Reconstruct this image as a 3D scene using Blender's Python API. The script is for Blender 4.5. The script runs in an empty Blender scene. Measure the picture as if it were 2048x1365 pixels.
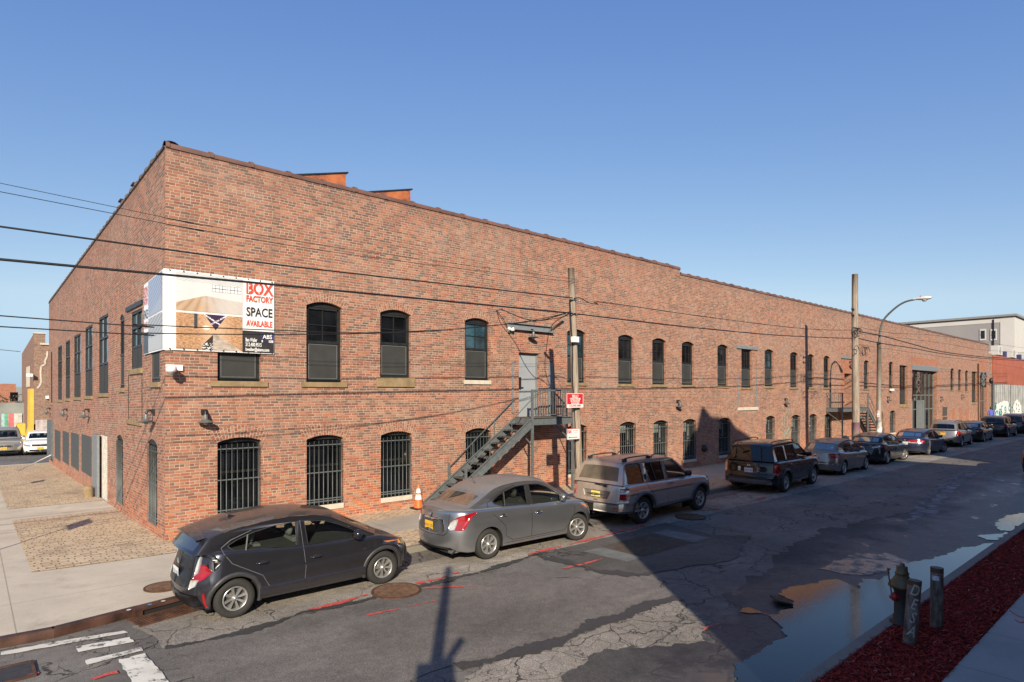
SUN_E = 5.0; SKY_S = .093; EXPO = 0.58
import bpy, bmesh, math, random
from mathutils import Vector, Matrix, noise
from mathutils.geometry import tessellate_polygon
random.seed(7)
scn = bpy.context.scene
COL = scn.collection
PI = math.pi
# ---------------------------------------------------------------- survey helpers
F = 1229.0; CX = 1024.0; HY = 790.0; CH = 3.30
CAM = Vector((-3.30, -15.44, CH))
FW = Vector((.6626, .7490, 0)); RT = Vector((.7490, -.6626, 0))
def ground(px, py, z=0.0):
    """a photo point that lies on the level z -> world x,y"""
    d = (CH - z) * F / (py - HY)
    p = CAM + FW * d + RT * ((px - CX) / F * d)
    return Vector((p.x, p.y, z))
def on_y(px, py, y=0.0):
    """a photo point that lies on the vertical plane y=const -> x, z"""
    k = (px - CX) / F; yy = y + 15.44
    x = (.6626 * yy + k * .749 * yy) / (.749 - k * .6626)
    d = .6626 * x + .749 * yy
    return x - 3.30, CH + (HY - py) / F * d
def on_x(px, py, x=0.0):
    k = (px - CX) / F; xx = x + 3.30
    yy = (.749 * xx - k * .6626 * xx) / (.6626 + k * .749)
    d = .6626 * xx + .749 * yy
    return yy - 15.44, CH + (HY - py) / F * d
# ---------------------------------------------------------------- node helper
class NT:
    def __init__(s, name):
        s.m = bpy.data.materials.new(name); s.m.use_nodes = True
        s.t = s.m.node_tree; s.t.nodes.clear()
        s.out = s.t.nodes.new('ShaderNodeOutputMaterial')
    def n(s, typ, **kw):
        nd = s.t.nodes.new('ShaderNode' + typ)
        for k, v in kw.items():
            if k.startswith('i_'):
                k = k[2:]; k = int(k) if k.isdigit() else k.replace('_', ' ')
                s.set(nd.inputs[k], v)
            else: setattr(nd, k, v)
        return nd
    def set(s, inp, v):
        if isinstance(v, bpy.types.NodeSocket): s.t.links.new(v, inp)
        elif isinstance(v, bpy.types.Node): s.t.links.new(v.outputs[0], inp)
        else:
            if isinstance(v, (tuple, list)) and len(v) == 3 and inp.type == 'RGBA': v = (*v, 1)
            inp.default_value = v
    def M(s, op, a, b=0.0, c=0.0, clamp=False):
        nd = s.n('Math', operation=op, use_clamp=clamp)
        s.set(nd.inputs[0], a); s.set(nd.inputs[1], b); s.set(nd.inputs[2], c)
        return nd.outputs[0]
    def mix(s, f, a, b, mode='MIX'):
        nd = s.n('Mix', data_type='RGBA', blend_type=mode)
        s.set(nd.inputs[0], f); s.set(nd.inputs[6], a); s.set(nd.inputs[7], b)
        return nd.outputs[2]
    def ramp(s, f, stops, interp='LINEAR'):
        nd = s.n('ValToRGB'); cr = nd.color_ramp; cr.interpolation = interp
        while len(cr.elements) < len(stops): cr.elements.new(0.5)
        for e, (p, c) in zip(cr.elements, stops):
            e.position = p; e.color = (*c, 1) if len(c) == 3 else c
        s.set(nd.inputs[0], f); return nd.outputs[0]
    def step(s, v, lo, hi, a=0.0, b=1.0):
        nd = s.n('MapRange', clamp=True, interpolation_type='SMOOTHSTEP')
        s.set(nd.inputs[0], v); s.set(nd.inputs[1], lo); s.set(nd.inputs[2], hi)
        s.set(nd.inputs[3], a); s.set(nd.inputs[4], b); return nd.outputs[0]
    def noise(s, vec, scale, detail=4, rough=.55, dist=0.0):
        nd = s.n('TexNoise'); s.set(nd.inputs['Vector'], vec)
        s.set(nd.inputs['Scale'], scale); s.set(nd.inputs['Detail'], detail)
        s.set(nd.inputs['Roughness'], rough); s.set(nd.inputs['Distortion'], dist)
        return nd.outputs[0]
    def pos(s): return s.n('TexCoord').outputs['Object']
    def gpos(s): return s.n('NewGeometry').outputs['Position']
    def bump(s, h, dist=.01, strength=1.0, nrm=None):
        nd = s.n('Bump'); s.set(nd.inputs['Height'], h); s.set(nd.inputs['Distance'], dist)
        s.set(nd.inputs['Strength'], strength)
        if nrm: s.set(nd.inputs['Normal'], nrm)
        return nd.outputs[0]
    def bsdf(s, col, rough=.6, metal=0.0, nrm=None, **kw):
        nd = s.n('BsdfPrincipled'); s.set(nd.inputs['Base Color'], col)
        s.set(nd.inputs['Roughness'], rough); s.set(nd.inputs['Metallic'], metal)
        if nrm: s.set(nd.inputs['Normal'], nrm)
        for k, v in kw.items(): s.set(nd.inputs[k.replace('_', ' ')], v)
        s.t.links.new(nd.outputs[0], s.out.inputs[0]); return nd
MATS = {}
def plain(name, col, rough=.6, metal=0.0, var=.15, scale=8.0, bmp=0.0, **kw):
    if name in MATS: return MATS[name]
    t = NT(name); p = t.pos()
    f = t.noise(p, scale, 5)
    c0 = tuple(x * (1 - var) for x in col); c1 = tuple(min(1, x * (1 + var)) for x in col)
    c = t.ramp(f, [(.3, c0), (.7, c1)])
    r = t.step(f, .2, .8, max(0, rough - .06), min(1, rough + .06))
    n = t.bump(t.noise(p, scale * 6, 4), bmp) if bmp else None
    t.bsdf(c, r, metal, n, **kw)
    MATS[name] = t.m; return t.m

def brick_mat(name, ramp, upper=None, mortar=(.42, .355, .285), bw=.208, bh=.0677, header=6, rough=.85, mt=.0125, stain=1.0, bd=.006):
    t = NT(name)
    uv = t.n('TexCoord').outputs['UV']
    wob = t.noise(uv, 2.2, 3); wob2 = t.noise(uv, 9.0, 2)
    sx = t.n('SeparateXYZ'); t.set(sx.inputs[0], uv)
    U = sx.outputs[0]; V = t.M('ADD', sx.outputs[1], t.M('MULTIPLY', t.M('SUBTRACT', wob, .5), .03))
    V = t.M('ADD', V, t.M('MULTIPLY', t.M('SUBTRACT', wob2, .5), .010))
    v = t.M('DIVIDE', V, bh); row = t.M('FLOOR', v); fv = t.M('FRACT', v)
    hd = t.M('LESS_THAN', t.M('MODULO', t.M('ADD', row, 6000), header), .5) if header else 0.0
    w = t.M('SUBTRACT', bw, t.M('MULTIPLY', hd, bw * .5)) if header else bw
    wn = t.n('TexWhiteNoise', noise_dimensions='1D'); t.set(wn.inputs['W'], row)
    jit = t.M('MULTIPLY', wn.outputs[0], .35)
    u = t.M('ADD', t.M('ADD', t.M('DIVIDE', U, w), t.M('MULTIPLY', row, .5)), jit)
    colx = t.M('FLOOR', u); fu = t.M('FRACT', u)
    du = t.M('MULTIPLY', t.M('MINIMUM', fu, t.M('SUBTRACT', 1.0, fu)), w)
    dv = t.M('MULTIPLY', t.M('MINIMUM', fv, t.M('SUBTRACT', 1.0, fv)), bh)
    rag = t.M('MULTIPLY', t.M('SUBTRACT', t.noise(uv, 60, 2), .5), .006)
    dm = t.M('ADD', t.M('MINIMUM', du, dv), rag)
    mask = t.step(dm, mt * .35, mt * .75)          # 1 = brick
    cb = t.n('CombineXYZ'); t.set(cb.inputs[0], colx); t.set(cb.inputs[1], row); 
    wn2 = t.n('TexWhiteNoise', noise_dimensions='3D'); t.set(wn2.inputs['Vector'], cb)
    rnd = wn2.outputs[0]
    big = t.noise(uv, .33, 4, .6); med = t.noise(uv, 1.6, 3)
    r2 = t.M('ADD', t.M('MULTIPLY', rnd, .70), t.M('MULTIPLY', med, .30), clamp=True)
    c = t.ramp(r2, ramp)
    if upper:
        c2 = t.ramp(r2, upper)
        k = t.M('ADD', sx.outputs[1], t.M('MULTIPLY', t.M('SUBTRACT', big, .5), 5.0))
        c = t.mix(t.step(k, 1.2, 4.2), c, c2)
    rp = t.step(t.noise(uv, .21, 4, .55, .5), .52, .64, 0, .30 * stain); c = t.mix(t.M('MULTIPLY', rp, t.step(rnd, .1, .5)), c, (.42, .10, .042))
    rp2 = t.step(t.noise(uv, .30, 3, .6, .8), .56, .66, 0, .5 * stain); c = t.mix(t.M('MULTIPLY', rp2, t.step(rnd, .7, .3)), c, (.13, .072, .062))
    fine = t.noise(uv, 40, 4)
    c = t.mix(.35, c, t.ramp(fine, [(.3, (.55, .55, .55)), (.7, (1.25, 1.25, 1.25))]), 'MULTIPLY')
    mo = t.mix(t.step(t.noise(uv, 3, 4), .35, .7), mortar, tuple(x * .62 for x in mortar))
    c = t.mix(mask, mo, c)
    st = t.step(t.noise(uv, .55, 6, .7), .48, .72, 0, .30 * stain)
    c = t.mix(st, c, (.36, .29, .25))
    st2 = t.step(t.noise(uv, .9, 5, .7, 1.0), .58, .75, 0, .45 * stain)
    c = t.mix(st2, c, (.10, .065, .055))
    pale = t.step(t.noise(uv, 4.5, 3, .8), .70, .78, 0, .55 * stain)
    c = t.mix(pale, c, (.55, .45, .36))
    mps = t.n('Mapping'); t.set(mps.inputs[0], uv); t.set(mps.inputs['Scale'], (1.6, .16, 1)); sk = t.step(t.noise(mps.outputs[0], 2.2, 5, .65), .52, .74, 0, .32 * stain)
    soot = t.M('MULTIPLY', t.step(t.M('ADD', sx.outputs[1], t.M('MULTIPLY', t.noise(mps.outputs[0], 3.5, 5, .7), 2.2)), 10.9, 12.3, 0, .28), stain if header else 0.0); c = t.mix(soot, c, (.085, .065, .06))
    lime = t.step(t.noise(uv, 1.15, 6, .75, .6), .63, .74, 0, .28 * stain); c = t.mix(lime, c, (.50, .42, .35))
    c = t.mix(sk, c, (.12, .085, .07))
    h = t.M('ADD', mask, t.M('MULTIPLY', fine, .35))
    t.bsdf(c, rough, 0, t.bump(h, bd, .9))
    MATS[name] = t.m; return t.m
OR, RD, BR, MV, PK, DK = (.49, .145, .046), (.35, .082, .038), (.24, .070, .040), (.22, .085, .056), (.43, .19, .11), (.115, .052, .042)
BRICK = brick_mat('old_brick', [(0, DK), (.12, BR), (.35, RD), (.62, OR), (.80, PK), (.95, (.50, .24, .085))],
    [(0, DK), (.14, (.14, .078, .064)), (.42, (.26, .098, .062)), (.70, (.33, .130, .078)), (.88, (.40, .19, .12)), (.97, (.52, .19, .07))])
BRICKR = brick_mat('red_brick', [(0, (.20, .065, .04)), (.5, (.34, .10, .052)), (1, (.42, .15, .075))], stain=.3, mortar=(.38, .26, .19))
BRICKD = brick_mat('brown_brick', [(0, (.09, .05, .04)), (.5, (.20, .09, .06)), (1, (.30, .15, .10))], stain=.8)
ARCHB = brick_mat('arch_brick', [(0, BR), (.5, (.25, .10, .065)), (.95, PK)], header=0, bw=.105, stain=.5)

# ---------------------------------------------------------------- mesh builder
class MB:
    def __init__(s): s.v = []; s.f = []; s.uv = []; s.mi = []; s.sm = []
    def face(s, pts, uvs=None, mi=0, smooth=False):
        b = len(s.v); s.v += [tuple(p) for p in pts]; s.f.append(tuple(range(b, b + len(pts))))
        s.uv.append(uvs); s.mi.append(mi); s.sm.append(smooth)
    def grid(s, rows, mi=0, smooth=True, close=False, uvf=None, mif=None):
        b = len(s.v); n = len(rows[0])
        for r in rows: s.v += [tuple(p) for p in r]
        for i in range(len(rows) - 1):
            for j in range(n if close else n - 1):
                k = (j + 1) % n
                s.f.append((b + i * n + j, b + i * n + k, b + (i + 1) * n + k, b + (i + 1) * n + j))
                s.uv.append(None); s.mi.append(mif(i, j) if mif else mi); s.sm.append(smooth)
    def box(s, x0, x1, y0, y1, z0, z1, mi=0, M=None):
        P = [Vector((x, y, z)) for z in (z0, z1) for y in (y0, y1) for x in (x0, x1)]
        if M: P = [M @ p for p in P]
        b = len(s.v); s.v += [tuple(p) for p in P]
        dims = (abs(x1 - x0), abs(y1 - y0), abs(z1 - z0))
        for q, ax in (((0, 2, 3, 1), 2), ((4, 5, 7, 6), 2), ((0, 1, 5, 4), 1), ((2, 6, 7, 3), 1), ((0, 4, 6, 2), 0), ((1, 3, 7, 5), 0)):
            s.f.append(tuple(b + i for i in q)); s.mi.append(mi); s.sm.append(False)
            L = [(x0, y0, z0), (x1, y0, z0), (x0, y1, z0), (x1, y1, z0), (x0, y0, z1), (x1, y0, z1), (x0, y1, z1), (x1, y1, z1)]
            a, c = [(1, 2), (0, 2), (0, 1)][ax]
            s.uv.append([(L[i][a], L[i][c]) for i in q])
    def bar(s, a, b, w, h=None, mi=0, up=Vector((0, 0, 1))):
        a = Vector(a); b = Vector(b); h = h or w; d = (b - a); L = d.length
        if L < 1e-6: return
        d.normalize(); sd = d.cross(up)
        if sd.length < 1e-4: sd = d.cross(Vector((1, 0, 0)))
        sd.normalize(); u = sd.cross(d)
        M = Matrix((( sd.x, d.x, u.x, a.x), (sd.y, d.y, u.y, a.y), (sd.z, d.z, u.z, a.z), (0, 0, 0, 1)))
        s.box(-w / 2, w / 2, 0, L, -h / 2, h / 2, mi, M)
    def tube(s, pts, r, n=8, mi=0, cap=True):
        pts = [Vector(p) for p in pts]; R = r if isinstance(r, (list, tuple)) else [r] * len(pts)
        rows = []; ref = None
        for i, p in enumerate(pts):
            d = (pts[min(i + 1, len(pts) - 1)] - pts[max(i - 1, 0)]).normalized()
            if ref is None: ref = Vector((0, 0, 1)) if abs(d.z) < .9 else Vector((1, 0, 0))
            sd = d.cross(ref).normalized(); u = sd.cross(d).normalized(); ref = u
            rows.append([p + (sd * math.cos(2 * PI * k / n) + u * math.sin(2 * PI * k / n)) * R[i] for k in range(n)])
        s.grid(rows, mi, True, True)
        if cap:
            s.face(rows[0], mi=mi); s.face(rows[-1][::-1], mi=mi)
    def lathe(s, prof, n=20, mi=0, M=None, smooth=True):
        rows = [[Vector((r * math.cos(2 * PI * k / n), r * math.sin(2 * PI * k / n), z)) for k in range(n)] for r, z in prof]
        if M: rows = [[M @ p for p in r] for r in rows]
        s.grid(rows, mi, smooth, True)
    def poly(s, loops, fn, mi=0, uvf=None, flip=False, smooth=False):
        """triangulate 2D loops (outer + holes), map by fn(a,b)->xyz"""
        L = [[Vector((a, b, 0)) for a, b in l] for l in loops]
        flat = [p for l in L for p in l]; b0 = len(s.v)
        s.v += [tuple(fn(p.x, p.y)) for p in flat]
        for t in tessellate_polygon(L):
            t = tuple(t)
            a, b, c = (flat[i] for i in t)
            ar = (b.x - a.x) * (c.y - a.y) - (b.y - a.y) * (c.x - a.x)
            if abs(ar) < 1e-12: continue
            if (ar < 0) != flip: t = t[::-1]
            s.f.append(tuple(b0 + i for i in t)); s.mi.append(mi); s.sm.append(smooth)
            s.uv.append([uvf(flat[i].x, flat[i].y) if uvf else (flat[i].x, flat[i].y) for i in t])
    def prism(s, pts, fn0, fn1, mi=0, smooth=False):
        """extruded polygon between two mappings"""
        n = len(pts)
        s.poly([pts], fn0, mi, flip=True); s.poly([pts], fn1, mi)
        for i in range(n):
            a, b = pts[i], pts[(i + 1) % n]
            s.face([fn0(*a), fn0(*b), fn1(*b), fn1(*a)], mi=mi, smooth=smooth)
    def obj(s, name, mats, parent=None, loc=None, bevel=0, weld=False):
        me = bpy.data.meshes.new(name); me.from_pydata(s.v, [], s.f)
        if not isinstance(mats, (list, tuple)): mats = [mats]
        for m in mats: me.materials.append(m)
        me.polygons.foreach_set('material_index', s.mi); me.polygons.foreach_set('use_smooth', s.sm)
        if any(u is not None for u in s.uv):
            l = me.uv_layers.new(name='UVMap'); i = 0
            for f, u in zip(s.f, s.uv):
                for k in range(len(f)):
                    if u is not None: l.data[i].uv = u[k]
                    i += 1
        me.update(); me.validate()
        if weld or any(s.sm):
            bm = bmesh.new(); bm.from_mesh(me); bmesh.ops.remove_doubles(bm, verts=bm.verts, dist=1e-5)
            if name in ('body', 'roof'): bmesh.ops.recalc_face_normals(bm, faces=bm.faces)
            bm.to_mesh(me); bm.free()
        o = bpy.data.objects.new(name, me); COL.objects.link(o)
        if parent: o.parent = parent
        if loc: o.location = loc
        if bevel:
            b = o.modifiers.new('b', 'BEVEL'); b.width = bevel; b.segments = 2; b.limit_method = 'ANGLE'
        return o
def tag(o, label=None, cat=None, group=None, kind=None):
    if label: o['label'] = label
    if cat: o['category'] = cat
    if group: o['group'] = group
    if kind: o['kind'] = kind
    return o
def thing(name, label, cat, loc=(0, 0, 0), rz=0, group=None):
    o = bpy.data.objects.new(name, None); COL.objects.link(o); o.location = loc; o.rotation_euler = (0, 0, rz)
    o.empty_display_size = .2
    return tag(o, label, cat, group)
def struct(name, mb, m, **kw):
    o = mb.obj(name, m, **kw); o['kind'] = 'structure'; return o
def text_mb(mb, txt, size, M, mi=0, align='CENTER', stretch=1.0, bold=0.0, fit=None):
    c = bpy.data.curves.new('t', 'FONT'); c.body = txt; c.size = size; c.align_x = align; c.offset = bold
    c.resolution_u = 3
    o = bpy.data.objects.new('t', c); COL.objects.link(o)
    dg = bpy.context.evaluated_depsgraph_get(); me = o.evaluated_get(dg).to_mesh()
    if fit and len(me.vertices): xs_ = [v.co.x for v in me.vertices]; stretch = fit / (max(xs_) - min(xs_))
    S = Matrix.Diagonal((stretch, 1, 1, 1))
    vs = [M @ (S @ v.co) for v in me.vertices]
    for p in me.polygons: mb.face([vs[i] for i in p.vertices], mi=mi)
    o.evaluated_get(dg).to_mesh_clear(); bpy.data.objects.remove(o); bpy.data.curves.remove(c)
def front_M(x, y, z):          # text plane facing -y, reading along +x
    return Matrix(((1, 0, 0, x), (0, 0, -1, y), (0, 1, 0, z), (0, 0, 0, 1)))
def smooth_line(P, n=8):
    P = [Vector(p) for p in P]; out = []
    for i in range(len(P) - 1):
        a = P[max(i - 1, 0)]; b = P[i]; c = P[i + 1]; d = P[min(i + 2, len(P) - 1)]
        for k in range(n):
            t = k / n
            out.append(.5 * ((2 * b) + (c - a) * t + (2 * a - 5 * b + 4 * c - d) * t * t + (3 * b - a - 3 * c + d) * t ** 3))
    return out + [P[-1]]
def lerp(a, b, t): return a + (b - a) * t
def table(T, x):
    if x <= T[0][0]: return T[0][1]
    for (a, va), (b, vb) in zip(T, T[1:]):
        if x <= b: return va + (vb - va) * (x - a) / (b - a)
    return T[-1][1]
def stable(T, x):   # smooth (monotone-ish) interpolation
    if x <= T[0][0]: return T[0][1]
    if x >= T[-1][0]: return T[-1][1]
    n = len(T)
    for i in range(n - 1):
        if x <= T[i + 1][0]:
            x0, y0 = T[i]; x1, y1 = T[i + 1]; h = x1 - x0; t = (x - x0) / h
            s = (y1 - y0) / h
            def sl(j):
                if j == 0 or j == n - 1: return None
                a = (T[j][1] - T[j - 1][1]) / (T[j][0] - T[j - 1][0]); b = (T[j + 1][1] - T[j][1]) / (T[j + 1][0] - T[j][0])
                return 0 if a * b <= 0 else 2 * a * b / (a + b)
            m0 = sl(i); m1 = sl(i + 1)
            if m0 is None: m0 = s
            if m1 is None: m1 = s
            return (2 * t**3 - 3 * t**2 + 1) * y0 + (t**3 - 2 * t**2 + t) * h * m0 + (-2 * t**3 + 3 * t**2) * y1 + (t**3 - t**2) * h * m1

# ---------------------------------------------------------------- common materials
STEELG = plain('grey_painted_steel', (.10, .115, .125), .5, .0, .18)
LINTEL = plain('lintel_grey', (.17, .19, .21), .5, 0, .12)
DARKF = plain('dark_window_frame', (.016, .017, .018), .45)
SCREEN = plain('insect_screen', (.030, .031, .031), .75, scale=3)
BARS = plain('grille_bar', (.105, .12, .125), .45)
STONE = plain('brown_stone', (.23, .165, .09), .85, 0, .25, 5, .004)
CONCL = plain('pale_concrete_sill', (.50, .45, .38), .8, 0, .12, 6, .002)
WHITE = plain('white_plastic', (.75, .75, .74), .4, 0, .05)
BLACK = plain('black_rubber', (.012, .012, .013), .7)
WIRE = plain('wire_black', (.012, .012, .014), .5)
GALV = plain('galvanised', (.32, .33, .34), .4, .7, .2)
CHROME = plain('chrome', (.75, .75, .76), .15, 1.0, .02)
RUST = plain('rust_iron', (.085, .038, .022), .75, .2, .5, 6, .003)
def glass_mat(name, col=(.006, .007, .009), rough=.03, warp=.004, blue=0):
    t = NT(name); p = t.pos()
    n = t.bump(t.noise(p, 1.3, 2), warp * 8, .35)
    c = t.ramp(t.noise(p, 1.5, 3), [(.35, tuple(x * .5 for x in col)), (.7, tuple(x * 2.0 for x in col))])
    t.bsdf(c, rough, 0, n, IOR=1.48)
    return t.m
PANE = glass_mat('window_glass')
PANEW = glass_mat('window_glass_wavy', (.010, .011, .014), .04, .015)
PANEB = glass_mat('window_glass_sky', (.02, .05, .07))  # bluish base colour paints a sky reflection into the glass
def thin_glass(name, tint, extra=.0, dust=0, fk=1.1):
    t = NT(name)
    tr = t.n('BsdfTransparent'); t.set(tr.inputs[0], tint)
    if dust:
        df = t.n('BsdfDiffuse'); t.set(df.inputs[0], (.17, .135, .10)); m0 = t.n('MixShader'); t.set(m0.inputs[0], t.M('ADD', dust * .6, t.M('MULTIPLY', t.noise(t.pos(), 3, 4), dust * .8))); t.set(m0.inputs[1], tr.outputs[0]); t.set(m0.inputs[2], df.outputs[0]); tr = m0
    gl = t.n('BsdfGlossy'); t.set(gl.inputs['Roughness'], .015); t.set(gl.inputs[0], (1, 1, 1))
    fr = t.n('Fresnel'); t.set(fr.inputs[0], 1.52)
    f = t.M('ADD', t.M('MULTIPLY', fr, fk), extra, clamp=True)
    mx = t.n('MixShader'); t.set(mx.inputs[0], f); t.set(mx.inputs[1], tr.outputs[0]); t.set(mx.inputs[2], gl)
    t.t.links.new(mx.outputs[0], t.out.inputs[0]); return t.m
# ================================================================ BRICK FACTORY
SL = .021                                     # fall of the side street (and its courses)
SHUTJ = plain('open_joint', (.05, .035, .03), .9)
REFL = plain('pale_reflection', (.16, .18, .165), .6, 0, .4, 9)
FAC = thing('brick_factory', 'long two storey red brick factory with arched black windows and tiled parapet', 'building', (0, 0, 0))
XE = on_y(1978, 760)[0]; XS = 20.3; YE = on_x(98, 700)[0]
ID = Matrix.Identity(4)
LW = Matrix(((0, 1, 0, 0), (1, 0, 0, 0), (0, 0, 1, 0), (0, 0, 0, 1)))   # (a,d,b) -> (d,a,b)
class Wall:
    def __init__(s, M, left): s.M = M; s.left = left; s.holes = []
    def p(s, a, b, d=0.0): return s.M @ Vector((a, d, b))
    def at(s, px, py): return on_x(px, py) if s.left else on_y(px, py)
    def uv(s, a, b): return (a + 3.3, b + SL * a + 2) if s.left else (a, b + 2)
WF = Wall(ID, False); WL = Wall(LW, True)
REVS = {False: MB(), True: MB()}              # brick reveals, part of each wall
def merge(m, r):
    b = len(m.v); m.v += r.v; m.f += [tuple(i + b for i in f) for f in r.f]; m.uv += r.uv; m.mi += r.mi; m.sm += r.sm
def arch_pts(a0, a1, b0, b1, rise, n=8):
    pts = [(a0, b0), (a1, b0)]
    if rise <= 0: return pts + [(a1, b1), (a0, b1)]
    w = (a1 - a0) / 2; R = (w * w + rise * rise) / (2 * rise); c = b1 - R; am = (a0 + a1) / 2
    th = math.asin(min(1, w / R))
    for k in range(n + 1):
        t = th - 2 * th * k / n
        pts.append((am + R * math.sin(t), c + R * math.cos(t)))
    return pts
def inset(a0, a1, b0, b1, rise, m): return arch_pts(a0 + m, a1 - m, b0 + m, b1 - m, rise * .93 if rise else 0)
def reveal(W, pts, dep):
    W.holes.append(pts); n = len(pts)
    for i in range(n):
        a, b = pts[i], pts[(i + 1) % n]
        horiz = abs(a[0] - b[0]) > abs(a[1] - b[1])
        if horiz: uv = [(a[0], 0), (b[0], 0), (b[0], dep), (a[0], dep)]
        else: uv = [(0, a[1] + 2), (0, b[1] + 2), (dep, b[1] + 2), (dep, a[1] + 2)]
        REVS[W.left].face([W.p(*a), W.p(*b), W.p(*b, dep), W.p(*a, dep)], uv)
def arch_band(W, a0, a1, b1, rise, hgt, parent):
    m = MB(); w = (a1 - a0) / 2
    if rise > 0:
        R = (w * w + rise * rise) / (2 * rise); c = b1 - R; th = math.asin(w / R) * 1.12; am = (a0 + a1) / 2; n = 12
        for k in range(n):
            t0 = -th + 2 * th * k / n; t1 = -th + 2 * th * (k + 1) / n; q = []
            for t, r in ((t0, R), (t1, R), (t1, R + hgt), (t0, R + hgt)):
                q.append((am + r * math.sin(t), c + r * math.cos(t), (r - R, (t + th) * R + a0)))
            m.face([W.p(x, z, -.004) for x, z, _ in q], [u for _, _, u in q])
    m.obj('arch', ARCHB, parent)
def window(W, px, ptop, pbot, rise=.12, kind='upper', split=.50, sillm=None, sillh=.13, ext=.09, bars=0, band=.22, dep=.13, glass=None, name='window', a=None, b=None):
    pm = (ptop + pbot) / 2
    if a is None:
        a = sorted((W.at(px[0], pm)[0], W.at(px[1], pm)[0]))
        cxp = (px[0] + px[1]) / 2
        b = (W.at(cxp, pbot)[1], W.at(cxp, ptop)[1])
    a0, a1 = a; b0, b1 = b
    out = arch_pts(a0, a1, b0, b1, rise); reveal(W, out, dep + .05)
    fr = MB(); fw = .05 if a1 - a0 < .8 else .06
    inn = inset(a0, a1, b0, b1, rise, fw)
    fr.poly([out, inn], lambda x, z: W.p(x, z, dep - .03))
    n = len(inn)
    for i in range(n):
        p, q = inn[i], inn[(i + 1) % n]
        fr.face([W.p(*p, dep - .03), W.p(*q, dep - .03), W.p(*q, dep + .03), W.p(*p, dep + .03)])
    if rise: fr.poly([arch_pts(a0 + fw * .5, a1 - fw * .5, b1 - rise - .02, b1 - fw * .5, rise)], lambda x, z: W.p(x, z, dep - .022))
    am = (a0 + a1) / 2; bs = lerp(b0, b1, split); tp = b1 - rise - .03
    g0, g1 = a0 + fw, a1 - fw
    if kind == 'upper':
        fr.box(g0, g1, dep - .05, dep + .01, bs - .035, bs + .035, M=W.M)
        for x in (g0, g1 - .035): fr.box(x, x + .035, dep - .035, dep, bs, tp, M=W.M)
        fr.box(g0, g1, dep - .035, dep, tp - .05, tp, M=W.M)
        fr.box(am - .009, am + .009, dep - .02, dep + .008, bs, tp, M=W.M)
        zm = (bs + tp) / 2
        if split < .6: fr.box(g0, g1, dep - .012, dep + .008, zm - .009, zm + .009, M=W.M)
    elif kind == 'tall':                     # steel sash with small lights
        for k in range(1, 3):
            z = lerp(b0, b1, k / 3 + .05); fr.box(g0, g1, dep - .03, dep + .01, z - .03, z + .03, M=W.M)
        fr.box(am - .02, am + .02, dep - .03, dep + .01, b0, b1, M=W.M)
    elif kind == 'lower':
        z = lerp(b0, b1, .56); fr.box(g0, g1, dep - .02, dep + .02, z - .03, z + .03, M=W.M)
    f = fr.obj(name, DARKF, FAC)
    p = MB(); p.poly([inset(a0, a1, b0, b1, rise, fw * .6)], lambda x, z: W.p(x, z, dep + .012)); 
    p.obj('pane', glass or PANE, f)
    if kind == 'upper':
        s = MB(); s.box(g0 + .012, g1 - .012, dep - .030, dep - .022, b0 + .07, bs - .03, M=W.M); s.obj('insect_screen', SCREEN, f)
        e = MB()
        for (x0, x1, z0, z1) in ((g0 + .04, g1 - .04, b0 + .10, b0 + .108), (g0 + .04, g1 - .04, bs - .068, bs - .06), (g0 + .04, g0 + .048, b0 + .1, bs - .06), (g1 - .048, g1 - .04, b0 + .1, bs - .06)):
            e.box(x0, x1, dep - .034, dep - .029, z0, z1, M=W.M)
        e.obj('screen_frame', LINTEL, f)
    if kind == 'tall':
        s = MB(); s.box(g0, g1, dep - .02, dep + .004, b0 + .05, lerp(b0, b1, .36), M=W.M); s.obj('insect_screen', SCREEN, f)
    if sillm:
        s = MB(); s.box(a0 - ext, a1 + ext, -.05 if ext > 0 else -.03, dep + .02, b0 - sillh, b0, M=W.M); s.obj('sill', sillm, f, bevel=.008)
    if band and rise: arch_band(W, a0, a1, b1, rise, band, f)
    if bars:
        g = MB(); x = a0 + .07; nb = max(3, int(round((a1 - a0) / bars)))
        for k in range(nb):
            x = lerp(a0 + .07, a1 - .07, k / (nb - 1)); dz = math.sqrt(max(0, 1 - ((x - am) / ((a1 - a0) / 2)) ** 2)) * rise * .6
            g.tube([W.p(x, b0 - .03, -.02), W.p(x, b1 - rise - .10 + dz, -.02)], .0095, 6)
        for z in (b0 + .10, b0 + .16, lerp(b0, b1, .47), b1 - rise - .16): g.box(a0, a1, -.012, -.004, z - .012, z + .012, M=W.M)
        g.obj('security_grille', BARS, f)
        if a0 > 13:
            k = random.uniform(.52, .66); u0 = lerp(a0, a1, k); cu = MB(); cu.box(u0, u0 + .10, dep - .004, dep + .004, lerp(b0, b1, .5), b1 - rise - .12, M=W.M); cu.box(a0 + fw, u0 - .1, dep - .002, dep + .004, b1 - rise - random.uniform(.3, .6), b1 - rise - .05, M=W.M); cu.obj('pane_reflection', REFL, f)  # pale boxes on the glass stand in for a reflection
    return f, (a0, a1, b0, b1)
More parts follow.
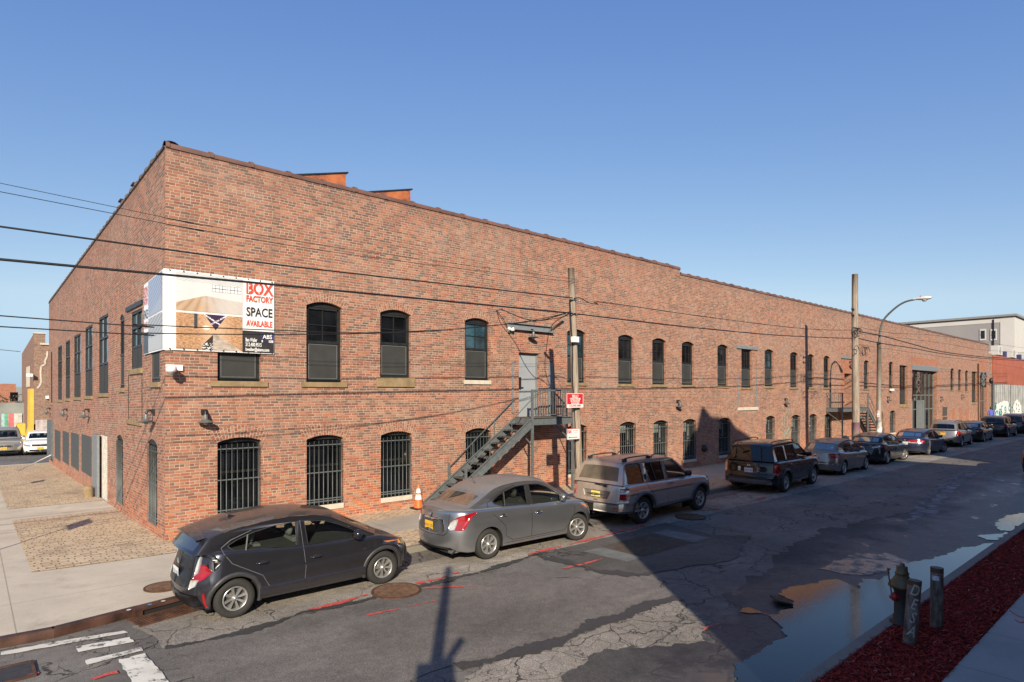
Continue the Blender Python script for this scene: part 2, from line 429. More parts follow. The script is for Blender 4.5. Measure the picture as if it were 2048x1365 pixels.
# ---- street front, upper floor
up = [((612.8, 684), 604.8, 765), ((760.4, 821.4), 620, 755.7), ((929.7, 979), 636.6, 761), ((1134.5, 1171), 659, 766),
      ((1236.5, 1267), 670, 768.4), ((1304.6, 1331.6), 677, 769.5), ((1363.6, 1387.7), 683.6, 770.6), ((1435, 1456), 689.5, 772),
      ((1529.3, 1546.8), 699, 773), ((1580.5, 1595.5), 704.6, 774.9), ((1615.2, 1627.5), 708.7, 774.9), ((1647.5, 1659), 712, 775.7),
      ((1727.8, 1737.4), 721, 778), ((1754, 1763.2), 722.5, 778), ((1777.9, 1786), 723.7, 777.6)]
window(WF, (435, 521.5), 588, 763, .10, 'upper', .47, STONE, .13, .16)
for i, (px, t, b) in enumerate(up):
    sm, sh, ex = STONE, .11, .07
    if i == 0: ex, sh = .14, .13
    if i == 1: ex, sh = .12, .27
    if i == 2: sm, ex, sh = CONCL, .04, .13
    window(WF, px, t, b, .12, 'upper', .50, sm, sh, ex, glass=PANEB if i in (2, 3, 8, 12, 13) else PANEW if i in (4, 5, 7, 10) else None)
for px, t, b in (((1901, 1907.7), 737, 781.5), ((1916.5, 1922.3), 739, 781.5), ((1930.5, 1936), 741, 783)):
    window(WF, px, t, b, .16, 'upper', .52, STONE, .10, .05)
# square headed ones with steel lintels
_, q = window(WF, (1482.9, 1503.4), 699, 775.7, 0, 'upper', .50, STONE, .10, .06)
_, t1 = window(WF, (1799.3, 1815.2), 731.4, 808.5, 0, 'tall', sillm=STONE, sillh=.28, ext=.03, dep=.22)
_, t2 = window(WF, (1943.7, 1954.6), 743.7, 805, 0, 'tall', sillm=STONE, sillh=.2, ext=.03, dep=.22)
# ---- street front, ground floor with grilles
lo = [((434.8, 522.8), 875.3, 1031), ((613.3, 687), 870.4, 1010), ((761.8, 823.9), 863, 993)]
Z0L = [on_y((a + b) / 2, y)[1] for (a, b), t, y in lo]; zb = sum(Z0L) / 3
for px, t, y in lo: window(WF, px, t, y, .10, 'lower', sillm=CONCL, sillh=.14, ext=0, bars=.128, band=.30, dep=.15)
for px, t in (((931, 982), 856.7), ((1134.5, 1173.6), 848.5), ((1240, 1272), 843.8), ((1307, 1336), 840.8), ((1366.4, 1392.4), 838.4), ((1437.7, 1460.4), 835.9),
              ((1532, 1549.8), 832), ((1582.6, 1599.9), 830), ((1618.7, 1633.2), 828.2), ((1649.4, 1663.3), 827.6), ((1753, 1766), 822.5), ((1779.5, 1790.5), 821.3)):
    a = (on_y(px[0], t + 50)[0], on_y(px[1], t + 50)[0]); b1 = on_y(sum(px) / 2, t)[1]
    b0 = zb if px[0] < 1750 else zb + .1
    window(WF, px, 0, 0, .12, 'lower', sillm=CONCL, sillh=.12, ext=0, bars=.128 if px[0] < 1620 else .2, band=.30, dep=.15, a=a, b=(b0, b1))
# arched black door behind the far stair
a = (on_y(1731, 845)[0], on_y(1742, 845)[0]); window(WF, None, 0, 0, .15, 'lower', a=a, b=(.05, on_y(1736, 822)[1]), dep=.18)
# ---- side street wall
for px, t, y, r, k, ex in (((302.7, 320), 585, 765, .1, 'upper', .05), ((240, 248.8), 629, 776.8, .12, 'upper', .04),
        ((197.4, 216.6), 632, 787, 0, 'tall', .05), ((170, 185), 652.8, 792.4, 0, 'tall', .05), ((147.7, 161.3), 669.6, 795, 0, 'tall', .05),
        ((130.7, 140), 681.7, 797, 0, 'tall', .05), ((115.4, 123.9), 692.8, 799.8, 0, 'tall', .05), ((101.2, 104.5), 704, 806, 0, 'tall', .05)):
    window(WL, px, t, y, r, k, .45, STONE, .12, ex, dep=.045, glass=PANEB)
_, big = window(WL, (262, 284.4), 621, 738, 0, 'tall', sillm=STONE, sillh=.14, ext=.12, dep=.05, glass=PANEB)
for px, t, y in (((296.2, 314.5), 878.6, 1046), ((233.8, 246), 870, 1005)):
    window(WL, px, t, y, .12, 'lower', bars=.13, band=.25, dep=.045)
def bx(W, name, mat, px0, px1, py0, py1, d0, d1, parent=FAC, **k):
    """box on the wall from photo corners (py at the middle)"""
    a0, a1 = sorted((W.at(px0, (py0 + py1) / 2)[0], W.at(px1, (py0 + py1) / 2)[0])); c = (px0 + px1) / 2
    b1 = W.at(c, py0)[1]; b0 = W.at(c, py1)[1]
    m = MB(); m.box(a0, a1, d0, d1, b0, b1, M=W.M); return m.obj(name, mat, parent, **k), (a0, a1, b0, b1)
bx(WL, 'lintel', DARKF, 254, 286, 608.5, 617, -.04, .1)
for jx in (257.5, 284.5): bx(WL, 'infill_joint', SHUTJ, jx - .35, jx + .35, 741, 841, -.012, .01)
bx(WL, 'sill_stone', STONE, 254.3, 284.4, 841, 850, -.05, .05, bevel=.01)
SHUT = plain('shutter_grey', (.055, .062, .066), .6)
for p, t, b in (((164.8, 183.4), 872, 948), ((143.7, 158), 867.4, 936.6), ((126.6, 138.3), 864.4, 926.5), ((111, 121), 861.6, 919)):
    bx(WL, 'metal_shutter', SHUT, p[0], p[1], t, b, -.03, .04)
# side doorway
ya, yb = on_x(214.7, 940)[0], on_x(198, 940)[0]; zt = on_x(205, 869.5)[1]
out = [(ya, -.35), (yb, -.35), (yb, zt), (ya, zt)]; reveal(WL, out, .06)
m = MB(); m.box(ya, yb, .05, .07, -.4, zt, M=LW); m.obj('doorway_infill', plain('whitewashed', (.55, .52, .46), .9, 0, .25, 9), FAC)
o, _ = bx(WL, 'door', LINTEL, 191.4, 201, 869, 991.5, -.10, -.03)
bx(WL, 'steel_door', STEELG, 97.5, 106.5, 841, 919, -.08, .02)
# ---- door bay above the first stair
zl = 2.55; dx0, dx1 = on_y(1037.4, 780)[0], on_y(1078.4, 780)[0]; dzt = on_y(1058, 706.5)[1]
bay0, bay1 = on_y(1026, 800)[0], on_y(1098, 800)[0]
reveal(WF, [(dx0, zl), (dx1, zl), (dx1, dzt), (dx0, dzt)], .2)
m = MB(); DR = plain('pale_grey_door', (.27, .295, .32), .45, 0, .06, 3); m.box(dx0, dx1, .14, .18, zl, dzt)
d = m.obj('door', DR, FAC)
m = MB(); m.box(dx0, dx0 + .05, .11, .14, zl, dzt); m.box(dx1 - .05, dx1, .11, .14, zl, dzt); m.box(dx0 + .05, dx1 - .05, .11, .14, dzt - .05, dzt); m.obj('door_frame', LINTEL, d)
m = MB(); m.box(dx0 + .12, dx0 + .20, .09, .139, zl + .95, zl + 1.35); m.tube([(dx0 + .2, .09, zl + 1.0), (dx0 + .3, .09, zl + 1.0)], .015); m.obj('handle', DARKF, d)
m = MB(); hz = .30
m.poly([[(bay0, zl - .0), (bay1, zl), (bay1, on_y(1058, 655)[1]), (bay0, on_y(1058, 655)[1])], [(dx0, zl + .002), (dx1, zl + .002), (dx1, dzt), (dx0, dzt)]], lambda x, z: (x, -.005, z), uvf=lambda x, z: (x, z + 2)); m.obj('brick_infill', BRICK, FAC)
for p in ((1023.2, 1025.6), (1096.5, 1104.5)):
    bx(WF, 'steel_jamb', LINTEL, p[0], p[1], 722 if p[0] < 1050 else 727, 826, -.05, .02)
m = MB(); a0, z1 = on_y(1012.5, 643); a1 = on_y(1104, 655)[0]
for z in (0, .2): m.box(a0, a1, -.14, .02, z1 - .26 + z, z1 - .24 + z)
m.box(a0, a1, -.06, -.05, z1 - .26, z1 - .06); m.obj('steel_lintel', LINTEL, FAC)
m = MB(); m.box(bay0 - .1, bay1 + .05, -.03, .1, zl - .16, zl); m.obj('door_sill', STONE, FAC, bevel=.01)
# ---- walled up bay
bx(WF, 'steel_lintel', LINTEL, 1472.5, 1514.8, 692.5, 699, -.06, .02)
for x in (1475.2, 1512.6): bx(WF, 'steel_jamb', LINTEL, x - .5, x + .5, 747, 816, -.04, .02)
bx(WF, 'sill_stone', CONCL, 1475, 1515, 815, 821, -.06, .03, bevel=.01)
# ---- second doorway (deep)
e0, e1 = on_y(1688.7, 780)[0], on_y(1703, 780)[0]; et = on_y(1695, 747.5)[1]
reveal(WF, [(e0, zl), (e1, zl), (e1, et), (e0, et)], .55)
m = MB(); m.box(e0, e1, .5, .54, zl, et); d = m.obj('door', DR, FAC)
m = MB(); m.box(e0 + .1, e0 + .2, .46, .5, zl + .9, zl + 1.3); m.obj('handle', DARKF, d)
bx(WF, 'steel_lintel', LINTEL, 1681.6, 1712, 714.5, 718.5, -.08, .02)
m = MB(); i0, i1, it = on_y(1683, 780)[0], on_y(1708, 780)[0], on_y(1695, 718)[1]
m.poly([[(i0, zl - .3), (i1, zl - .3), (i1, it), (i0, it)], [(e0, zl), (e1, zl), (e1, et), (e0, et)]], lambda x, z: (x, -.005, z), uvf=lambda x, z: (x, z + 2)); m.obj('brick_infill', BRICKR, FAC)
# ---- glazed entrance bay
g0, g1 = on_y(1824.3, 790)[0], on_y(1873.2, 790)[0]; gz1 = on_y(1848, 742)[1]; gz2 = on_y(1848, 732)[1]
reveal(WF, [(g0, -.05), (g1, -.05), (g1, gz1), (g0, gz1)], .45)
m = MB(); m.box(g0 - .1, g1 + .1, -.1, .03, gz1, gz2); m.obj('steel_lintel', LINTEL, FAC)
m = MB(); r0, r1 = g0 - .35, g1 + .35; rz = on_y(1848, 717)[1]
m.poly([[(r0, gz1 - 1.2), (g0 - .01, gz1 - 1.2), (g0 - .01, gz2), (g1 + .01, gz2), (g1 + .01, gz1 - 1.2), (r1, gz1 - 1.2), (r1, rz), (r0, rz)]], lambda x, z: (x, -.005, z), uvf=lambda x, z: (x, z + 2)); m.obj('brick_infill', BRICKR, FAC)
FR = plain('entrance_frame', (.12, .14, .14), .45)
m = MB(); nv = 6
for k in range(nv + 1):
    x = lerp(g0, g1, k / nv); m.box(x - .05, x + .05, .26, .38, 0, gz1)
for z in (gz1 - .08, gz1 * .62, gz1 * .40, .1): m.box(g0, g1, .28, .36, z - .045, z + .045)
gl = m.obj('entrance_glazing', FR, FAC)
m = MB(); m.box(g0, g1, .31, .32, 0, gz1); m.obj('pane', PANE, gl)
m = MB(); m.box(g0 + .05, g0 + .55, .22, .25, .2, 2.6); m.obj('door', plain('pale_glass', (.40, .47, .45), .2), gl)
m = MB(); xa, xb = on_y(1839.5, 830)[0], on_y(1845, 830)[0]; zc = on_y(1845, 801)[1]
m.box(xa, xb, -.12, .25, zc - .12, zc); m.box(xb - .15, xb, -.12, .25, 0, zc - .12); m.box(xa, xa + .1, -.10, .25, 0, zc - .12); m.box(xa + .1, xb - .15, .18, .25, 0, zc - .12); m.obj('entrance_portal', LINTEL, FAC)
# ---- far end bay
h0, h1 = on_y(1960.4, 790)[0], on_y(1972.7, 790)[0]; hz1 = on_y(1966, 751.5)[1]; hz2 = on_y(1966, 745)[1]
reveal(WF, [(h0, -.05), (h1, -.05), (h1, hz1), (h0, hz1)], .35)
m = MB(); m.box(h0 - .2, h1 + .2, -.15, .03, hz1, hz2); m.obj('steel_lintel', LINTEL, FAC)
m = MB(); m.poly([[(h0 - .5, 0), (h0 - .01, 0), (h0 - .01, hz2), (h1 + .01, hz2), (h1 + .01, 0), (h1 + .5, 0), (h1 + .5, hz2 + 1.4), (h0 - .5, hz2 + 1.4)]], lambda x, z: (x, -.005, z), uvf=lambda x, z: (x, z + 2)); m.obj('brick_infill', BRICKR, FAC)
m = MB()
for k in range(4):
    x = lerp(h0, h1, k / 3); m.box(x - .05, x + .05, .2, .3, 0, hz1)
for z in (hz1 * .5, hz1 - .05, .1): m.box(h0, h1, .22, .28, z - .05, z + .05)
d = m.obj('door', FR, FAC); m = MB(); m.box(h0, h1, .25, .26, 0, hz1); m.obj('pane', PANE, d)
# vents, boarded hatch, blind arches
VENT = plain('vent_grey', (.20, .18, .17), .7)
for a_, b_, c_, d_ in ((1880, 1892.4, 735.5, 738.5), (1880, 1894.5, 777, 780.7)): bx(WF, 'vent', VENT, a_, b_, c_, d_, -.02, .02)
bx(WF, 'boarded_hatch', plain('dark_board', (.06, .05, .045), .8), 1885, 1894, 814.6, 832, -.015, .02)
bx(WF, 'boarded_hatch', MATS['dark_board'], 1885, 1894, 834.5, 839.6, -.015, .02)
for xa, ztop in ((1907, 816), (1921, 816), (1934, 816)):
    a0, a1 = on_y(xa - 3, 830)[0], on_y(xa + 3, 830)[0]; zt_ = on_y(xa, ztop)[1]
    m = MB(); m.poly([arch_pts(a0, a1, .4, zt_, .2)], lambda x, z: (x, -.004, z), uvf=lambda x, z: (x * 1.1, z + 2)); m.obj('bricked_up_arch', BRICKR, FAC)
m = MB(); m.tube([(on_y(1954.5, 800)[0], -.08, on_y(1954, 727)[1]), (on_y(1955.5, 800)[0], -.08, 0)], .05, 8); m.obj('downpipe', RUST, FAC)
# front wall repairs: darker brick patches
# ---- the brick walls themselves, last, with all openings cut
ZR1, ZR2 = 8.84, 8.60
m = MB()
m.poly([[(0, -1), (XE, -1), (XE, ZR2), (XS, ZR2), (XS, ZR1), (0, ZR1)]] + WF.holes, lambda x, z: (x, 0, z), uvf=WF.uv)
merge(m, REVS[False]); m.obj('street_wall', BRICK, FAC, weld=True)
m = MB(); ZL = ZR1 - SL * YE
m.poly([[(0, -2), (YE, -2), (YE, ZL), (0, ZR1)]] + WL.holes, lambda y, z: (0, y, z), uvf=WL.uv, flip=True)
merge(m, REVS[True]); m.obj('side_wall', BRICK, FAC, weld=True)
m = MB(); m.face([(0, YE, -2), (XE, YE, -2), (XE, YE, 8.2), (0, YE, ZL)], [(0, 0), (XE, 0), (XE, 10), (0, 10)])
m.face([(XE, 0, -1), (XE, YE, -1), (XE, YE, 8.2), (XE, 0, ZR2)], [(0, 0), (YE, 0), (YE, 10), (0, 10)])
m.face([(0, 0, ZR1), (0, .32, ZR1), (XS, .32, ZR1), (XS, 0, ZR1)], [(0, 0)] * 4)
m.obj('rear_walls', BRICK, FAC)
m = MB(); m.face([(.3, .3, 8.0), (XE - .3, .3, 8.0), (XE - .3, YE - .3, 7.4), (.3, YE - .3, 7.4)]); m.obj('roof', plain('roof_felt', (.06, .06, .065), .9), FAC)
# ---- tiled coping
def coping(pts, steps, name):
    m = MB(); tot = 0
    for (a, b) in zip(pts, pts[1:]):
        a = Vector(a); b = Vector(b); L = (b - a).length; d = (b - a) / L; sd = Vector((-d.y, d.x, 0)); n = max(1, int(L / steps))
        def ring(s, r, h, dz):
            P = []
            for k in range(9):
                t = PI * k / 8; P.append(a + d * s + sd * (math.cos(t) * r) + Vector((0, 0, dz + math.sin(t) * h)))
            return [a + d * s + sd * r + Vector((0, 0, dz - .05))] + P + [a + d * s - sd * r + Vector((0, 0, dz - .05))]
        rows = []
        for k in range(n):
            s0 = L * k / n; s1 = L * (k + 1) / n; j = random.uniform(-.006, .006)
            rows += [ring(s0, .175, .115, j), ring(s0 + .085, .175, .115, j), ring(s0 + .086, .155, .085, j), ring(s1 - .001, .150, .078, j)]
        m.grid(rows, 0, False)
        m.bar(a + Vector((0, 0, -.045)), b + Vector((0, 0, -.045)), .32, .03)
    return m
TILE = plain('terracotta_coping', (.135, .07, .055), .6, 0, .35, 1.1)
c1 = coping([(0, .13, ZR1 + .06), (XS, .13, ZR1 + .06)], .92, ''); o = c1.obj('coping', TILE, FAC)
c1 = coping([(XS, .13, ZR2 + .06), (XE, .13, ZR2 + .06)], .75, ''); o = c1.obj('coping', TILE, FAC)
c1 = coping([(.13, 0, ZR1 + .06), (.13, YE, ZL + .06)], .62, ''); o = c1.obj('coping', plain('grey_coping', (.10, .075, .065), .7, 0, .35, 2), FAC)
# ---- saw-tooth skylight ends on the roof, rusty orange
t = NT('rusty_orange_paint'); p_ = t.pos(); c = t.ramp(t.noise(p_, 1.6, 6, .7), [(.40, (.42, .13, .045)), (.52, (.32, .09, .035)), (.60, (.10, .045, .03)), (.66, (.42, .13, .045))])
t.bsdf(c, .7); ORG = t.m
for x1, x0 in ((6.34, 1.0), (8.9, 6.45)):
    zt = 10.86; z0_ = zt - .28 * (x1 - x0) * (1.0 if x0 < 5 else 1.0)
    m = MB(); pts = [(x0, 7.9), (x1, 7.9), (x1, zt), (x0, z0_)]
    m.prism(pts, lambda x, z: (x, 7.5, z), lambda x, z: (x, 4.0, z)); s = m.obj('skylight_monitor', ORG, FAC)
    m = MB(); m.bar((x0 - .05, 5.75, z0_ + .01), (x1 + .08, 5.75, zt + .03), 3.56, .045); m.obj('skylight_cap', DARKF, s)
for y in (10.6, 8.3):
    m = MB(); m.box(.85, 1.1, y - .12, y + .15, 7.5, 10.30); s = m.obj('roof_vent', ORG, FAC)
    m = MB(); m.box(.78, 1.17, y - .2, y + .22, 10.30, 10.35); m.obj('vent_cap', DARKF, s)

# ================================================================ WALL-MOUNTED THINGS
def wall_lamp(loc, rz, label):
    t = thing('wall_lamp', label, 'wall lamp', loc, rz, 'gooseneck lamps along the brick walls')
    m = MB(); m.box(-.06, .06, -.05, 0, -.06, .06); m.tube(smooth_line([(0, -.02, 0), (0, -.09, .035), (0, -.15, .01), (0, -.17, -.06)], 4), .026); m.obj('arm', DARKF, t)
    m = MB(); m.lathe([(.045, -.06), (.05, -.16), (.045, -.17)], 12, M=Matrix.Translation((0, -.17, 0))); m.obj('collar', GALV, t)
    m = MB(); m.lathe([(.045, -.165), (.055, -.172), (.18, -.240), (.175, -.247), (.05, -.185)], 20, M=Matrix.Translation((0, -.17, 0)), smooth=False); m.obj('lamp_shade', plain('shade_grey', (.10, .095, .09), .5), t)
    m = MB(); m.lathe([(.045, -.2), (.05, -.25), (.04, -.29), (.0, -.305)], 12, M=Matrix.Translation((0, -.17, 0))); m.obj('bulb', plain('bulb_glass', (.3, .3, .28), .1), t)
    return t
def copy_tree(o, parent=None):
    c = o.copy(); COL.objects.link(c); c.parent = parent
    for ch in list(o.children): copy_tree(ch, c)
    return c
spots = [((407, 824), 0, 'gooseneck lamp on the street front between the corner camera and the first grilled window'),
         ((1060, 662), 0, 'gooseneck lamp under the steel lintel above the first stair landing door'),
         ((1354, 803), 0, 'gooseneck lamp on brick above the third and fourth grilled windows right of the first stair'),
         ((1569.5, 799), 0, 'gooseneck lamp on brick just right of the walled up bay with jamb strips'),
         ((1699, 725), 0, 'gooseneck lamp above the recessed door of the far stair, by the tall pole'),
         ((1774.6, 795), 0, 'gooseneck lamp between the street lamp column and the tall square window'),
         ((1824, 795), 0, 'gooseneck lamp at left edge of the big glazed entrance below the vertical sign'),
         ((1881, 795), 0, 'gooseneck lamp just right of the big glazed entrance'),
         ((1923, 791), 0, 'gooseneck lamp below the three narrow far windows')]
L0 = wall_lamp((0, 0, 0), 0, spots[0][2])
for i, ((px, py), rz, lb) in enumerate(spots):
    o = L0 if i == 0 else copy_tree(L0); x, z = on_y(px, py); o.location = (x, -.003, z); o['label'] = lb
for px, py, lb in ((309, 824, 'gooseneck lamp on the side wall nearest the building corner'), (179, 821, 'gooseneck lamp on the side wall above the shutter next to the open doorway'),
                   (135, 820, 'gooseneck lamp on the side wall, middle one above the row of shutters'), (95 + 6, 818, 'gooseneck lamp at the far end of the side wall')):
    y, z = on_x(px, py); o = copy_tree(L0); o.location = (-.003, y, z); o.rotation_euler = (0, 0, -PI / 2); o['label'] = lb
def camera_dome(loc, rz, label, s=1.0):
    t = thing('security_camera', label, 'camera', loc, rz)
    m = MB(); m.box(-.17 * s, .17 * s, -.06, 0, -.06, .07); m.bar((-.05, 0, 0), (-.1 * s, -.26 * s, .0), .08, .08); m.obj('bracket', WHITE, t)
    m = MB(); m.lathe([(.0, .05), (.10, .04), (.11, 0), (.11, -.06), (.085, -.08)], 16, M=Matrix.Translation((-.12 * s, -.30 * s, -.02))); m.obj('housing', WHITE, t)
    m = MB(); m.lathe([(.08, -.08), (.06, -.13), (0, -.15)], 12, M=Matrix.Translation((-.12 * s, -.30 * s, -.02))); m.obj('lens', plain('camera_lens', (.25, .25, .25), .1), t)
x, z = on_y(338, 736); camera_dome((x + .1, 0, z), 0, 'white dome security camera bracketed at the building corner below the banner')
x, z = on_y(1016, 662)
t = thing('flood_light', 'small white twin floodlight on brick left of the first stair door lintel', 'floodlight', (x, 0, z))
m = MB(); m.box(-.05, .05, -.05, 0, -.06, .04); m.obj('base', WHITE, t)
for s in (-1, 1):
    m = MB(); m.lathe([(.02, 0), (.055, .04), (.06, .14), (0, .14)], 12, M=Matrix.Translation((s * .06, -.06, .02)) @ Matrix.Rotation(s * .9, 4, 'Y') @ Matrix.Rotation(1.2, 4, 'X')); m.obj('lamp_head', WHITE, t)
x, z = on_y(1779.5, 781)
t = thing('flood_light', 'small white floodlight on brick under the last arched window before the tall square one', 'floodlight', (x, 0, z))
m = MB(); m.box(-.1, .1, -.05, 0, -.06, .04); m.obj('base', WHITE, t); m = MB(); m.box(-.2, .2, -.25, -.05, -.05, .12); m.obj('lamp_head', WHITE, t, bevel=.02)
x, z = on_y(1407, 897); m = MB(); m.lathe([(.16, 0), (.16, .12), (.05, .16), (0, .16)], 14, M=Matrix.Translation((x, 0, z)) @ Matrix.Rotation(PI / 2, 4, 'X')); tag(m.obj('siamese_connection', DARKF), 'round dark standpipe fitting on the brick wall behind the silver suv', 'standpipe')
# vertical blade signs
def blade(px, py0, py1, txt, lab, wpx, col, tc, w=.36):
    x, z1 = on_y(px, py0); z0 = on_y(px, py1)[1]
    t = thing('blade_sign', lab, 'sign', (x, -.1, z0))
    m = MB(); m.box(-.09, .09, -w, -.08, 0, z1 - z0); m.obj('board', col, t)
    m = MB(); n = len(txt); H = (z1 - z0) * .94
    Mx = Matrix(((0, 0, -1, -.095), (-1, 0, 0, 0), (0, 1, 0, 0), (0, 0, 0, 1)))
    for i, ch in enumerate(txt):
        s = H / n * 1.25; text_mb(m, ch, s, Matrix.Translation((0, -w / 2 - .04, H - (i + .86) * H / n + .1)) @ Mx, stretch=w * .78 / s * 1.3, bold=.02)
    m.obj('lettering', tc, t)
    m = MB(); m.box(-.03, .03, -.1, .1, .3, .4); m.box(-.03, .03, -.1, .1, z1 - z0 - .4, z1 - z0 - .3); m.obj('bracket', DARKF, t)
BRN = plain('brown_sign', (.045, .020, .012), .5)
blade(1828.5, 745, 789.5, 'BOX', 'brown vertical blade sign with pale letters BOX beside the big glazed entrance', 10, BRN, GALV)
blade(1959.5, 745, 775, 'FACTORY', 'black vertical blade sign by the far end door of the factory', 8, DARKF, LINTEL, .42)
# ---- wrap-round banner
BN = thing('vinyl_banner', 'white vinyl banner wrapped round the corner, reading BOX FACTORY SPACE AVAILABLE', 'banner', (0, 0, 5))
x1b, zt1 = on_y(547.2, 564); zb1 = on_y(547, 709)[1]; zt0 = on_y(333.5, 538)[1]; zb0 = on_y(333.5, 700)[1]
yl, ztl = on_x(291, 571); zbl = on_x(291, 710)[1]
def bn(u, v, off=.035):     # u along: metres right of the corner, v 0..1
    if u >= 0:
        f = u / x1b; return Vector((u, -off - .008 * math.sin(u * 5) ** 2, lerp(lerp(zb0, zb1, f), lerp(zt0, zt1, f), v)))
    f = -u / yl; return Vector((-off, -u, lerp(lerp(zb0, zbl, f), lerp(zt0, ztl, f), v)))
def bpatch(name, mat, u0, u1, v0, v1, off, nu=12, nv=2):
    m = MB(); b = len(m.v)
    rows = [[bn(lerp(u0, u1, i / nu), lerp(v0, v1, j / nv), off) - Vector((0, 0, 5)) for j in range(nv + 1)] for i in range(nu + 1)]
    for i in range(nu):
        for j in range(nv):
            m.face([rows[i][j], rows[i + 1][j], rows[i + 1][j + 1], rows[i][j + 1]], [(a, c) for a, c in ((i / nu, j / nv), ((i + 1) / nu, j / nv), ((i + 1) / nu, (j + 1) / nv), (i / nu, (j + 1) / nv))])
    return m.obj(name, mat, BN)
VIN = plain('white_vinyl', (.72, .72, .73), .35, 0, .03)
m = MB()
rows = [[bn(u, v) - Vector((0, 0, 5)) for v in (0, .5, 1)] for u in [-yl + yl * k / 10 for k in range(10)] + [-.0001] + [x1b * k / 20 for k in range(1, 21)]]
m.grid(rows, 0, False); o = m.obj('sheet', VIN, BN); sm = o.modifiers.new('s', 'SOLIDIFY'); sm.thickness = .004; sm.offset = 1
UW = on_y(351, 600)[0]; UT = on_y(483.5, 640)[0]
def uvmat(name, fn):
    t = NT(name); s = t.n('SeparateXYZ'); t.set(s.inputs[0], t.n('TexCoord').outputs['UV']); fn(t, s.outputs[0], s.outputs[1]); return t.m
def loft(t, u, v):          # photo of an empty white loft: ceiling, wall, wooden floor, window grids
    fl = t.M('LESS_THAN', v, t.M('MINIMUM', t.M('ADD', .20, t.M('MULTIPLY', u, .55)), t.M('SUBTRACT', .50, t.M('MULTIPLY', u, .16))))
    pl = t.M('ABSOLUTE', t.M('SINE', t.M('DIVIDE', t.M('MULTIPLY', t.M('SUBTRACT', u, .45), 14), t.M('ADD', t.M('SUBTRACT', .75, v), .02))))
    wood = t.mix(pl, (.34, .22, .14), (.46, .33, .23)); gl = t.step(t.M('ABSOLUTE', t.M('SUBTRACT', u, .7)), .28, .0)
    wood = t.mix(t.M('MULTIPLY', t.step(t.M('ADD', u, t.M('MULTIPLY', t.noise(t.n('TexCoord').outputs['UV'], 5, 4), .3)), .42, .85), .85), wood, (.50, .48, .47))
    be = t.M('ABSOLUTE', t.M('SINE', t.M('MULTIPLY', t.M('ADD', t.M('MULTIPLY', v, 3.0), t.M('MULTIPLY', u, .9)), 26)))
    ceil = t.mix(be, (.36, .37, .39), (.58, .59, .60)); wall = (.57, .58, .59)
    up_ = t.mix(t.M('GREATER_THAN', v, .76), wall, ceil)
    c = t.mix(fl, up_, wood)
    for a, b in ((.53, .74), (.76, .98)):
        inu = t.M('MULTIPLY', t.M('GREATER_THAN', u, a), t.M('LESS_THAN', u, b)); inv = t.M('MULTIPLY', t.M('GREATER_THAN', v, .56), t.M('LESS_THAN', v, .74))
        gu = t.M('GREATER_THAN', t.M('ABSOLUTE', t.M('SUBTRACT', t.M('FRACT', t.M('DIVIDE', t.M('SUBTRACT', u, a), (b - a) / 4)), .5)), .42)
        gv = t.M('GREATER_THAN', t.M('ABSOLUTE', t.M('SUBTRACT', t.M('FRACT', t.M('DIVIDE', t.M('SUBTRACT', v, .56), .09)), .5)), .40)
        c = t.mix(t.M('MULTIPLY', inu, inv), c, t.mix(t.M('MAXIMUM', gu, gv), (.75, .77, .8), (.05, .05, .05)))
    t.bsdf(c, .35)
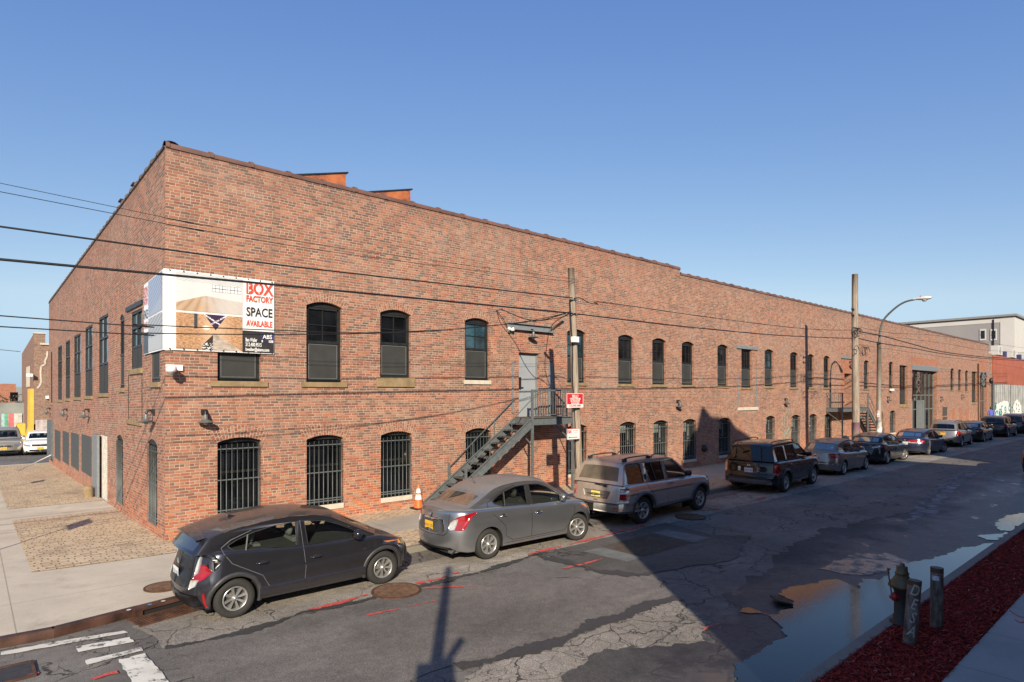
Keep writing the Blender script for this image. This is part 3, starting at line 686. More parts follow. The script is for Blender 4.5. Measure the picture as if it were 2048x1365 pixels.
def alley(t, u, v):         # photo of a brick alley under string lights
    UVo = t.n('TexCoord').outputs['UV']; du = t.M('ABSOLUTE', t.M('SUBTRACT', u, .58)); dv = t.M('SUBTRACT', v, .56)
    ang = t.M('DIVIDE', dv, t.M('ADD', du, .05)); br = t.M('ABSOLUTE', t.M('SINE', t.M('MULTIPLY', ang, 55)))
    wall = t.mix(br, (.20, .10, .055), (.56, .34, .20)); wall = t.mix(.75, wall, t.ramp(t.noise(UVo, 22, 5, .7), [(.35, (.35, .35, .35)), (.65, (1.5, 1.45, 1.4))]), 'MULTIPLY')
    wall = t.mix(t.step(du, .30, .02, 0, .7), wall, (.62, .44, .30)); c = wall
    dk = t.M('MULTIPLY', t.M('MULTIPLY', t.M('GREATER_THAN', u, .38), t.M('LESS_THAN', u, .57)), t.M('LESS_THAN', v, t.M('ADD', .05, t.M('MULTIPLY', t.M('SUBTRACT', u, .34), 1.9))))
    wh = t.M('MULTIPLY', t.M('GREATER_THAN', t.noise(UVo, 26, 2), .54), t.M('LESS_THAN', v, .20)); c = t.mix(dk, c, t.mix(wh, (.045, .035, .03), (.62, .62, .62)))
    fl = t.M('MULTIPLY', t.M('GREATER_THAN', u, .54), t.M('LESS_THAN', v, t.M('SUBTRACT', .48, t.M('MULTIPLY', t.M('SUBTRACT', u, .56), 1.12)))); c = t.mix(fl, c, t.ramp(t.noise(UVo, 9, 5), [(.35, (.30, .24, .20)), (.65, (.50, .43, .38))]))
    cl = t.M('GREATER_THAN', dv, t.M('MULTIPLY', du, 2.5)); li = t.M('MULTIPLY', t.step(t.M('ABSOLUTE', t.M('SUBTRACT', t.M('ABSOLUTE', t.M('SUBTRACT', u, .58)), t.M('MULTIPLY', t.M('ABSOLUTE', t.M('SUBTRACT', v, .80)), .9))), .035, .0), t.M('GREATER_THAN', t.noise(UVo, 40, 1), .45))
    c = t.mix(cl, c, t.mix(li, (.045, .025, .06), (.85, .82, .9)))
    glow = t.step(t.M('ADD', t.M('POWER', t.M('SUBTRACT', u, .44), 2.0), t.M('POWER', t.M('SUBTRACT', v, .62), 2.0)), .006, .0); c = t.mix(glow, c, (.85, .78, .68))
    wn_ = t.M('MULTIPLY', t.M('MULTIPLY', t.M('GREATER_THAN', u, .26), t.M('LESS_THAN', u, .31)), t.M('GREATER_THAN', v, .58)); c = t.mix(wn_, c, (.05, .06, .07)); t.bsdf(c, .35)
def blue(t, u, v):
    s = t.M('ABSOLUTE', t.M('SINE', t.M('MULTIPLY', t.M('ADD', t.M('MULTIPLY', u, 1.2), v), 24)))
    c = t.mix(s, (.10, .13, .24), (.34, .39, .52)); c = t.mix(t.M('LESS_THAN', v, t.M('MULTIPLY', u, .4)), c, (.30, .34, .42)); t.bsdf(c, .35)
def grey(t, u, v):
    s = t.M('ABSOLUTE', t.M('SINE', t.M('MULTIPLY', t.M('SUBTRACT', v, t.M('MULTIPLY', u, .5)), 22)))
    c = t.mix(s, (.17, .18, .21), (.38, .39, .42)); c = t.mix(t.M('LESS_THAN', v, .4), c, (.40, .41, .44)); t.bsdf(c, .35)
bpatch('loft_picture', uvmat('loft_picture', loft), UW, UT, .50, .985, .043)
bpatch('alley_picture', uvmat('alley_picture', alley), UW, UT, .02, .475, .043)
yB = on_x(300.5, 640)[0]; yA = on_x(328, 640)[0]
bpatch('blue_picture', uvmat('blue_picture', blue), -yB, -yA, .50, .985, .043); bpatch('grey_picture', uvmat('grey_picture', grey), -yB, -yA, .02, .475, .043)
NAVY = plain('banner_black', (.035, .032, .036), .35)
bpatch('contact_panel', NAVY, UT, x1b - .01, .01, .30, .043); bpatch('contact_panel', NAVY, -yl + .01, -yB, .01, .30, .043)
REDL = plain('banner_red', (.55, .07, .045), .4); BLKL = plain('banner_ink', (.03, .03, .035), .4)
BHt = zt1 - zb1; cxu = (UT + x1b) / 2 + .02; wT = x1b - UT
def btext(txt, v, size, mat, fit, name, cx=None, align='CENTER', bold=0.0):
    m = MB(); mid = lerp(lerp(zb0, zb1, .9), lerp(zt0, zt1, .9), v) - 5
    text_mb(m, txt, size, front_M(cx or cxu, -.052, mid), align=align, fit=fit * wT if fit else None, stretch=.62, bold=bold); return m.obj(name, mat, BN)
btext('BOX', .80, .40, REDL, .86, 'title_lettering', bold=.014); btext('FACTORY', .695, .20, REDL, .84, 'title_lettering', bold=.008)
m = MB()
for k in (-.262, -.012): m.box(cxu + k - .007, cxu + k + .007, -.056, -.053, lerp(zb1, zt1, .80) - 5, lerp(zb1, zt1, .98) - 5)
m.obj('stencil_gap', VIN, BN)
btext('SPACE', .50, .30, BLKL, .82, 'space_lettering', bold=.006); btext('AVAILABLE', .365, .20, REDL, .82, 'available_lettering', bold=.006)
for i, s in enumerate(('Ben Waller', '212.400.9515', 'bwaller@absre.com')): btext(s, .155 - i * .062, .125 if i < 2 else .11, VIN, (.36, .50, .74)[i], 'contact_lettering', UT + .07, 'LEFT', .003)
m = MB(); xa = x1b - .31
m.box(xa, xa + .28, -.050, -.046, lerp(zb1, zt1, .185) - 5, lerp(zb1, zt1, .285) - 5); m.obj('logo_panel', plain('logo_blue', (.03, .03, .16), .4), BN)
btext('ABS', .205, .15, VIN, .30, 'logo_lettering', xa + .14, bold=.003)
m = MB(); m.box(xa, xa + .28, -.050, -.046, lerp(zb1, zt1, .155) - 5, lerp(zb1, zt1, .185) - 5); m.obj('logo_strip', VIN, BN)
btext('PARTNERS', .160, .055, plain('logo_ink', (.05, .05, .2), .4), .30, 'logo_lettering', xa + .14)
def stext(txt, v, size, mat, stretch):
    m = MB(); ym = (yl + yB) / 2; mid = lerp(lerp(zb0, zbl, .85), lerp(zt0, ztl, .85), v) - 5
    Mx = Matrix(((0, 0, -1, -.052), (-1, 0, 0, ym), (0, 1, 0, mid), (0, 0, 0, 1))); text_mb(m, txt, size, Mx, fit=ws * .82, bold=.006); m.obj('side_lettering', mat, BN)
ws = yl - yB
stext('BOX', .80, .36, REDL, ws / 1.1); stext('FACTORY', .70, .20, REDL, ws / 1.15); stext('SPACE', .50, .30, BLKL, ws / 1.2); stext('AVAILABLE', .365, .21, REDL, ws / 1.25)
m = MB()
for i in range(9):
    for v in (.985, .015):
        p = bn(lerp(.08, x1b - .06, i / 8), v, .05) - Vector((0, 0, 5)); m.lathe([(.018, 0), (0, .004)], 8, M=Matrix.Translation(p) @ Matrix.Rotation(PI / 2, 4, 'X'))
m.obj('eyelets', DARKF, BN)
# turquoise graffiti scrawl
GRF = plain('turquoise_spray', (.16, .34, .30), .7)
m = MB(); gx, gz = on_y(1566, 866)
for k in range(7):
    a = Vector((gx + random.uniform(-.9, .7), -.006, gz + random.uniform(-.5, .5))); P = [a]
    for j in range(4): P.append(P[-1] + Vector((random.uniform(-.5, .6), 0, random.uniform(-.5, .5))))
    m.tube(smooth_line(P, 5), .009, 4)
tag(m.obj('graffiti', GRF), 'faint turquoise graffiti scrawl on brick between two grilled windows', 'graffiti')
print('LEN', XE, YE, 'first windows', WF.holes[0][:2], WF.holes[1][:2], 'zb', Z0L)
# ================================================================ GROUND
ZR = -.12
def gz(x, y): return -.015 * max(0.0, min(y, 70))
def asphalt(name, base, crack=.5, scale=1.0, pale=0.0, wet=False, speck=.85):
    t = NT(name); p = t.gpos()
    fine = t.noise(p, 75, 4, .8); med = t.noise(p, 7, 4); big = t.noise(p, .45, 5, .6, .4)
    lo = tuple(x * .72 for x in base); hi = tuple(x * 1.3 for x in base)
    c = t.ramp(big, [(.32, lo), (.68, hi)])
    c = t.mix(.55, c, t.ramp(med, [(.35, (.75, .75, .76)), (.7, (1.2, 1.19, 1.17))]), 'MULTIPLY')
    c = t.mix(speck, c, t.ramp(fine, [(.34, (.22, .22, .23)), (.52, (1, 1, 1)), (.68, (2.3, 2.2, 2.1))]), 'MULTIPLY')
    # long tyre streaks along the street
    mp = t.n('Mapping'); t.set(mp.inputs[0], p); t.set(mp.inputs['Scale'], (.12, 1.6, 1))
    st = t.noise(mp.outputs[0], 1.2, 4); c = t.mix(.5, c, t.ramp(st, [(.35, (.78, .78, .78)), (.65, (1.15, 1.15, 1.15))]), 'MULTIPLY')
    rough = t.step(fine, .2, .8, .72, .95); h = t.M('ADD', fine, t.M('MULTIPLY', med, .6))
    if crack:
        wv = t.n('VectorMath', operation='ADD'); t.set(wv.inputs[0], p)
        nz = t.n('TexNoise'); t.set(nz.inputs['Vector'], p); t.set(nz.inputs['Scale'], 1.7); t.set(nz.inputs['Detail'], 6)
        sc = t.n('VectorMath', operation='SCALE'); t.set(sc.inputs[0], nz.outputs['Color']); sc.inputs['Scale'].default_value = .8
        t.set(wv.inputs[1], sc.outputs[0])
        for s, wd, th in ((.55 * scale, .010, .50 - crack * .3), (2.2 * scale, .016, .62 - crack * .35)):
            vo = t.n('TexVoronoi', feature='DISTANCE_TO_EDGE'); t.set(vo.inputs['Vector'], wv.outputs[0]); t.set(vo.inputs['Scale'], s)
            line = t.M('SUBTRACT', 1.0, t.step(vo.outputs['Distance'], wd * .4, wd))
            k = t.M('MULTIPLY', line, t.step(t.noise(p, .6, 3), th, th + .12)); c = t.mix(t.M('MULTIPLY', k, .85), c, (.018, .016, .015)); h = t.M('SUBTRACT', h, t.M('MULTIPLY', k, 1.5))
    nrm = t.bump(h, .006, .8)
    if wet:
        sp = t.n('SeparateXYZ'); t.set(sp.inputs[0], p)
        k = t.step(t.M('ADD', sp.outputs[1], t.M('MULTIPLY', t.noise(p, .8, 6, .65), 3.4)), -7.2, -9.0)
        k = t.M('MULTIPLY', k, t.step(sp.outputs[0], 1.6, 4.0))
        pd = t.step(t.noise(p, 1.1, 5, .65, .6), .60, .66); pd = t.M('MULTIPLY', pd, k)
        c = t.mix(t.M('MULTIPLY', k, t.step(t.noise(p, 2.6, 5, .7), .38, .62, .2, .8)), c, (.016, .016, .018))
        lv = t.step(t.noise(p, 26, 3, .8), .62, .72, 0, .75); c = t.mix(t.M('MULTIPLY', lv, t.M('MULTIPLY', k, t.step(t.noise(p, 1.4, 3), .45, .6))), c, (.11, .035, .018))
        rough = t.M('MULTIPLY', rough, t.M('SUBTRACT', 1.0, t.M('ADD', t.M('MULTIPLY', k, .45), t.M('MULTIPLY', pd, .30))))
        nrm = t.bump(h, .006, t.M('SUBTRACT', .8, t.M('MULTIPLY', pd, .6)))
    t.bsdf(c, rough, 0, nrm); return t.m
def concrete(name, base, joint=1.5, jo=(0, 0), rough=.85, stain=.35):
    t = NT(name); p = t.gpos(); big = t.noise(p, .7, 6, .6); fine = t.noise(p, 40, 4)
    c = t.ramp(big, [(.3, tuple(x * .82 for x in base)), (.7, tuple(x * 1.12 for x in base))])
    c = t.mix(.4, c, t.ramp(fine, [(.3, (.8, .8, .8)), (.7, (1.1, 1.1, 1.1))]), 'MULTIPLY')
    gum = t.step(t.noise(p, 9, 2, .5), .74, .77, 0, .5 * (1 if joint else 0)); c = t.mix(gum, c, tuple(x * .35 for x in base))
    st = t.step(t.noise(p, 1.3, 7, .75), .50, .75, 0, stain); c = t.mix(st, c, tuple(x * .45 for x in base))
    sp = t.n('SeparateXYZ'); t.set(sp.inputs[0], p)
    if joint:
        ls = []
        for i in (0, 1):
            f = t.M('FRACT', t.M('DIVIDE', t.M('ADD', sp.outputs[i], 600 + jo[i]), joint)); ls.append(t.M('MULTIPLY', t.M('MINIMUM', f, t.M('SUBTRACT', 1.0, f)), joint))
        ln = t.M('SUBTRACT', 1.0, t.step(t.M('MINIMUM', *ls), .004, .012)); c = t.mix(t.M('MULTIPLY', ln, .6), c, tuple(x * .3 for x in base))
    t.bsdf(c, rough, 0, t.bump(fine, .003, .6)); return t.m
ASPH = asphalt('asphalt', (.150, .138, .130), .55, wet=True)
ASPL = asphalt('parking_asphalt', (.27, .242, .212), .35, 1.6)
ASPN = asphalt('new_asphalt', (.148, .134, .126), 0.0)
ASPD = asphalt('dark_patch_asphalt', (.075, .070, .068), .2, wet=True)
ASPC = asphalt('broken_pale_asphalt', (.25, .225, .20), .95, 1.5)
TAR = plain('tar', (.048, .046, .046), .6, 0, .3, 20, .003)
CONC = concrete('pavement_concrete', (.52, .46, .385), 3.05, (.6, .75), stain=.55)
CONC2 = concrete('path_concrete', (.36, .325, .28), 1.5, (0, .1), stain=.5)
CONCB = concrete('near_pavement_concrete', (.40, .40, .40), 1.55, (.3, .6), stain=.2)
COB = brick_mat('granite_setts', [(0, (.34, .25, .17)), (.35, (.54, .41, .27)), (.7, (.62, .48, .33)), (1, (.70, .57, .41))], mortar=(.31, .235, .165), bw=.27, bh=.115, header=0, mt=.022, stain=.8, bd=.014)
m = MB(); m.face([(-900, -900, -2.2), (1500, -900, -2.2), (1500, 1500, -2.2), (-900, 1500, -2.2)]); struct('ground', m, plain('far_ground', (.16, .14, .12), .9, 0, .2, .05))
def sheet(name, poly, z, mat, uv=False, kind='structure'):
    m = MB(); m.poly([poly], lambda x, y: (x, y, gz(x, y) + z), uvf=lambda x, y: (x, y + 40))
    o = m.obj(name, mat); 
    if kind: o['kind'] = kind
    return o
def gsheet(name, x0, x1, y0, y1, z, mat, n=6):
    m = MB(); ys = sorted(set([y0, y1] + ([0.0] if y0 < 0 < y1 else []) + ([70.0] if y0 < 70 < y1 else [])))
    for a, b in zip(ys, ys[1:]): m.face([(x0, a, gz(0, a) + z), (x1, a, gz(0, a) + z), (x1, b, gz(0, b) + z), (x0, b, gz(0, b) + z)], [(x0, a + 40), (x1, a + 40), (x1, b + 40), (x0, b + 40)])
    return struct(name, m, mat)
gsheet('road', -120, 300, -60, 160, ZR, ASPH)
# far pavement: concrete body with kerb drop
KP = [(-5.4, 26.0), (-5.4, -2.6), (-5.1, -3.6), (-4.2, -4.45), (-3.0, -4.66), (-2.4, -4.70), (-1.3, -4.48), (-.5, -4.30), (.3, -4.05), (90, -4.05)]
def slab(name, poly, mat, zt=0.0):
    m = MB(); m.poly([poly], lambda x, y: (x, y, gz(x, y) + zt), uvf=lambda x, y: (x, y + 40)); n = len(poly)
    for i in range(n):
        a, b = poly[i], poly[(i + 1) % n]
        m.face([(a[0], a[1], gz(*a) + zt), (b[0], b[1], gz(*b) + zt), (b[0], b[1], gz(*b) - .3), (a[0], a[1], gz(*a) - .3)], [(0, 0)] * 4)
    return struct(name, m, mat)
def kerb(name, pts, w, mat, zt=.004, drop=.3, parent=None):
    m = MB()
    for (a, b) in zip(pts, pts[1:]):
        d = Vector((b[0] - a[0], b[1] - a[1])).normalized(); nx, ny = -d.y * w, d.x * w
        z0 = gz(*a) + zt; z1 = gz(*b) + zt; e = .012
        P0 = (a[0], a[1]); P1 = (b[0], b[1])
        q = [(P0, P1)]
        m.face([(a[0] - nx * .0, a[1], z0 - e), (b[0], b[1], z1 - e), (b[0], b[1], z1 - drop), (a[0], a[1], z0 - drop)])
        m.face([(a[0] + nx * .1, a[1] + ny * .1, z0), (b[0] + nx * .1, b[1] + ny * .1, z1), (b[0], b[1], z1 - e), (a[0], a[1], z0 - e)])
        m.face([(a[0] + nx * .1, a[1] + ny * .1, z0), (a[0] + nx, a[1] + ny, z0), (b[0] + nx, b[1] + ny, z1), (b[0] + nx * .1, b[1] + ny * .1, z1)])
    return struct(name, m, mat)
IRONK = plain('rusty_steel_kerb', (.075, .036, .026), .55, .2, .6, 3, .002)
slab('pavement', [(-5.4, 0)] + KP[1:] + [(90, .0), (0, 0)], CONC, -.004)
gsheet('side_pavement', -5.4, 0, 0.0, 26.5, -.004, CONC)
kerb('side_kerb', [(-5.41, 26.0), (-5.41, 0.0), (-5.41, -2.6)], .14, IRONK, .004)
kerb('steel_kerb', [(x - .0, y - .012) for x, y in KP[:7]], .14, IRONK, .008)
kerb('kerb', [(x, y - .012) for x, y in KP[7:]], .15, concrete('kerb_stone', (.20, .18, .155), 0, stain=.6), .008)
# setts
sheet('sett_paving', [(-2.42, -.98), (-1.2, -1.10), (.0, -1.16), (0, 0), (-2.42, 0)], .006, COB); gsheet('sett_paving', -2.42, 0, 0.0, 5.9, .006, COB)
m = MB(); m.face([(-2.42, 0, 0), (-2.42, 0, 0), (-2.42, 0, 0)]) if 0 else None
gsheet('side_paving', -2.42, 0, 8.3, 26.0, .006, COB)
gsheet('front_setts', 0.0, 90, -1.0, 0.0, .004, COB)
gsheet('kerb_setts', 3.4, 90, -3.9, -2.55, .004, COB)
gsheet('concrete_path', 1.2, 90, -2.55, -1.0, .002, CONC2)
m = MB()
for x in (-2.42,): m.box(x - .03, x, -1.0, 25, -.3, .0)
# parking lane
def jag(pts, amp, step=.12, seed=1):
    r = random.Random(seed); out = []
    for a, b in zip(pts, pts[1:] + pts[:1]):
        n = max(1, int(math.dist(a, b) / step))
        for k in range(n):
            t = k / n; x, y = lerp(a[0], b[0], t), lerp(a[1], b[1], t)
            out.append((x + r.uniform(-amp, amp), y + r.uniform(-amp, amp)))
    return out
def fjag(pts, amp, step=.05, seed=1):
    out = []
    for a, b in zip(pts, pts[1:] + pts[:1]):
        n = max(1, int(math.dist(a, b) / step))
        for k in range(n):
            x, y = lerp(a[0], b[0], k / n), lerp(a[1], b[1], k / n); dx = dy = 0
            for fq, am in ((1.3, 1.0), (3.7, .55), (9.0, .3), (21, .16)):
                v = noise.noise_vector(Vector((x * fq + seed, y * fq, seed * 1.7))); dx += v.x * am; dy += v.y * am
            out.append((x + dx * amp, y + dy * amp))
    return out
def gpx(l, z=ZR): return [tuple(ground(x, y, z))[:2] for x, y in l]
LANE = [(-1.5, -4.9), (60, -4.2), (60, -6.1)] + gpx([(1205, 1080), (1070, 1110), (949, 1148), (847, 1170), (744, 1196), (662, 1216), (607, 1226), (505, 1261), (331, 1298), (312, 1280)])
m = MB(); m.poly([fjag(LANE, .07, .08, 3)], lambda x, y: (x, y, ZR + .004)); struct('parking_lane', m, ASPL)
NEWR = [(-1.25, -6.6)] + gpx([(331, 1302), (505, 1266), (607, 1232), (744, 1203), (847, 1178), (949, 1156), (1060, 1120), (1110, 1160), (1300, 1160), (1345, 1196), (1293, 1210), (1190, 1246), (1117, 1280), (1000, 1312), (860, 1345), (700, 1420), (430, 1480), (400, 1365), (350, 1330), (300, 1300)])
m = MB(); m.poly([fjag(NEWR, .05, .08, 4)], lambda x, y: (x, y, ZR + .008)); struct('resurfaced_lane', m, ASPN)
def strip(name, px, w, z, mat, amp=.6, seed=3, kind='structure', breaks=0.0):
    r = random.Random(seed); P = gpx(px); m = MB(); L = []
    for a, b in zip(P, P[1:]):
        n = max(2, int(math.dist(a, b) / .06))
        L += [(lerp(a[0], b[0], k / n), lerp(a[1], b[1], k / n)) for k in range(n)]
    L.append(P[-1]); prev = None; ph = r.uniform(0, 9)
    for i, (a, b) in enumerate(zip(L, L[1:])):
        d = Vector((b[0] - a[0], b[1] - a[1])).normalized(); nx, ny = -d.y, d.x
        w1 = w * (.5 + .35 * math.sin(i * .31 + ph) * amp + r.uniform(-.3, .3) * amp); w2 = w * (.5 + .35 * math.cos(i * .23 + ph) * amp + r.uniform(-.3, .3) * amp)
        cur = [(a[0] + nx * w1, a[1] + ny * w1, z), (a[0] - nx * w2, a[1] - ny * w2, z)]
        if prev and r.random() > breaks: m.face([prev[0], prev[1], cur[1], cur[0]])
        prev = cur
    o = m.obj(name, mat); o['kind'] = kind; return o
strip('tar_seam', [(331, 1299), (505, 1262), (607, 1227), (662, 1217), (744, 1197), (847, 1171), (949, 1149), (1070, 1111), (1100, 1105)], .13, ZR + .0142, TAR, .9)
strip('tar_seam', [(920, 1340), (1000, 1317), (1117, 1285), (1190, 1250), (1293, 1214), (1360, 1194)], .24, ZR + .0142, TAR, .6, 8)
strip('tar_seam', [(1070, 1111), (1110, 1120), (1170, 1138), (1200, 1146), (1290, 1150), (1310, 1145)], .20, ZR + .0142, TAR, 1.0, 9)
m = MB(); m.poly([fjag(gpx([(1000, 1326), (1117, 1296), (1190, 1261), (1293, 1223), (1360, 1200), (1410, 1240), (1420, 1300), (1380, 1345), (1400, 1480), (880, 1560), (930, 1352)]), .15, .05, 5)], lambda x, y: (x, y, ZR + .004)); struct('broken_edge_surface', m, ASPC)
m = MB(); m.poly([fjag(gpx([(1135, 1352), (1180, 1308), (1240, 1295), (1330, 1290), (1400, 1285), (1470, 1300), (1500, 1345), (1470, 1365), (1440, 1480), (1150, 1500)]), .22, .05, 6)], lambda x, y: (x, y, ZR + .008)); struct('wet_dirt_patch', m, ASPD)
# darker patch and steel/concrete plate
m = MB(); m.poly([fjag(gpx([(1075, 1108), (1235, 1070), (1330, 1046), (1420, 1072), (1500, 1072), (1470, 1120), (1290, 1150), (1200, 1143), (1110, 1118)]), .10, .06, 7)], lambda x, y: (x, y, ZR + .012)); struct('asphalt_patch', m, asphalt('patch_asphalt', (.085, .078, .076), .1))
def zz(l): return [(x / 3.657 + 1100, y / 3.657 + 820) for x, y in l]
PLC = plain('plate_concrete', (.135, .14, .14), .85, 0, .25, 3, .003)
for nm, l, mt in (('concrete_plate', [(245, 1040), (380, 1010), (680, 1085), (560, 1115)], PLC), ('concrete_plate', [(760, 905), (850, 880), (1170, 940), (1050, 975)], PLC),
                  ('grating_cover', [(380, 1005), (740, 910), (1050, 975), (680, 1082)], brick_mat('grating', [(0, (.09, .07, .05)), (1, (.17, .13, .09))], mortar=(.03, .025, .02), bw=.6, bh=.05, header=0, mt=.03))):
    m = MB(); m.poly([gpx(zz(l))], lambda x, y: (x, y, ZR + .016)); o = struct(nm, m, mt)
# crosswalk paint
t = NT('worn_white_paint'); p_ = t.gpos(); w = t.step(t.noise(p_, 5, 8, .8), .40, .47); c = t.mix(w, (.10, .095, .09), t.ramp(t.noise(p_, 3, 4), [(.3, (.55, .53, .49)), (.7, (.72, .70, .66))])); t.bsdf(c, .75); WP = t.m
for i, l in enumerate(([(0, 478), (560, 370), (1110, 283), (1135, 300), (600, 400), (0, 508)], [(680, 428), (1150, 340), (1190, 385), (1100, 400), (700, 475)], [(750, 550), (1255, 435), (1270, 460), (780, 590)], [(1050, 545), (1290, 483), (1500, 735), (1600, 900), (1260, 900), (1170, 735)])):
    P = [(x / 4.452, 1200 + y / 4.452) for x, y in l]
    m = MB(); m.poly([jag(gpx(P), .012, .08, 20 + i)], lambda x, y: (x, y, ZR + .016)); struct('road_marking', m, WP)
P = gpx([(0, 1307.5), (0, 1314)]); m = MB(); d = Vector((-1, -.09)); m.face([(P[0][0], P[0][1], ZR + .016), (P[1][0], P[1][1], ZR + .016), (P[1][0] - 5, P[1][1] + .35, ZR + .016), (P[0][0] - 5, P[0][1] + .35, ZR + .016)]); struct('road_marking', m, WP)
RP = plain('red_spray', (.50, .075, .07), .7, 0, .35, 30)
for i, (l, w) in enumerate((([(614, 1222), (680, 1208), (741, 1189.5)], .07), ([(826, 1170), (880, 1160), (922, 1144)], .07), ([(734, 1233), (800, 1220), (877, 1202)], .045), ([(850, 1178), (997, 1173)], .05),
        ([(1055, 1110), (1150, 1088), (1234, 1066), (1296, 1050)], .08), ([(1126, 1139), (1165, 1131), (1212, 1117)], .06), ([(1404, 1023), (1440, 1018)], .09), ([(45, 1357), (94, 1344)], .03), ([(184, 1360), (247, 1343)], .06), ([(1407, 1261), (1448, 1246)], .04), ([(1505, 1003), (1545, 992)], .07))):
    strip('red_spray_line', l, w, ZR + .020, RP, 1.1, 30 + i, 'structure', .12)
SALT = plain('dried_salt', (.19, .19, .205), .8, 0, .5, 6)
strip('tyre_track', [(1856, 1030), (1875, 1000), (1905, 975), (1965, 935)], .32, ZR + .010, SALT, .5, 50, breaks=.25)
strip('tyre_track', [(1826, 1042), (1850, 1000), (1882, 975), (1925, 945)], .20, ZR + .010, SALT, .7, 51, breaks=.3)
# ---- puddles
ASPW = asphalt('broken_wet_asphalt', (.058, .055, .057), 1.0, 1.7, wet=True)
m = MB(); m.poly([fjag(gpx([(1470, 1215), (1480, 1170), (1560, 1110), (1640, 1060), (1740, 1040), (1860, 1015), (1960, 1000), (2060, 985), (2080, 1040), (1990, 1100), (1900, 1130), (1800, 1180), (1700, 1240), (1600, 1320), (1520, 1350), (1430, 1290)]), .25, .06, 71)], lambda x, y: (x, y, ZR + .005)); struct('broken_surface', m, ASPW)
t = NT('wet_film'); p_ = t.gpos(); n1 = t.noise(p_, 3.0, 6, .7); c = t.ramp(n1, [(.4, (.030, .026, .026)), (.6, (.075, .062, .055))]); t.bsdf(c, t.step(n1, .42, .62, .22, .65), 0, t.bump(t.noise(p_, 60, 3), .003, .5), IOR=1.6); FILM = t.m
for i_, l in enumerate(([(1640, 1140), (1700, 1112), (1760, 1106), (1830, 1128), (1790, 1140), (1740, 1152), (1690, 1150)], [(1395, 1352), (1330, 1362), (1350, 1420), (1430, 1420), (1470, 1350)])):
    m = MB(); m.poly([fjag(gpx(l), .18, .05, 80 + i_)], lambda x, y: (x, y, ZR + .011)); struct('wet_patch', m, FILM)
t = NT('puddle_water'); p_ = t.gpos(); mp = t.n('Mapping'); t.set(mp.inputs[0], p_); t.set(mp.inputs['Rotation'], (0, 0, .85)); t.set(mp.inputs['Scale'], (1, 3.0, 1))
n_ = t.bump(t.noise(mp.outputs[0], 9, 4), .004, .25)
nd = t.bsdf((.008, .011, .016), .015, 0, n_, IOR=1.42); WAT = t.m
kb = lambda px: px
for i, l in enumerate(([(1490, 1480), (1475, 1400), (1462, 1352), (1463, 1322), (1495, 1319), (1530, 1307), (1557, 1275), (1545, 1250), (1533, 1228), (1486, 1225), (1515, 1217), (1530, 1229), (1557, 1228), (1580, 1205), (1565, 1185), (1600, 1174), (1672, 1160), (1715, 1179), (1728, 1158), (1755, 1158), (1790, 1136), (1814, 1126), (1854, 1116), (1894, 1112), (1926, 1096), (1974, 1091), (1990, 1086)],
        [(1962, 1073), (2001, 1068), (2012, 1066), (1998, 1080), (1970, 1078)], [(1985, 1051), (2004, 1037), (2028, 1028), (2060, 1024), (2110, 1010), (2090, 1030), (2030, 1062), (2000, 1063)])):
    G = fjag(gpx(l, -.11), .16, .04, 60 + i)
    if i == 0:
        sh = fjag(gpx(l, -.11), .16, .04, 60); k_ = max(range(len(sh)), key=lambda q: sh[q][0] if q < len(sh) else 0); G = sh[:k_ + 1] + [(sh[k_][0] + .1, -12.8), (1.0, -12.8)]
    m = MB(); m.poly([G], lambda x, y: (x, y, -.104)); struct('puddle', m, WAT)
# ---- near kerb, mulch and pavement
m = MB()
for k in range(46):
    x = -20 + k * 2.44; m.box(x, x + 2.432, -12.47, -12.31, -.3, .02)
struct('near_kerb', m, concrete('near_kerb_stone', (.22, .20, .18), 0, stain=.6), bevel=.012)
gsheet('mulch_bed', -20, 92, -13.42, -12.46, -.005, plain('mulch_base', (.12, .020, .016), 1.0, 0, .6, 25, .01, Specular_IOR_Level=.05))
m = MB(); r = random.Random(5)
for k in range(24000):
    x = 2.5 + 22 * r.random() ** 1.6; y = r.uniform(-13.42, -12.45); a = r.uniform(0, PI); l = r.uniform(.012, .04); w = r.uniform(.003, .009); ti = r.uniform(-.5, .5)
    c_, s_ = math.cos(a), math.sin(a); z = r.uniform(0, .03)
    m.face([(x - c_ * l - s_ * w, y - s_ * l + c_ * w, z + ti * l), (x + c_ * l - s_ * w, y + s_ * l + c_ * w, z - ti * l), (x + c_ * l + s_ * w, y + s_ * l - c_ * w, z - ti * l), (x - c_ * l + s_ * w, y - s_ * l - c_ * w, z + ti * l)], mi=0 if r.random() < .6 else 1 if r.random() < .93 else 2)
o = m.obj('wood_chip_mulch', [plain('chip_red', (.40, .050, .042), 1.0, Specular_IOR_Level=.05), plain('chip_dark', (.17, .026, .022), 1.0, Specular_IOR_Level=.05), plain('chip_pale', (.50, .22, .17), .9, Specular_IOR_Level=.1)]); tag(o, 'dark red wood chip mulch covering the planting strip', 'mulch', kind='stuff')
gsheet('near_pavement', -20, 92, -17.0, -13.42, .0, CONCB)
m = MB(); m.tube(smooth_line([tuple(ground(2020, 1222, .004)), tuple(ground(2035, 1232, .004)), tuple(ground(2050, 1236, .004))], 4), .008, 4); m.tube(smooth_line([tuple(ground(2030, 1240, .004)), tuple(ground(2042, 1246, .004)), tuple(ground(2052, 1240, .004))], 4), .008, 4); struct('spray_mark', m, RP)
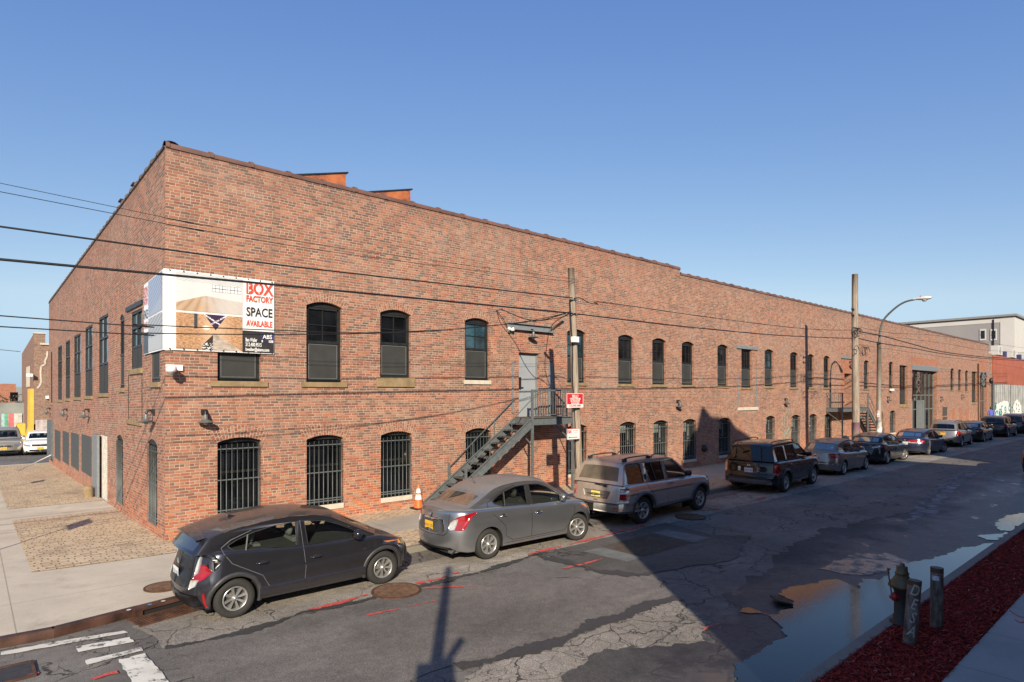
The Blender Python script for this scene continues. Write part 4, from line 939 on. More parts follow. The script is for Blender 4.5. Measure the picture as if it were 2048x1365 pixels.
# ---- covers and drains
def cover(px, py, rad, z, label, name='manhole_cover'):
    g = ground(px, py, z); t = thing(name, label, 'manhole cover', (g.x, g.y, z + .012), 0)
    m = MB(); m.lathe([(rad, -.01), (rad, .012), (rad * .93, .014), (rad * .92, .008), (0, .008)], 36, smooth=False); m.obj('rim', RUST, t)
    m = MB(); rr = random.Random(2)
    for k in range(9):
        for q in range(int(4 + k * 5)):
            a = 2 * PI * q / int(4 + k * 5); rd = rad * .88 * (k + 1) / 9.5
            m.box(rd * math.cos(a) - .012, rd * math.cos(a) + .012, rd * math.sin(a) - .012, rd * math.sin(a) + .012, .0085, .014)
    m.lathe([(rad * .9, .0095), (0, .0095)], 30, smooth=False); m.obj('tread_pattern', plain('worn_rust', (.17, .10, .065), .6, .3, .4, 9), t)
cover(793, 1183, .43, ZR + .004, 'round rusty manhole cover in the road beside the dark hatchback front wheel')
cover(327, 1175, .30, 0, 'round rusty manhole cover set in the pavement behind the dark hatchback')
cover(1381, 1035, .42, ZR + .004, 'round manhole cover in the shaded road beside the silver suv')
g = ground(1563, 1207, ZR); t = thing('drain_cover', 'loose square iron cover lying tilted at the puddle edge', 'drain cover', (g.x, g.y, ZR + .05), .7)
m = MB(); m.box(-.17, .17, -.13, .13, -.015, .015); o = m.obj('plate', DARKF, t); 
m = MB()
for k in range(5): m.box(-.15, .15, -.11 + k * .05, -.09 + k * .05, .015, .022)
m.obj('ribs', RUST, t); t.rotation_euler = (.18, .05, .75)
g = ground(12, 1352, ZR); t = thing('street_grate', 'square iron grate in the road at bottom left corner', 'grate', (g.x, g.y, ZR + .01), 0)
m = MB(); 
for a in (-.28, .25): m.box(a, a + .03, -.28, .28, 0, .02); m.box(-.25, .25, a, a + .03, 0, .02)
m.obj('frame', RUST, t); m = MB()
for k in range(9): m.box(-.25, .25, -.24 + k * .055, -.215 + k * .055, 0, .015)
m.box(-.25, .25, -.25, .25, -.006, -.002); m.obj('bars', plain('grate_iron', (.05, .05, .06), .5, .4), t)
# storm drain inlet
t = thing('storm_drain', 'rusty cast iron kerb inlet and gutter grate behind the dark hatchback', 'storm drain', (-.9, -4.42, 0), math.atan2(.17, .8))
m = MB(); m.box(-.52, .52, -.06, .14, -.035, .012); m.box(-.52, -.40, -.06, .02, -.14, -.035); m.box(.40, .52, -.06, .02, -.14, -.035); m.obj('inlet_frame', IRONK, t, bevel=.006)
m = MB(); m.box(-.40, .40, -.03, .02, -.14, -.036); m.obj('inlet_throat', BLACK, t)
m = MB()
for k in range(26): m.box(-.62 + k * .048, -.60 + k * .048 + .008, -.50, -.10, -.125, -.098)
m.box(-.64, .66, -.52, -.50, -.125, -.096); m.box(-.64, .66, -.10, -.08, -.125, -.096); m.obj('gutter_grate', RUST, t)
for q, (dx, col) in enumerate(((-.62, (.6, .6, .6)), (-.32, (.1, .2, .4)), (-.12, (.6, .58, .5)), (.22, (.08, .2, .5)))):
    m = MB(); m.lathe([(.035, 0), (0, .002)], 7, M=Matrix.Translation((dx + .05, .02, .013))); m.obj('paint_blob', plain('paint_blob_%s' % 'abcd'[q], col, .5), t)
# ================================================================ STREET FURNITURE
t = NT('weathered_pole_wood'); p_ = t.pos(); mp = t.n('Mapping'); t.set(mp.inputs[0], p_); t.set(mp.inputs['Scale'], (14, 14, .9))
n_ = t.noise(mp.outputs[0], 1.5, 6, .6); c = t.ramp(n_, [(.3, (.13, .095, .07)), (.5, (.27, .22, .175)), (.7, (.36, .31, .26))]); t.bsdf(c, .85, 0, t.bump(n_, .02, .8)); WOOD = t.m
YP1, YP2 = -3.4, -3.58
def wood_pole(label, base, top, r0, r1):
    t = thing('utility_pole', label, 'utility pole', base, 0, 'wooden utility poles on the far pavement')
    b = Vector(base); tp = Vector(top) - b; m = MB(); P = [tp * (k / 8) + Vector((math.sin(k * 1.3) * .015, math.cos(k * 1.1) * .012, 0)) for k in range(9)]
    m.tube(P, [lerp(r0, r1, k / 8) for k in range(9)], 14); m.obj('shaft', WOOD, t); return t, tp
xb, _ = on_y(1159, 1018, YP1); xt, zt = on_y(1142, 537, YP1)
P1, P1T = wood_pole('leaning weathered wooden utility pole carrying the red sell sign beside the first stair', (xb, YP1, 0), (xt, YP1, zt), .135, .09)
xb2, _ = on_y(1712, 890, YP2); xt2, zt2 = on_y(1709.5, 549, YP2)
P2, P2T = wood_pole('tall thick wooden utility pole with purple paint at its foot, by the far stair', (xb2, YP2, 0), (xt2, YP2, zt2), .19, .14)
m = MB(); m.tube([Vector((0, 0, .0)), P2T * (1.9 / P2T.z)], .194, 14); t_ = NT('purple_paint'); pp = t_.pos(); k = t_.step(t_.noise(pp, 3, 4), .45, .6); t_.bsdf(t_.mix(k, (.27, .22, .175), (.33, .17, .26)), .8); m.obj('purple_paint_band', t_.m, P2)
m = MB(); L = P1T * (5.0 / P1T.z); m.tube([P1T * (z / P1T.z) + Vector((-.13 + .02 * math.sin(z * 3), -.05, 0)) for z in [1.2 + .4 * k for k in range(13)]], .018, 5); m.obj('riser_cable', WIRE, P1)
def p1at(z): return Vector((xb, YP1, 0)) + P1T * (z / P1T.z)
def p2at(z): return Vector((xb2, YP2, 0)) + P2T * (z / P2T.z)
_, zz1 = on_y(1138, 680, YP1); q = p1at(zz1) - Vector((xb, YP1, 0)); m = MB(); m.box(q.x - .22, q.x + .0, -.22, -.10, q.z - .08, q.z + .08); m.obj('junction_box', WHITE, P1, bevel=.01)
for z in (6.0, 5.6): 
    q = p1at(z) - Vector((xb, YP1, 0)); m = MB(); m.tube([q + Vector((-.2, -.1, 0)), q + Vector((.2, -.1, 0))], .015, 6); m.tube([q + Vector((0, -.16, 0)), q + Vector((0, .1, 0))], .02, 6); m.obj('cable_clamp', GALV, P1)
for z in (7.6, 7.3):
    q = p2at(z) - Vector((xb2, YP2, 0)); m = MB(); m.tube([q + Vector((-.12, 0, 0)), q + Vector((-.45, -.05, 0))], .03, 6); m.lathe([(.02, 0), (.07, .03), (.07, .09), (.02, .12)], 10, M=Matrix.Translation(q + Vector((-.45, -.05, -.04)))); m.obj('insulator', DARKF, P2)
for z, n in ((6.65, 9), (5.75, 10)):
    m = MB(); rr = random.Random(int(z * 10))
    for k in range(n):
        q = p2at(z) - Vector((xb2, YP2, 0)) + Vector((rr.uniform(-.5, 1.1) if z < 6 else rr.uniform(-.9, .1), -.25, 0)); R_ = rr.uniform(.15, .32)
        m.tube([q + Vector((math.cos(a) * R_, .02 * a, -R_ * .8 + math.sin(a) * R_ * .9)) for a in [2 * PI * j / 10 for j in range(10)]], .012, 4)
    m.obj('cable_loops', WIRE, P2)
# signs on the poles
def flat_sign(name, label, cat, loc, w, h, mat, border=None, rz=0):
    t = thing(name, label, cat, loc, rz); m = MB(); m.box(-w / 2, w / 2, -.012, 0, -h / 2, h / 2); m.obj('panel', mat, t)
    if border:
        m = MB(); e = .012
        for b in ((-w / 2, w / 2, -h / 2, -h / 2 + e), (-w / 2, w / 2, h / 2 - e, h / 2), (-w / 2, -w / 2 + e, -h / 2 + e, h / 2 - e), (w / 2 - e, w / 2, -h / 2 + e, h / 2 - e)): m.box(b[0], b[1], -.015, -.012, b[2], b[3])
        m.obj('border', border, t)
    return t
SRED = plain('sign_red', (.50, .02, .035), .45, 0, .05); SWH = plain('sign_white', (.74, .72, .70), .45, 0, .04)
c = on_y(1149.5, 801.5, YP1 - .22); sw = on_y(1166, 800, YP1 - .22)[0] - on_y(1133, 800, YP1 - .22)[0]
S = flat_sign('advert_sign', 'red and white SELL YOUR HOUSE sign nailed to the leaning wooden pole', 'sign', (c[0], YP1 - .22, c[1]), sw, .40, SRED, SWH)
m = MB(); m.box(-sw / 2 + .012, sw / 2 - .012, -.0145, -.0125, -.188, -.105); m.obj('white_strip', SWH, S)
for txt, z, s, mt in (('SELL!', .085, .105, SWH), ('YOUR HOUSE', .025, .062, SWH), ('IN 30 DAYS', -.038, .066, SWH), ('GUARANTEED', -.088, .040, SWH), ('516-943-4484', -.172, .076, SRED)):
    m = MB(); text_mb(m, txt, s, front_M(0, -.018, z), stretch=1.12 if s > .05 else 1.3, bold=.003); m.obj('lettering', mt, S)
c = on_y(1146.5, 868.5, YP1 - .2); sw = on_y(1159, 868, YP1 - .2)[0] - on_y(1133.5, 868, YP1 - .2)[0]
def parking_sign(label, loc, w, h):
    S = flat_sign('parking_sign', label, 'parking sign', loc, w, h, SWH, SRED)
    m = MB(); m.box(-w / 2 + .02, -w / 2 + .02 + w * .3, -.016, -.012, h * .08, h * .42); m.obj('red_square', SRED, S)
    m = MB(); m.lathe([(w * .10, 0), (w * .13, .001)], 14, M=Matrix.Translation((-w / 2 + .02 + w * .15, -.018, h * .25)) @ Matrix.Rotation(PI / 2, 4, 'X')); text_mb(m, 'P', w * .22, front_M(-w / 2 + .02 + w * .15, -.018, h * .17)); m.obj('no_parking_symbol', SWH, S)
    m = MB(); m.box(-w * .30, w * .32, -.016, -.012, -h * .33, -h * .26); m.face([(-w * .42, -.016, -h * .295), (-w * .30, -.016, -h * .38), (-w * .30, -.016, -h * .21)]); m.obj('arrow', SRED, S)
    m = MB()
    for i, s in enumerate(('8AM-9:30AM', 'TUE & FRI')): text_mb(m, s, h * .14, front_M(w * .14, -.016, h * (.25 - .2 * i)), stretch=.9)
    m.obj('lettering', SRED, S)
parking_sign('white and red street cleaning parking sign low on the leaning wooden pole', (c[0], YP1 - .2, c[1]), sw, .31)
# street lamp
LX = 33.9; LY = -3.6
SLT = thing('street_lamp', 'cobra head street lamp with curved arm behind the black sedan', 'street lamp', (LX, LY, 0))
m = MB(); m.tube([(0, 0, 0), (0, 0, .3), (0, 0, .31), (0, 0, 6.19)], [.17, .17, .14, .105], 12); m.obj('column', plain('lamp_column', (.24, .21, .18), .6, .2, .25, 2), SLT)
m = MB(); m.tube(smooth_line([(0, 0, 6.1), (0, -.08, 6.9), (0, -.27, 7.43), (0, -.8, 7.96), (0, -1.24, 8.22), (0, -1.7, 8.30)], 6), [lerp(.06, .045, k / 30) for k in range(31)], 8); m.obj('arm', plain('lamp_arm', (.12, .12, .115), .5, .3), SLT)
m = MB(); rows = []
for k in range(9):
    t_ = k / 8; y = -1.62 - t_ * .85; w_ = (.05, .07, .10, .14, .16, .17, .165, .13, .04)[k]; h_ = (.05, .06, .07, .085, .095, .10, .095, .075, .02)[k]
    rows.append([Vector((math.cos(2 * PI * j / 14) * w_, y, 8.32 + math.sin(2 * PI * j / 14) * h_)) for j in range(14)])
m.grid(rows, 0, True, True); m.obj('lamp_head', plain('lamp_white', (.62, .62, .58), .4), SLT)
m = MB(); m.lathe([(.13, .0), (.12, -.06), (.07, -.11), (0, -.12)], 14, M=Matrix.Translation((0, -2.13, 8.26))); m.obj('diffuser', plain('lamp_lens', (.4, .42, .42), .1), SLT)
m = MB(); m.lathe([(.03, 0), (.03, .06), (0, .07)], 8, M=Matrix.Translation((0, -1.95, 8.41))); m.obj('photocell', plain('red_cell', (.4, .04, .03), .4), SLT)
c = on_y(1756.5, 828, LY - .2); parking_sign('white and red parking sign strapped to the street lamp column', (c[0], LY - .2, c[1]), .40, .36)
m = MB(); m.tube([(LX, LY, 1.0), (LX, LY, 1.9)], .142, 12); tag(m.obj('taped_flyer', plain('flyer_white', (.55, .54, .52), .7, 0, .4, 6)), 'torn white flyers taped round the street lamp column', 'flyer')
# wires -------------------------------------------------------------------
def wire(label, pts, r, name='overhead_wire', n=8): 
    m = MB(); m.tube(smooth_line(pts, n), r, 5, cap=False); return tag(m.obj(name, WIRE), label, 'wire', 'overhead wires along the street')
def W3(px, py, y=YP1): x, z = on_y(px, py, y); return Vector((x, y - .12, z))
def ext(p, q, L, dz=0): d = (p - q).normalized(); return p + d * L + Vector((0, 0, dz))
A = W3(0, 522); B = W3(560, 573); Cc = W3(1139, 628); wire('thickest black cable running from the left edge to the leaning pole', [ext(A, B, 30), A, B, Cc], .022)
A = W3(0, 457); B = W3(560, 533); Cc = W3(1139, 597.5); wire('second black cable just above the thickest one, left of the leaning pole', [ext(A, B, 30), A, B, Cc], .016)
A = W3(0, 371); B = W3(335, 440); wire('thin upper wire crossing the sky at the left edge, top one of two', [ext(A, B, 30), A, B, W3(700, 502), W3(1142, 560)], .005)
A = W3(0, 388); B = W3(335, 452); wire('thin upper wire crossing the sky at the left edge, lower one of two', [ext(A, B, 30), A, B, W3(700, 512), W3(1142, 566)], .006)
A = W3(0, 633.5); B = W3(280, 651); wire('drop cable crossing the banner lettering, upper one of two', [ext(A, B, 20, .4), A, B, W3(548, 662), W3(700, 667), W3(840, 663), W3(930, 657.5), W3(1012, 649), W3(1080, 638), W3(1135, 625)], .010)
A = W3(0, 655); B = W3(280, 667.5); wire('drop cable crossing the banner lettering, lower one of two', [ext(A, B, 20, .4), A, B, W3(548, 670.5), W3(690, 669), W3(840, 664.5), W3(950, 655), W3(1095, 640), W3(1137, 629)], .010)
wire('cable between the two wooden poles, upper one with a slack loop', [W3(1142, 598), W3(1155, 598), W3(1172, 607), W3(1190, 610), W3(1203, 606.5), W3(1400, 634), W3(1560, 654), W3(1640, 660.5), W3(1705, 661)], .013)
wire('cable between the two wooden poles, lower and thicker one', [W3(1142, 628.5), W3(1280, 645), W3(1400, 658), W3(1560, 672), W3(1707, 678)], .020)
YQ = YP2
def far(px, py): return W3(px, py, YQ)
for i, (l, r, lb) in enumerate((([(1712, 664), (1760, 673), (1820, 689), (1880, 704), (1960, 714), (2046, 719)], .030, 'thickest cable bundle sagging right from the tall pole'),
        ([(1712, 678), (1760, 688), (1820, 697), (1880, 708), (1960, 717), (2046, 722)], .026, 'second cable bundle just under the thickest, right of the tall pole'),
        ([(1712, 655), (1780, 667), (1860, 671), (1960, 684), (2046, 697)], .010, 'thin wire right of the tall pole rising above the cable bundles'),
        ([(1712, 668), (1790, 676), (1880, 687), (1960, 700), (2046, 706)], .009, 'thin wire right of the tall pole just over the cable bundles'),
        ([(1712, 690), (1800, 703), (1880, 714), (1960, 724), (2046, 738)], .009, 'thin wire right of the tall pole hanging lowest, under the bundles'))):
    P = [far(*p) for p in l]; wire(lb, P + [ext(P[-1], P[-2], 12)], r)
wire('service cable from the leaning pole to the first stair lintel, with a dark splice', [W3(1135, 626), W3(1105, 645, -2.0), Vector((on_y(1092, 661)[0], -.16, on_y(1092, 661)[1]))], .014)
wire('coiled service cable sagging from the leaning pole to the floodlight', [W3(1136, 624), W3(1085, 640, -2.4), W3(1060, 642, -1.8), W3(1030, 634, -1.0), W3(1000, 621, -.5), Vector((on_y(992, 622)[0], -.05, on_y(992, 622)[1]))], .016)
wire('short black drop wire from the wall down to the white floodlight', [Vector((on_y(990, 620)[0], -.05, on_y(990, 620)[1])), Vector((on_y(1003, 640)[0], -.1, on_y(1003, 640)[1])), Vector((on_y(1014, 659)[0], -.05, on_y(1014, 659)[1]))], .012)
a_ = W3(1095, 662, -1.0); b_ = W3(1120, 645, -1.8); m = MB(); m.tube([a_, b_], .05, 8); tag(m.obj('cable_splice', plain('splice_grey', (.12, .12, .12), .5)), 'grey cylindrical splice case on the service cable beside the first stair lintel', 'splice case')
# poles outside or behind the view whose shadows fall in it
def sign_post(loc, label, ph, w, hh):
    t = thing('sign_post', label, 'sign post', loc, 0); m = MB(); m.tube([(0, 0, 0), (0, 0, ph)], .025, 8); m.obj('post', GALV, t)
    m = MB(); m.box(-.01, .01, -w / 2, w / 2, ph - hh, ph); m.obj('sign_plate', SWH, t); return t
sign_post((-4.75, -.75, 0), 'steel sign post at the left pavement corner casting the nearer sign shadow', 2.95, .75, .45)
sign_post((-4.8, 11.4, gz(0, 11)), 'steel sign post further up the side street casting the farther sign shadow', 2.9, .6, .35)
# unseen pole behind the camera, its arms shaped for the road shadow
pb = thing('shadow_pole', 'unseen tall pole on the near pavement casting the long shadow across the road', 'pole', (-4.25, -15.95, 0))
m = MB(); m.tube([(0, 0, 0), (0, 0, 6.1)], [.11, .075], 12); m.obj('shaft', WOOD, pb)
m = MB(); m.bar((.05, -.04, 3.95), (.25, -.19, 4.40), .10, .09); m.bar((-.18, .14, 3.85), (.19, -.15, 3.90), .12, .34); m.obj('bracket', DARKF, pb)

# ---- hydrant and bollards
t = thing('fire_hydrant', 'rusty black fire hydrant with a red side cap on the mulch strip', 'fire hydrant', tuple(ground(1804, 1247, .01)))
HYB = plain('hydrant_black', (.030, .028, .026), .6, .1, .4, 12, .003); HYT = plain('hydrant_brass', (.13, .10, .055), .55, .5, .4, 10)
m = MB(); m.lathe([(.155, 0), (.16, .03), (.115, .05), (.115, .10), (.10, .12), (.10, .46), (.12, .50)], 20); m.obj('barrel', HYB, t)
m = MB(); m.lathe([(.12, .50), (.175, .53), (.175, .555), (.16, .57), (.16, .585), (.125, .62), (.085, .69), (.082, .71), (.09, .715), (.09, .73), (.075, .74), (.07, .82), (.0, .83)], 20); m.obj('bonnet', HYT, t)
m = MB(); m.lathe([(.035, .82), (.035, .86), (0, .865)], 5); m.obj('operating_nut', HYT, t)
rm = Matrix.Rotation(PI / 2, 4, 'X') @ Matrix.Identity(4); dirm = Matrix(((-.749, 0, .6626, 0), (.6626, 0, .749, 0), (0, 1, 0, 0), (0, 0, 0, 1)))
Mo = Matrix.Translation((0, 0, .40)) @ Matrix(((0, .6626, -.90, 0), (0, .749, .42, 0), (1, 0, 0, 0), (0, 0, 0, 1)))
m = MB(); m.lathe([(.05, .06), (.055, .13), (.06, .14), (.06, .17), (.04, .18), (.025, .19), (.025, .22), (0, .225)], 12, M=Mo); m.obj('side_cap', plain('hydrant_red', (.35, .02, .025), .5), t)
m = MB(); m.tube([(-.17, .08, .42), (-.19, .09, .55), (-.235, .10, .72), (-.24, .11, .82)], .010, 5); m.obj('chain', plain('chain_rust', (.16, .10, .06), .6), t)
t_ = NT('weathered_pipe'); pp = t_.pos(); mp = t_.n('Mapping'); t_.set(mp.inputs[0], pp); t_.set(mp.inputs['Scale'], (1, 1, .28)); n1 = t_.noise(mp.outputs[0], 16, 6, .7); c_ = t_.ramp(n1, [(.36, (.06, .03, .022)), (.5, (.13, .11, .10)), (.66, (.20, .19, .185))]); t_.bsdf(c_, .7, .1, t_.bump(n1, .004)); PIPE = t_.m
def bollard(base, top, r, label):
    t = thing('steel_bollard', label, 'bollard', tuple(base)); v = Vector(top) - Vector(base); m = MB()
    m.tube([Vector((0, 0, -.05)), v], r, 18, cap=False); m.tube([v, v - v.normalized() * .08], r * .9, 18); m.obj('pipe', PIPE, t)
    m = MB(); m.tube([v - v.normalized() * .06, v + v.normalized() * .002], r * 1.01, 18, cap=False); m.obj('rust_rim', RUST, t); return t, v
bA = ground(1819, 1286, 0); dA = (bA - CAM).dot(FW)
top = CAM + FW * dA + RT * ((1829.5 - CX) / F * dA) + Vector((0, 0, (HY - 1161) / F * dA)); bo, v = bollard((bA.x, bA.y, 0), top, .082, 'leaning rusty steel bollard sprayed with white graffiti letters in front of the hydrant')
q = v.normalized(); zx = Vector((CAM.x - bA.x, CAM.y - bA.y, 0)).normalized(); zx = (zx - q * zx.dot(q)).normalized(); xx = q.cross(zx).normalized(); 
m = MB()
for i, ch in enumerate('DESA'):
    s = .205; o_ = v * (.78 - .215 * i) + zx * .086 - xx * .0
    Mt = Matrix(((xx.x, q.x, zx.x, o_.x), (xx.y, q.y, zx.y, o_.y), (xx.z, q.z, zx.z, o_.z), (0, 0, 0, 1)))
    text_mb(m, ch, s, Mt @ Matrix.Rotation(-.25, 4, 'Z'), stretch=.66, bold=.001)
for i_, (x_, y_, z_) in enumerate(m.v):      # wrap the letters round the pipe
    p = Vector((x_, y_, z_)); a = p.dot(q); e = p.dot(xx); an = e / .0835
    w_ = q * a + xx * (math.sin(an) * .088) + zx * (math.cos(an) * .088); m.v[i_] = tuple(w_)
m.obj('graffiti_letters', plain('white_spray', (.36, .36, .35), .7, 0, .2, 30), bo)
bB = ground(1873, 1254, 0); dB = (bB - CAM).dot(FW); top = CAM + FW * dB + RT * ((1874 - CX) / F * dB) + Vector((0, 0, (HY - 1136) / F * dB))
bo, v = bollard((bB.x, bB.y, 0), top, .080, 'upright rusty steel bollard with a small white and blue sticker')
m = MB(); q = v.normalized(); rows = []; zx = Vector((CAM.x - bB.x, CAM.y - bB.y, 0)).normalized()
for k in range(6):
    an = -.75 + k * .22; d_ = zx * math.cos(an) + (q.cross(zx)).normalized() * math.sin(an); rows.append([d_ * .0815 + v * .80, d_ * .0815 + v * .88])
m.grid(rows, 0, False); m.obj('sticker', plain('sticker', (.45, .50, .62), .5, 0, .5, 60), bo)
# wooden stub and cone
g = ground(172, 982, -.1); m = MB(); yb_ = on_x(172, 975, -.35)[0]
t = thing('stone_guard', 'small rounded brown stone guard beside the side doorway wall', 'guard stone', (-.28, yb_, gz(0, yb_) - .02)); m = MB(); m.lathe([(.15, 0), (.15, .30), (.12, .38), (0, .42)], 12); m.obj('stone', STONE, t)
g = ground(837, 1018, 0); t = thing('traffic_cone', 'orange traffic cone with two white bands on the setts below the factory wall', 'traffic cone', (g.x, g.y, .006))
CO = plain('cone_orange', (.75, .13, .025), .45, 0, .12, 6)
m = MB(); m.box(-.19, .19, -.19, .19, 0, .035); m.obj('base', BLACK, t, bevel=.01)
def cr(z): return lerp(.135, .032, (z - .035) / .675)
m = MB()
for a, b in ((.035, .27), (.41, .46), (.58, .71)): m.lathe([(cr(a), a), (cr(b), b)], 20)
m.lathe([(cr(.71), .71), (.02, .715)], 20); m.obj('cone', CO, t)
m = MB(); 
for a, b in ((.27, .41), (.46, .58)): m.lathe([(cr(a) + .001, a), (cr(b) + .001, b)], 20)
m.obj('reflective_band', plain('reflective_white', (.8, .8, .82), .3), t)
# ================================================================ STEEL STAIRS
def stair(label, x_land0, x_land1, foot_x, zl, name='steel_staircase'):
    """landing between x_land0..x_land1; flight runs from the landing edge nearest foot_x"""
    Y0, Y1 = -.95, -.12
    t = thing(name, label, 'staircase', ((x_land0 + x_land1) / 2, Y0, 0)); ox, oy = t.location.x, t.location.y
    def ob(m, n, mat=STEELG): 
        m.v = [(x - ox, y - oy, z) for x, y, z in m.v]; return m.obj(n, mat, t)
    left = foot_x < x_land0; xe = x_land0 if left else x_land1
    m = MB(); m.box(x_land0, x_land1, Y0 + .02, -.01, zl - .04, zl); ob(m, 'landing', plain('grating_dark', (.07, .07, .065), .7))
    m = MB(); m.box(x_land0, x_land1, Y0, Y0 + .02, zl - .24, zl + .01); m.box(x_land0, x_land1, Y0 - .05, Y0, zl - .24, zl - .22); m.box(x_land0, x_land1, Y0 - .05, Y0, zl - .01, zl + .01)
    for x in (x_land0, x_land1 - .02): m.box(x, x + .02, Y0 + .02, -.01, zl - .24, zl - .04)
    ob(m, 'landing_beam')
    for x in (x_land0, x_land1):
        top = zl + .92
        m = MB(); m.box(x - .035, x + .035, Y0 - .035, Y0 + .035, 0, top); ob(m, 'post')
    if not left: pass
    for x in (x_land0, x_land1):
        m = MB(); m.bar((x, Y0, zl - .9), (x, -.05, zl - .25), .03); ob(m, 'diagonal_brace')
    m = MB(); m.box(x_land0, x_land1, Y0 - .02, Y0 + .02, zl + .87, zl + .92); m.box(x_land0, x_land1, Y0 - .012, Y0 + .012, zl + .08, zl + .105)
    if left:
        n = int((x_land1 - x_land0) / .115)
        for k in range(1, n): x = lerp(x_land0, x_land1, k / n); m.box(x - .009, x + .009, Y0 - .009, Y0 + .009, zl + .1, zl + .87)
    xo = x_land1 if left else x_land0
    m.box(xo - .02, xo + .02, Y0, -.02, zl + .87, zl + .92)
    for k in range(1, 8): y = lerp(Y0, -.02, k / 8); m.box(xo - .009, xo + .009, y - .009, y + .009, zl, zl + .87)
    ob(m, 'landing_railing')
    n = 13; rise = zl / n; run = (foot_x - xe) / (n)
    for y in (Y0 + .02, Y1 + .02):
        m = MB(); a = Vector((xe, y, zl - .14)); b = Vector((foot_x, y, -.02)); m.bar(a, b, .02, .24)
        d = (b - a).normalized(); u = Vector((-d.z, 0, d.x)) * (1 if d.x < 0 else 1); u = Vector((0, 1, 0)).cross(d)
        for s in (-.12, .12): m.bar(a + u * s + Vector((0, -.02, 0)), b + u * s + Vector((0, -.02, 0)), .06, .015)
        ob(m, 'stringer')
    for k in range(n - 1):
        z = zl - rise * (k + 1); x = xe + run * (k + .6); m = MB(); m.box(x - .14, x + .14, Y0 + .04, Y1 + .0, z - .03, z); m.box(x - .14 if not left else x + .13, x - .13 if not left else x + .14, Y0 + .04, Y1, z - .07, z - .03); ob(m, 'tread', MATS['grating_dark'])
    for y in (Y0, Y1 + .02):
        m = MB(); fx = foot_x + (.95 if left else -.25); dz = zl * (abs(fx - foot_x) / abs(foot_x - xe))
        m.bar((xe, y, zl + (.62 if left else .88)), (fx, y, dz + (.42 if left else .85)), .022)
        if not left: m.bar((xe, y, zl + .45), (fx, y, dz + .42), .018)
        for f in (.33, .66): xx_ = lerp(xe, fx, f); zz_ = lerp(zl, dz, f); m.bar((xx_, y, zz_), (xx_, y, zz_ + (lerp(.62, .42, f) if left else .88)), .018)
        m.box(fx - .03, fx + .03, y - .03, y + .03, 0, dz + (.55 if left else .87))
        ob(m, 'handrail')
    return t
stair('grey steel staircase rising right to the first door landing behind the leaning pole', 10.40, 12.30, 6.75, 2.55)
stair('grey steel staircase descending right from the far landing behind the tall wooden pole', 36.0, 40.2, 43.4, 2.50)
# ================================================================ CARS
def paint(name, col, metal=.6, rough=.32, coat=1.0, dust=.0):
    coat *= .75
    t = NT(name); p = t.pos(); n = t.noise(p, 2.0, 5, .7); d_ = t.noise(p, 14, 5, .7)
    c = t.mix(t.M('MULTIPLY', t.step(n, .3, .75), .25), col, tuple(min(1, x * 1.25 + .01) for x in col))
    g = t.n('NewGeometry'); s = t.n('SeparateXYZ'); t.set(s.inputs[0], g.outputs['Normal'])
    up_ = t.M('MULTIPLY', t.step(s.outputs[2], .75, .97), t.step(d_, .2, .7, .35, 1.0)); up_ = t.M('MULTIPLY', up_, dust)
    ps = t.n('SeparateXYZ'); t.set(ps.inputs[0], p); low = t.M('MULTIPLY', t.step(t.M('ADD', ps.outputs[2], t.M('MULTIPLY', d_, .25)), .70, .20), .18)
    k = t.M('MAXIMUM', up_, low); c = t.mix(k, c, (.175, .145, .125))
    t.bsdf(c, t.M('ADD', rough, t.M('MULTIPLY', k, .4)), t.M('SUBTRACT', metal, t.M('MULTIPLY', k, metal)), None, Coat_Weight=t.M('SUBTRACT', coat, t.M('MULTIPLY', k, coat * .9)), Coat_Roughness=.04, Specular_IOR_Level=.25)
    return t.m
TYRE = plain('tyre', (.022, .021, .020), .85, 0, .2, 20); WELL = plain('wheel_well', (.008, .008, .008), .9); TRIMB = plain('trim_black', (.018, .018, .019), .5)
ALLOY = plain('alloy', (.46, .46, .46), .32, .75, .1); RIMD = plain('rim_dark', (.05, .045, .042), .55, .5); INT = plain('interior_dark', (.03, .032, .035), .85); INTG = plain('interior_grey', (.12, .125, .13), .85)
TLR = plain('tail_lamp_red', (.26, .004, .008), .15, 0, .25, 9, Coat_Weight=1.0); TLW = plain('tail_lamp_clear', (.50, .48, .47), .12, .3, .25, 12, Coat_Weight=1.0); AMB = plain('amber_lens', (.65, .20, .02), .2, 0, .1, Coat_Weight=1.0); HLC = plain('headlamp_clear', (.35, .36, .38), .08, .5, .3, 9, Coat_Weight=1.0)
PLY = plain('plate_yellow', (.72, .42, .02), .45, 0, .05); PLW = plain('plate_white', (.62, .64, .68), .45, 0, .05); PLI = plain('plate_ink', (.03, .03, .10), .5); PLC2 = plain('plate_cream', (.72, .60, .16), .45, 0, .05)
GL1 = thin_glass('car_glass', (.80, .86, .81), .01); GL2 = thin_glass('car_glass_tinted', (.10, .11, .11), .02, 0, .8); GL4 = thin_glass('hatch_glass', (.12, .13, .13), .0, .12, .30)
GL3 = thin_glass('car_glass_rear', (.55, .56, .52), .0, .30, .45)
DUSTG = plain('dusty_rear_glass', (.10, .085, .062), .35, 0, .35, 3, Coat_Weight=1.0, Coat_Roughness=.05)

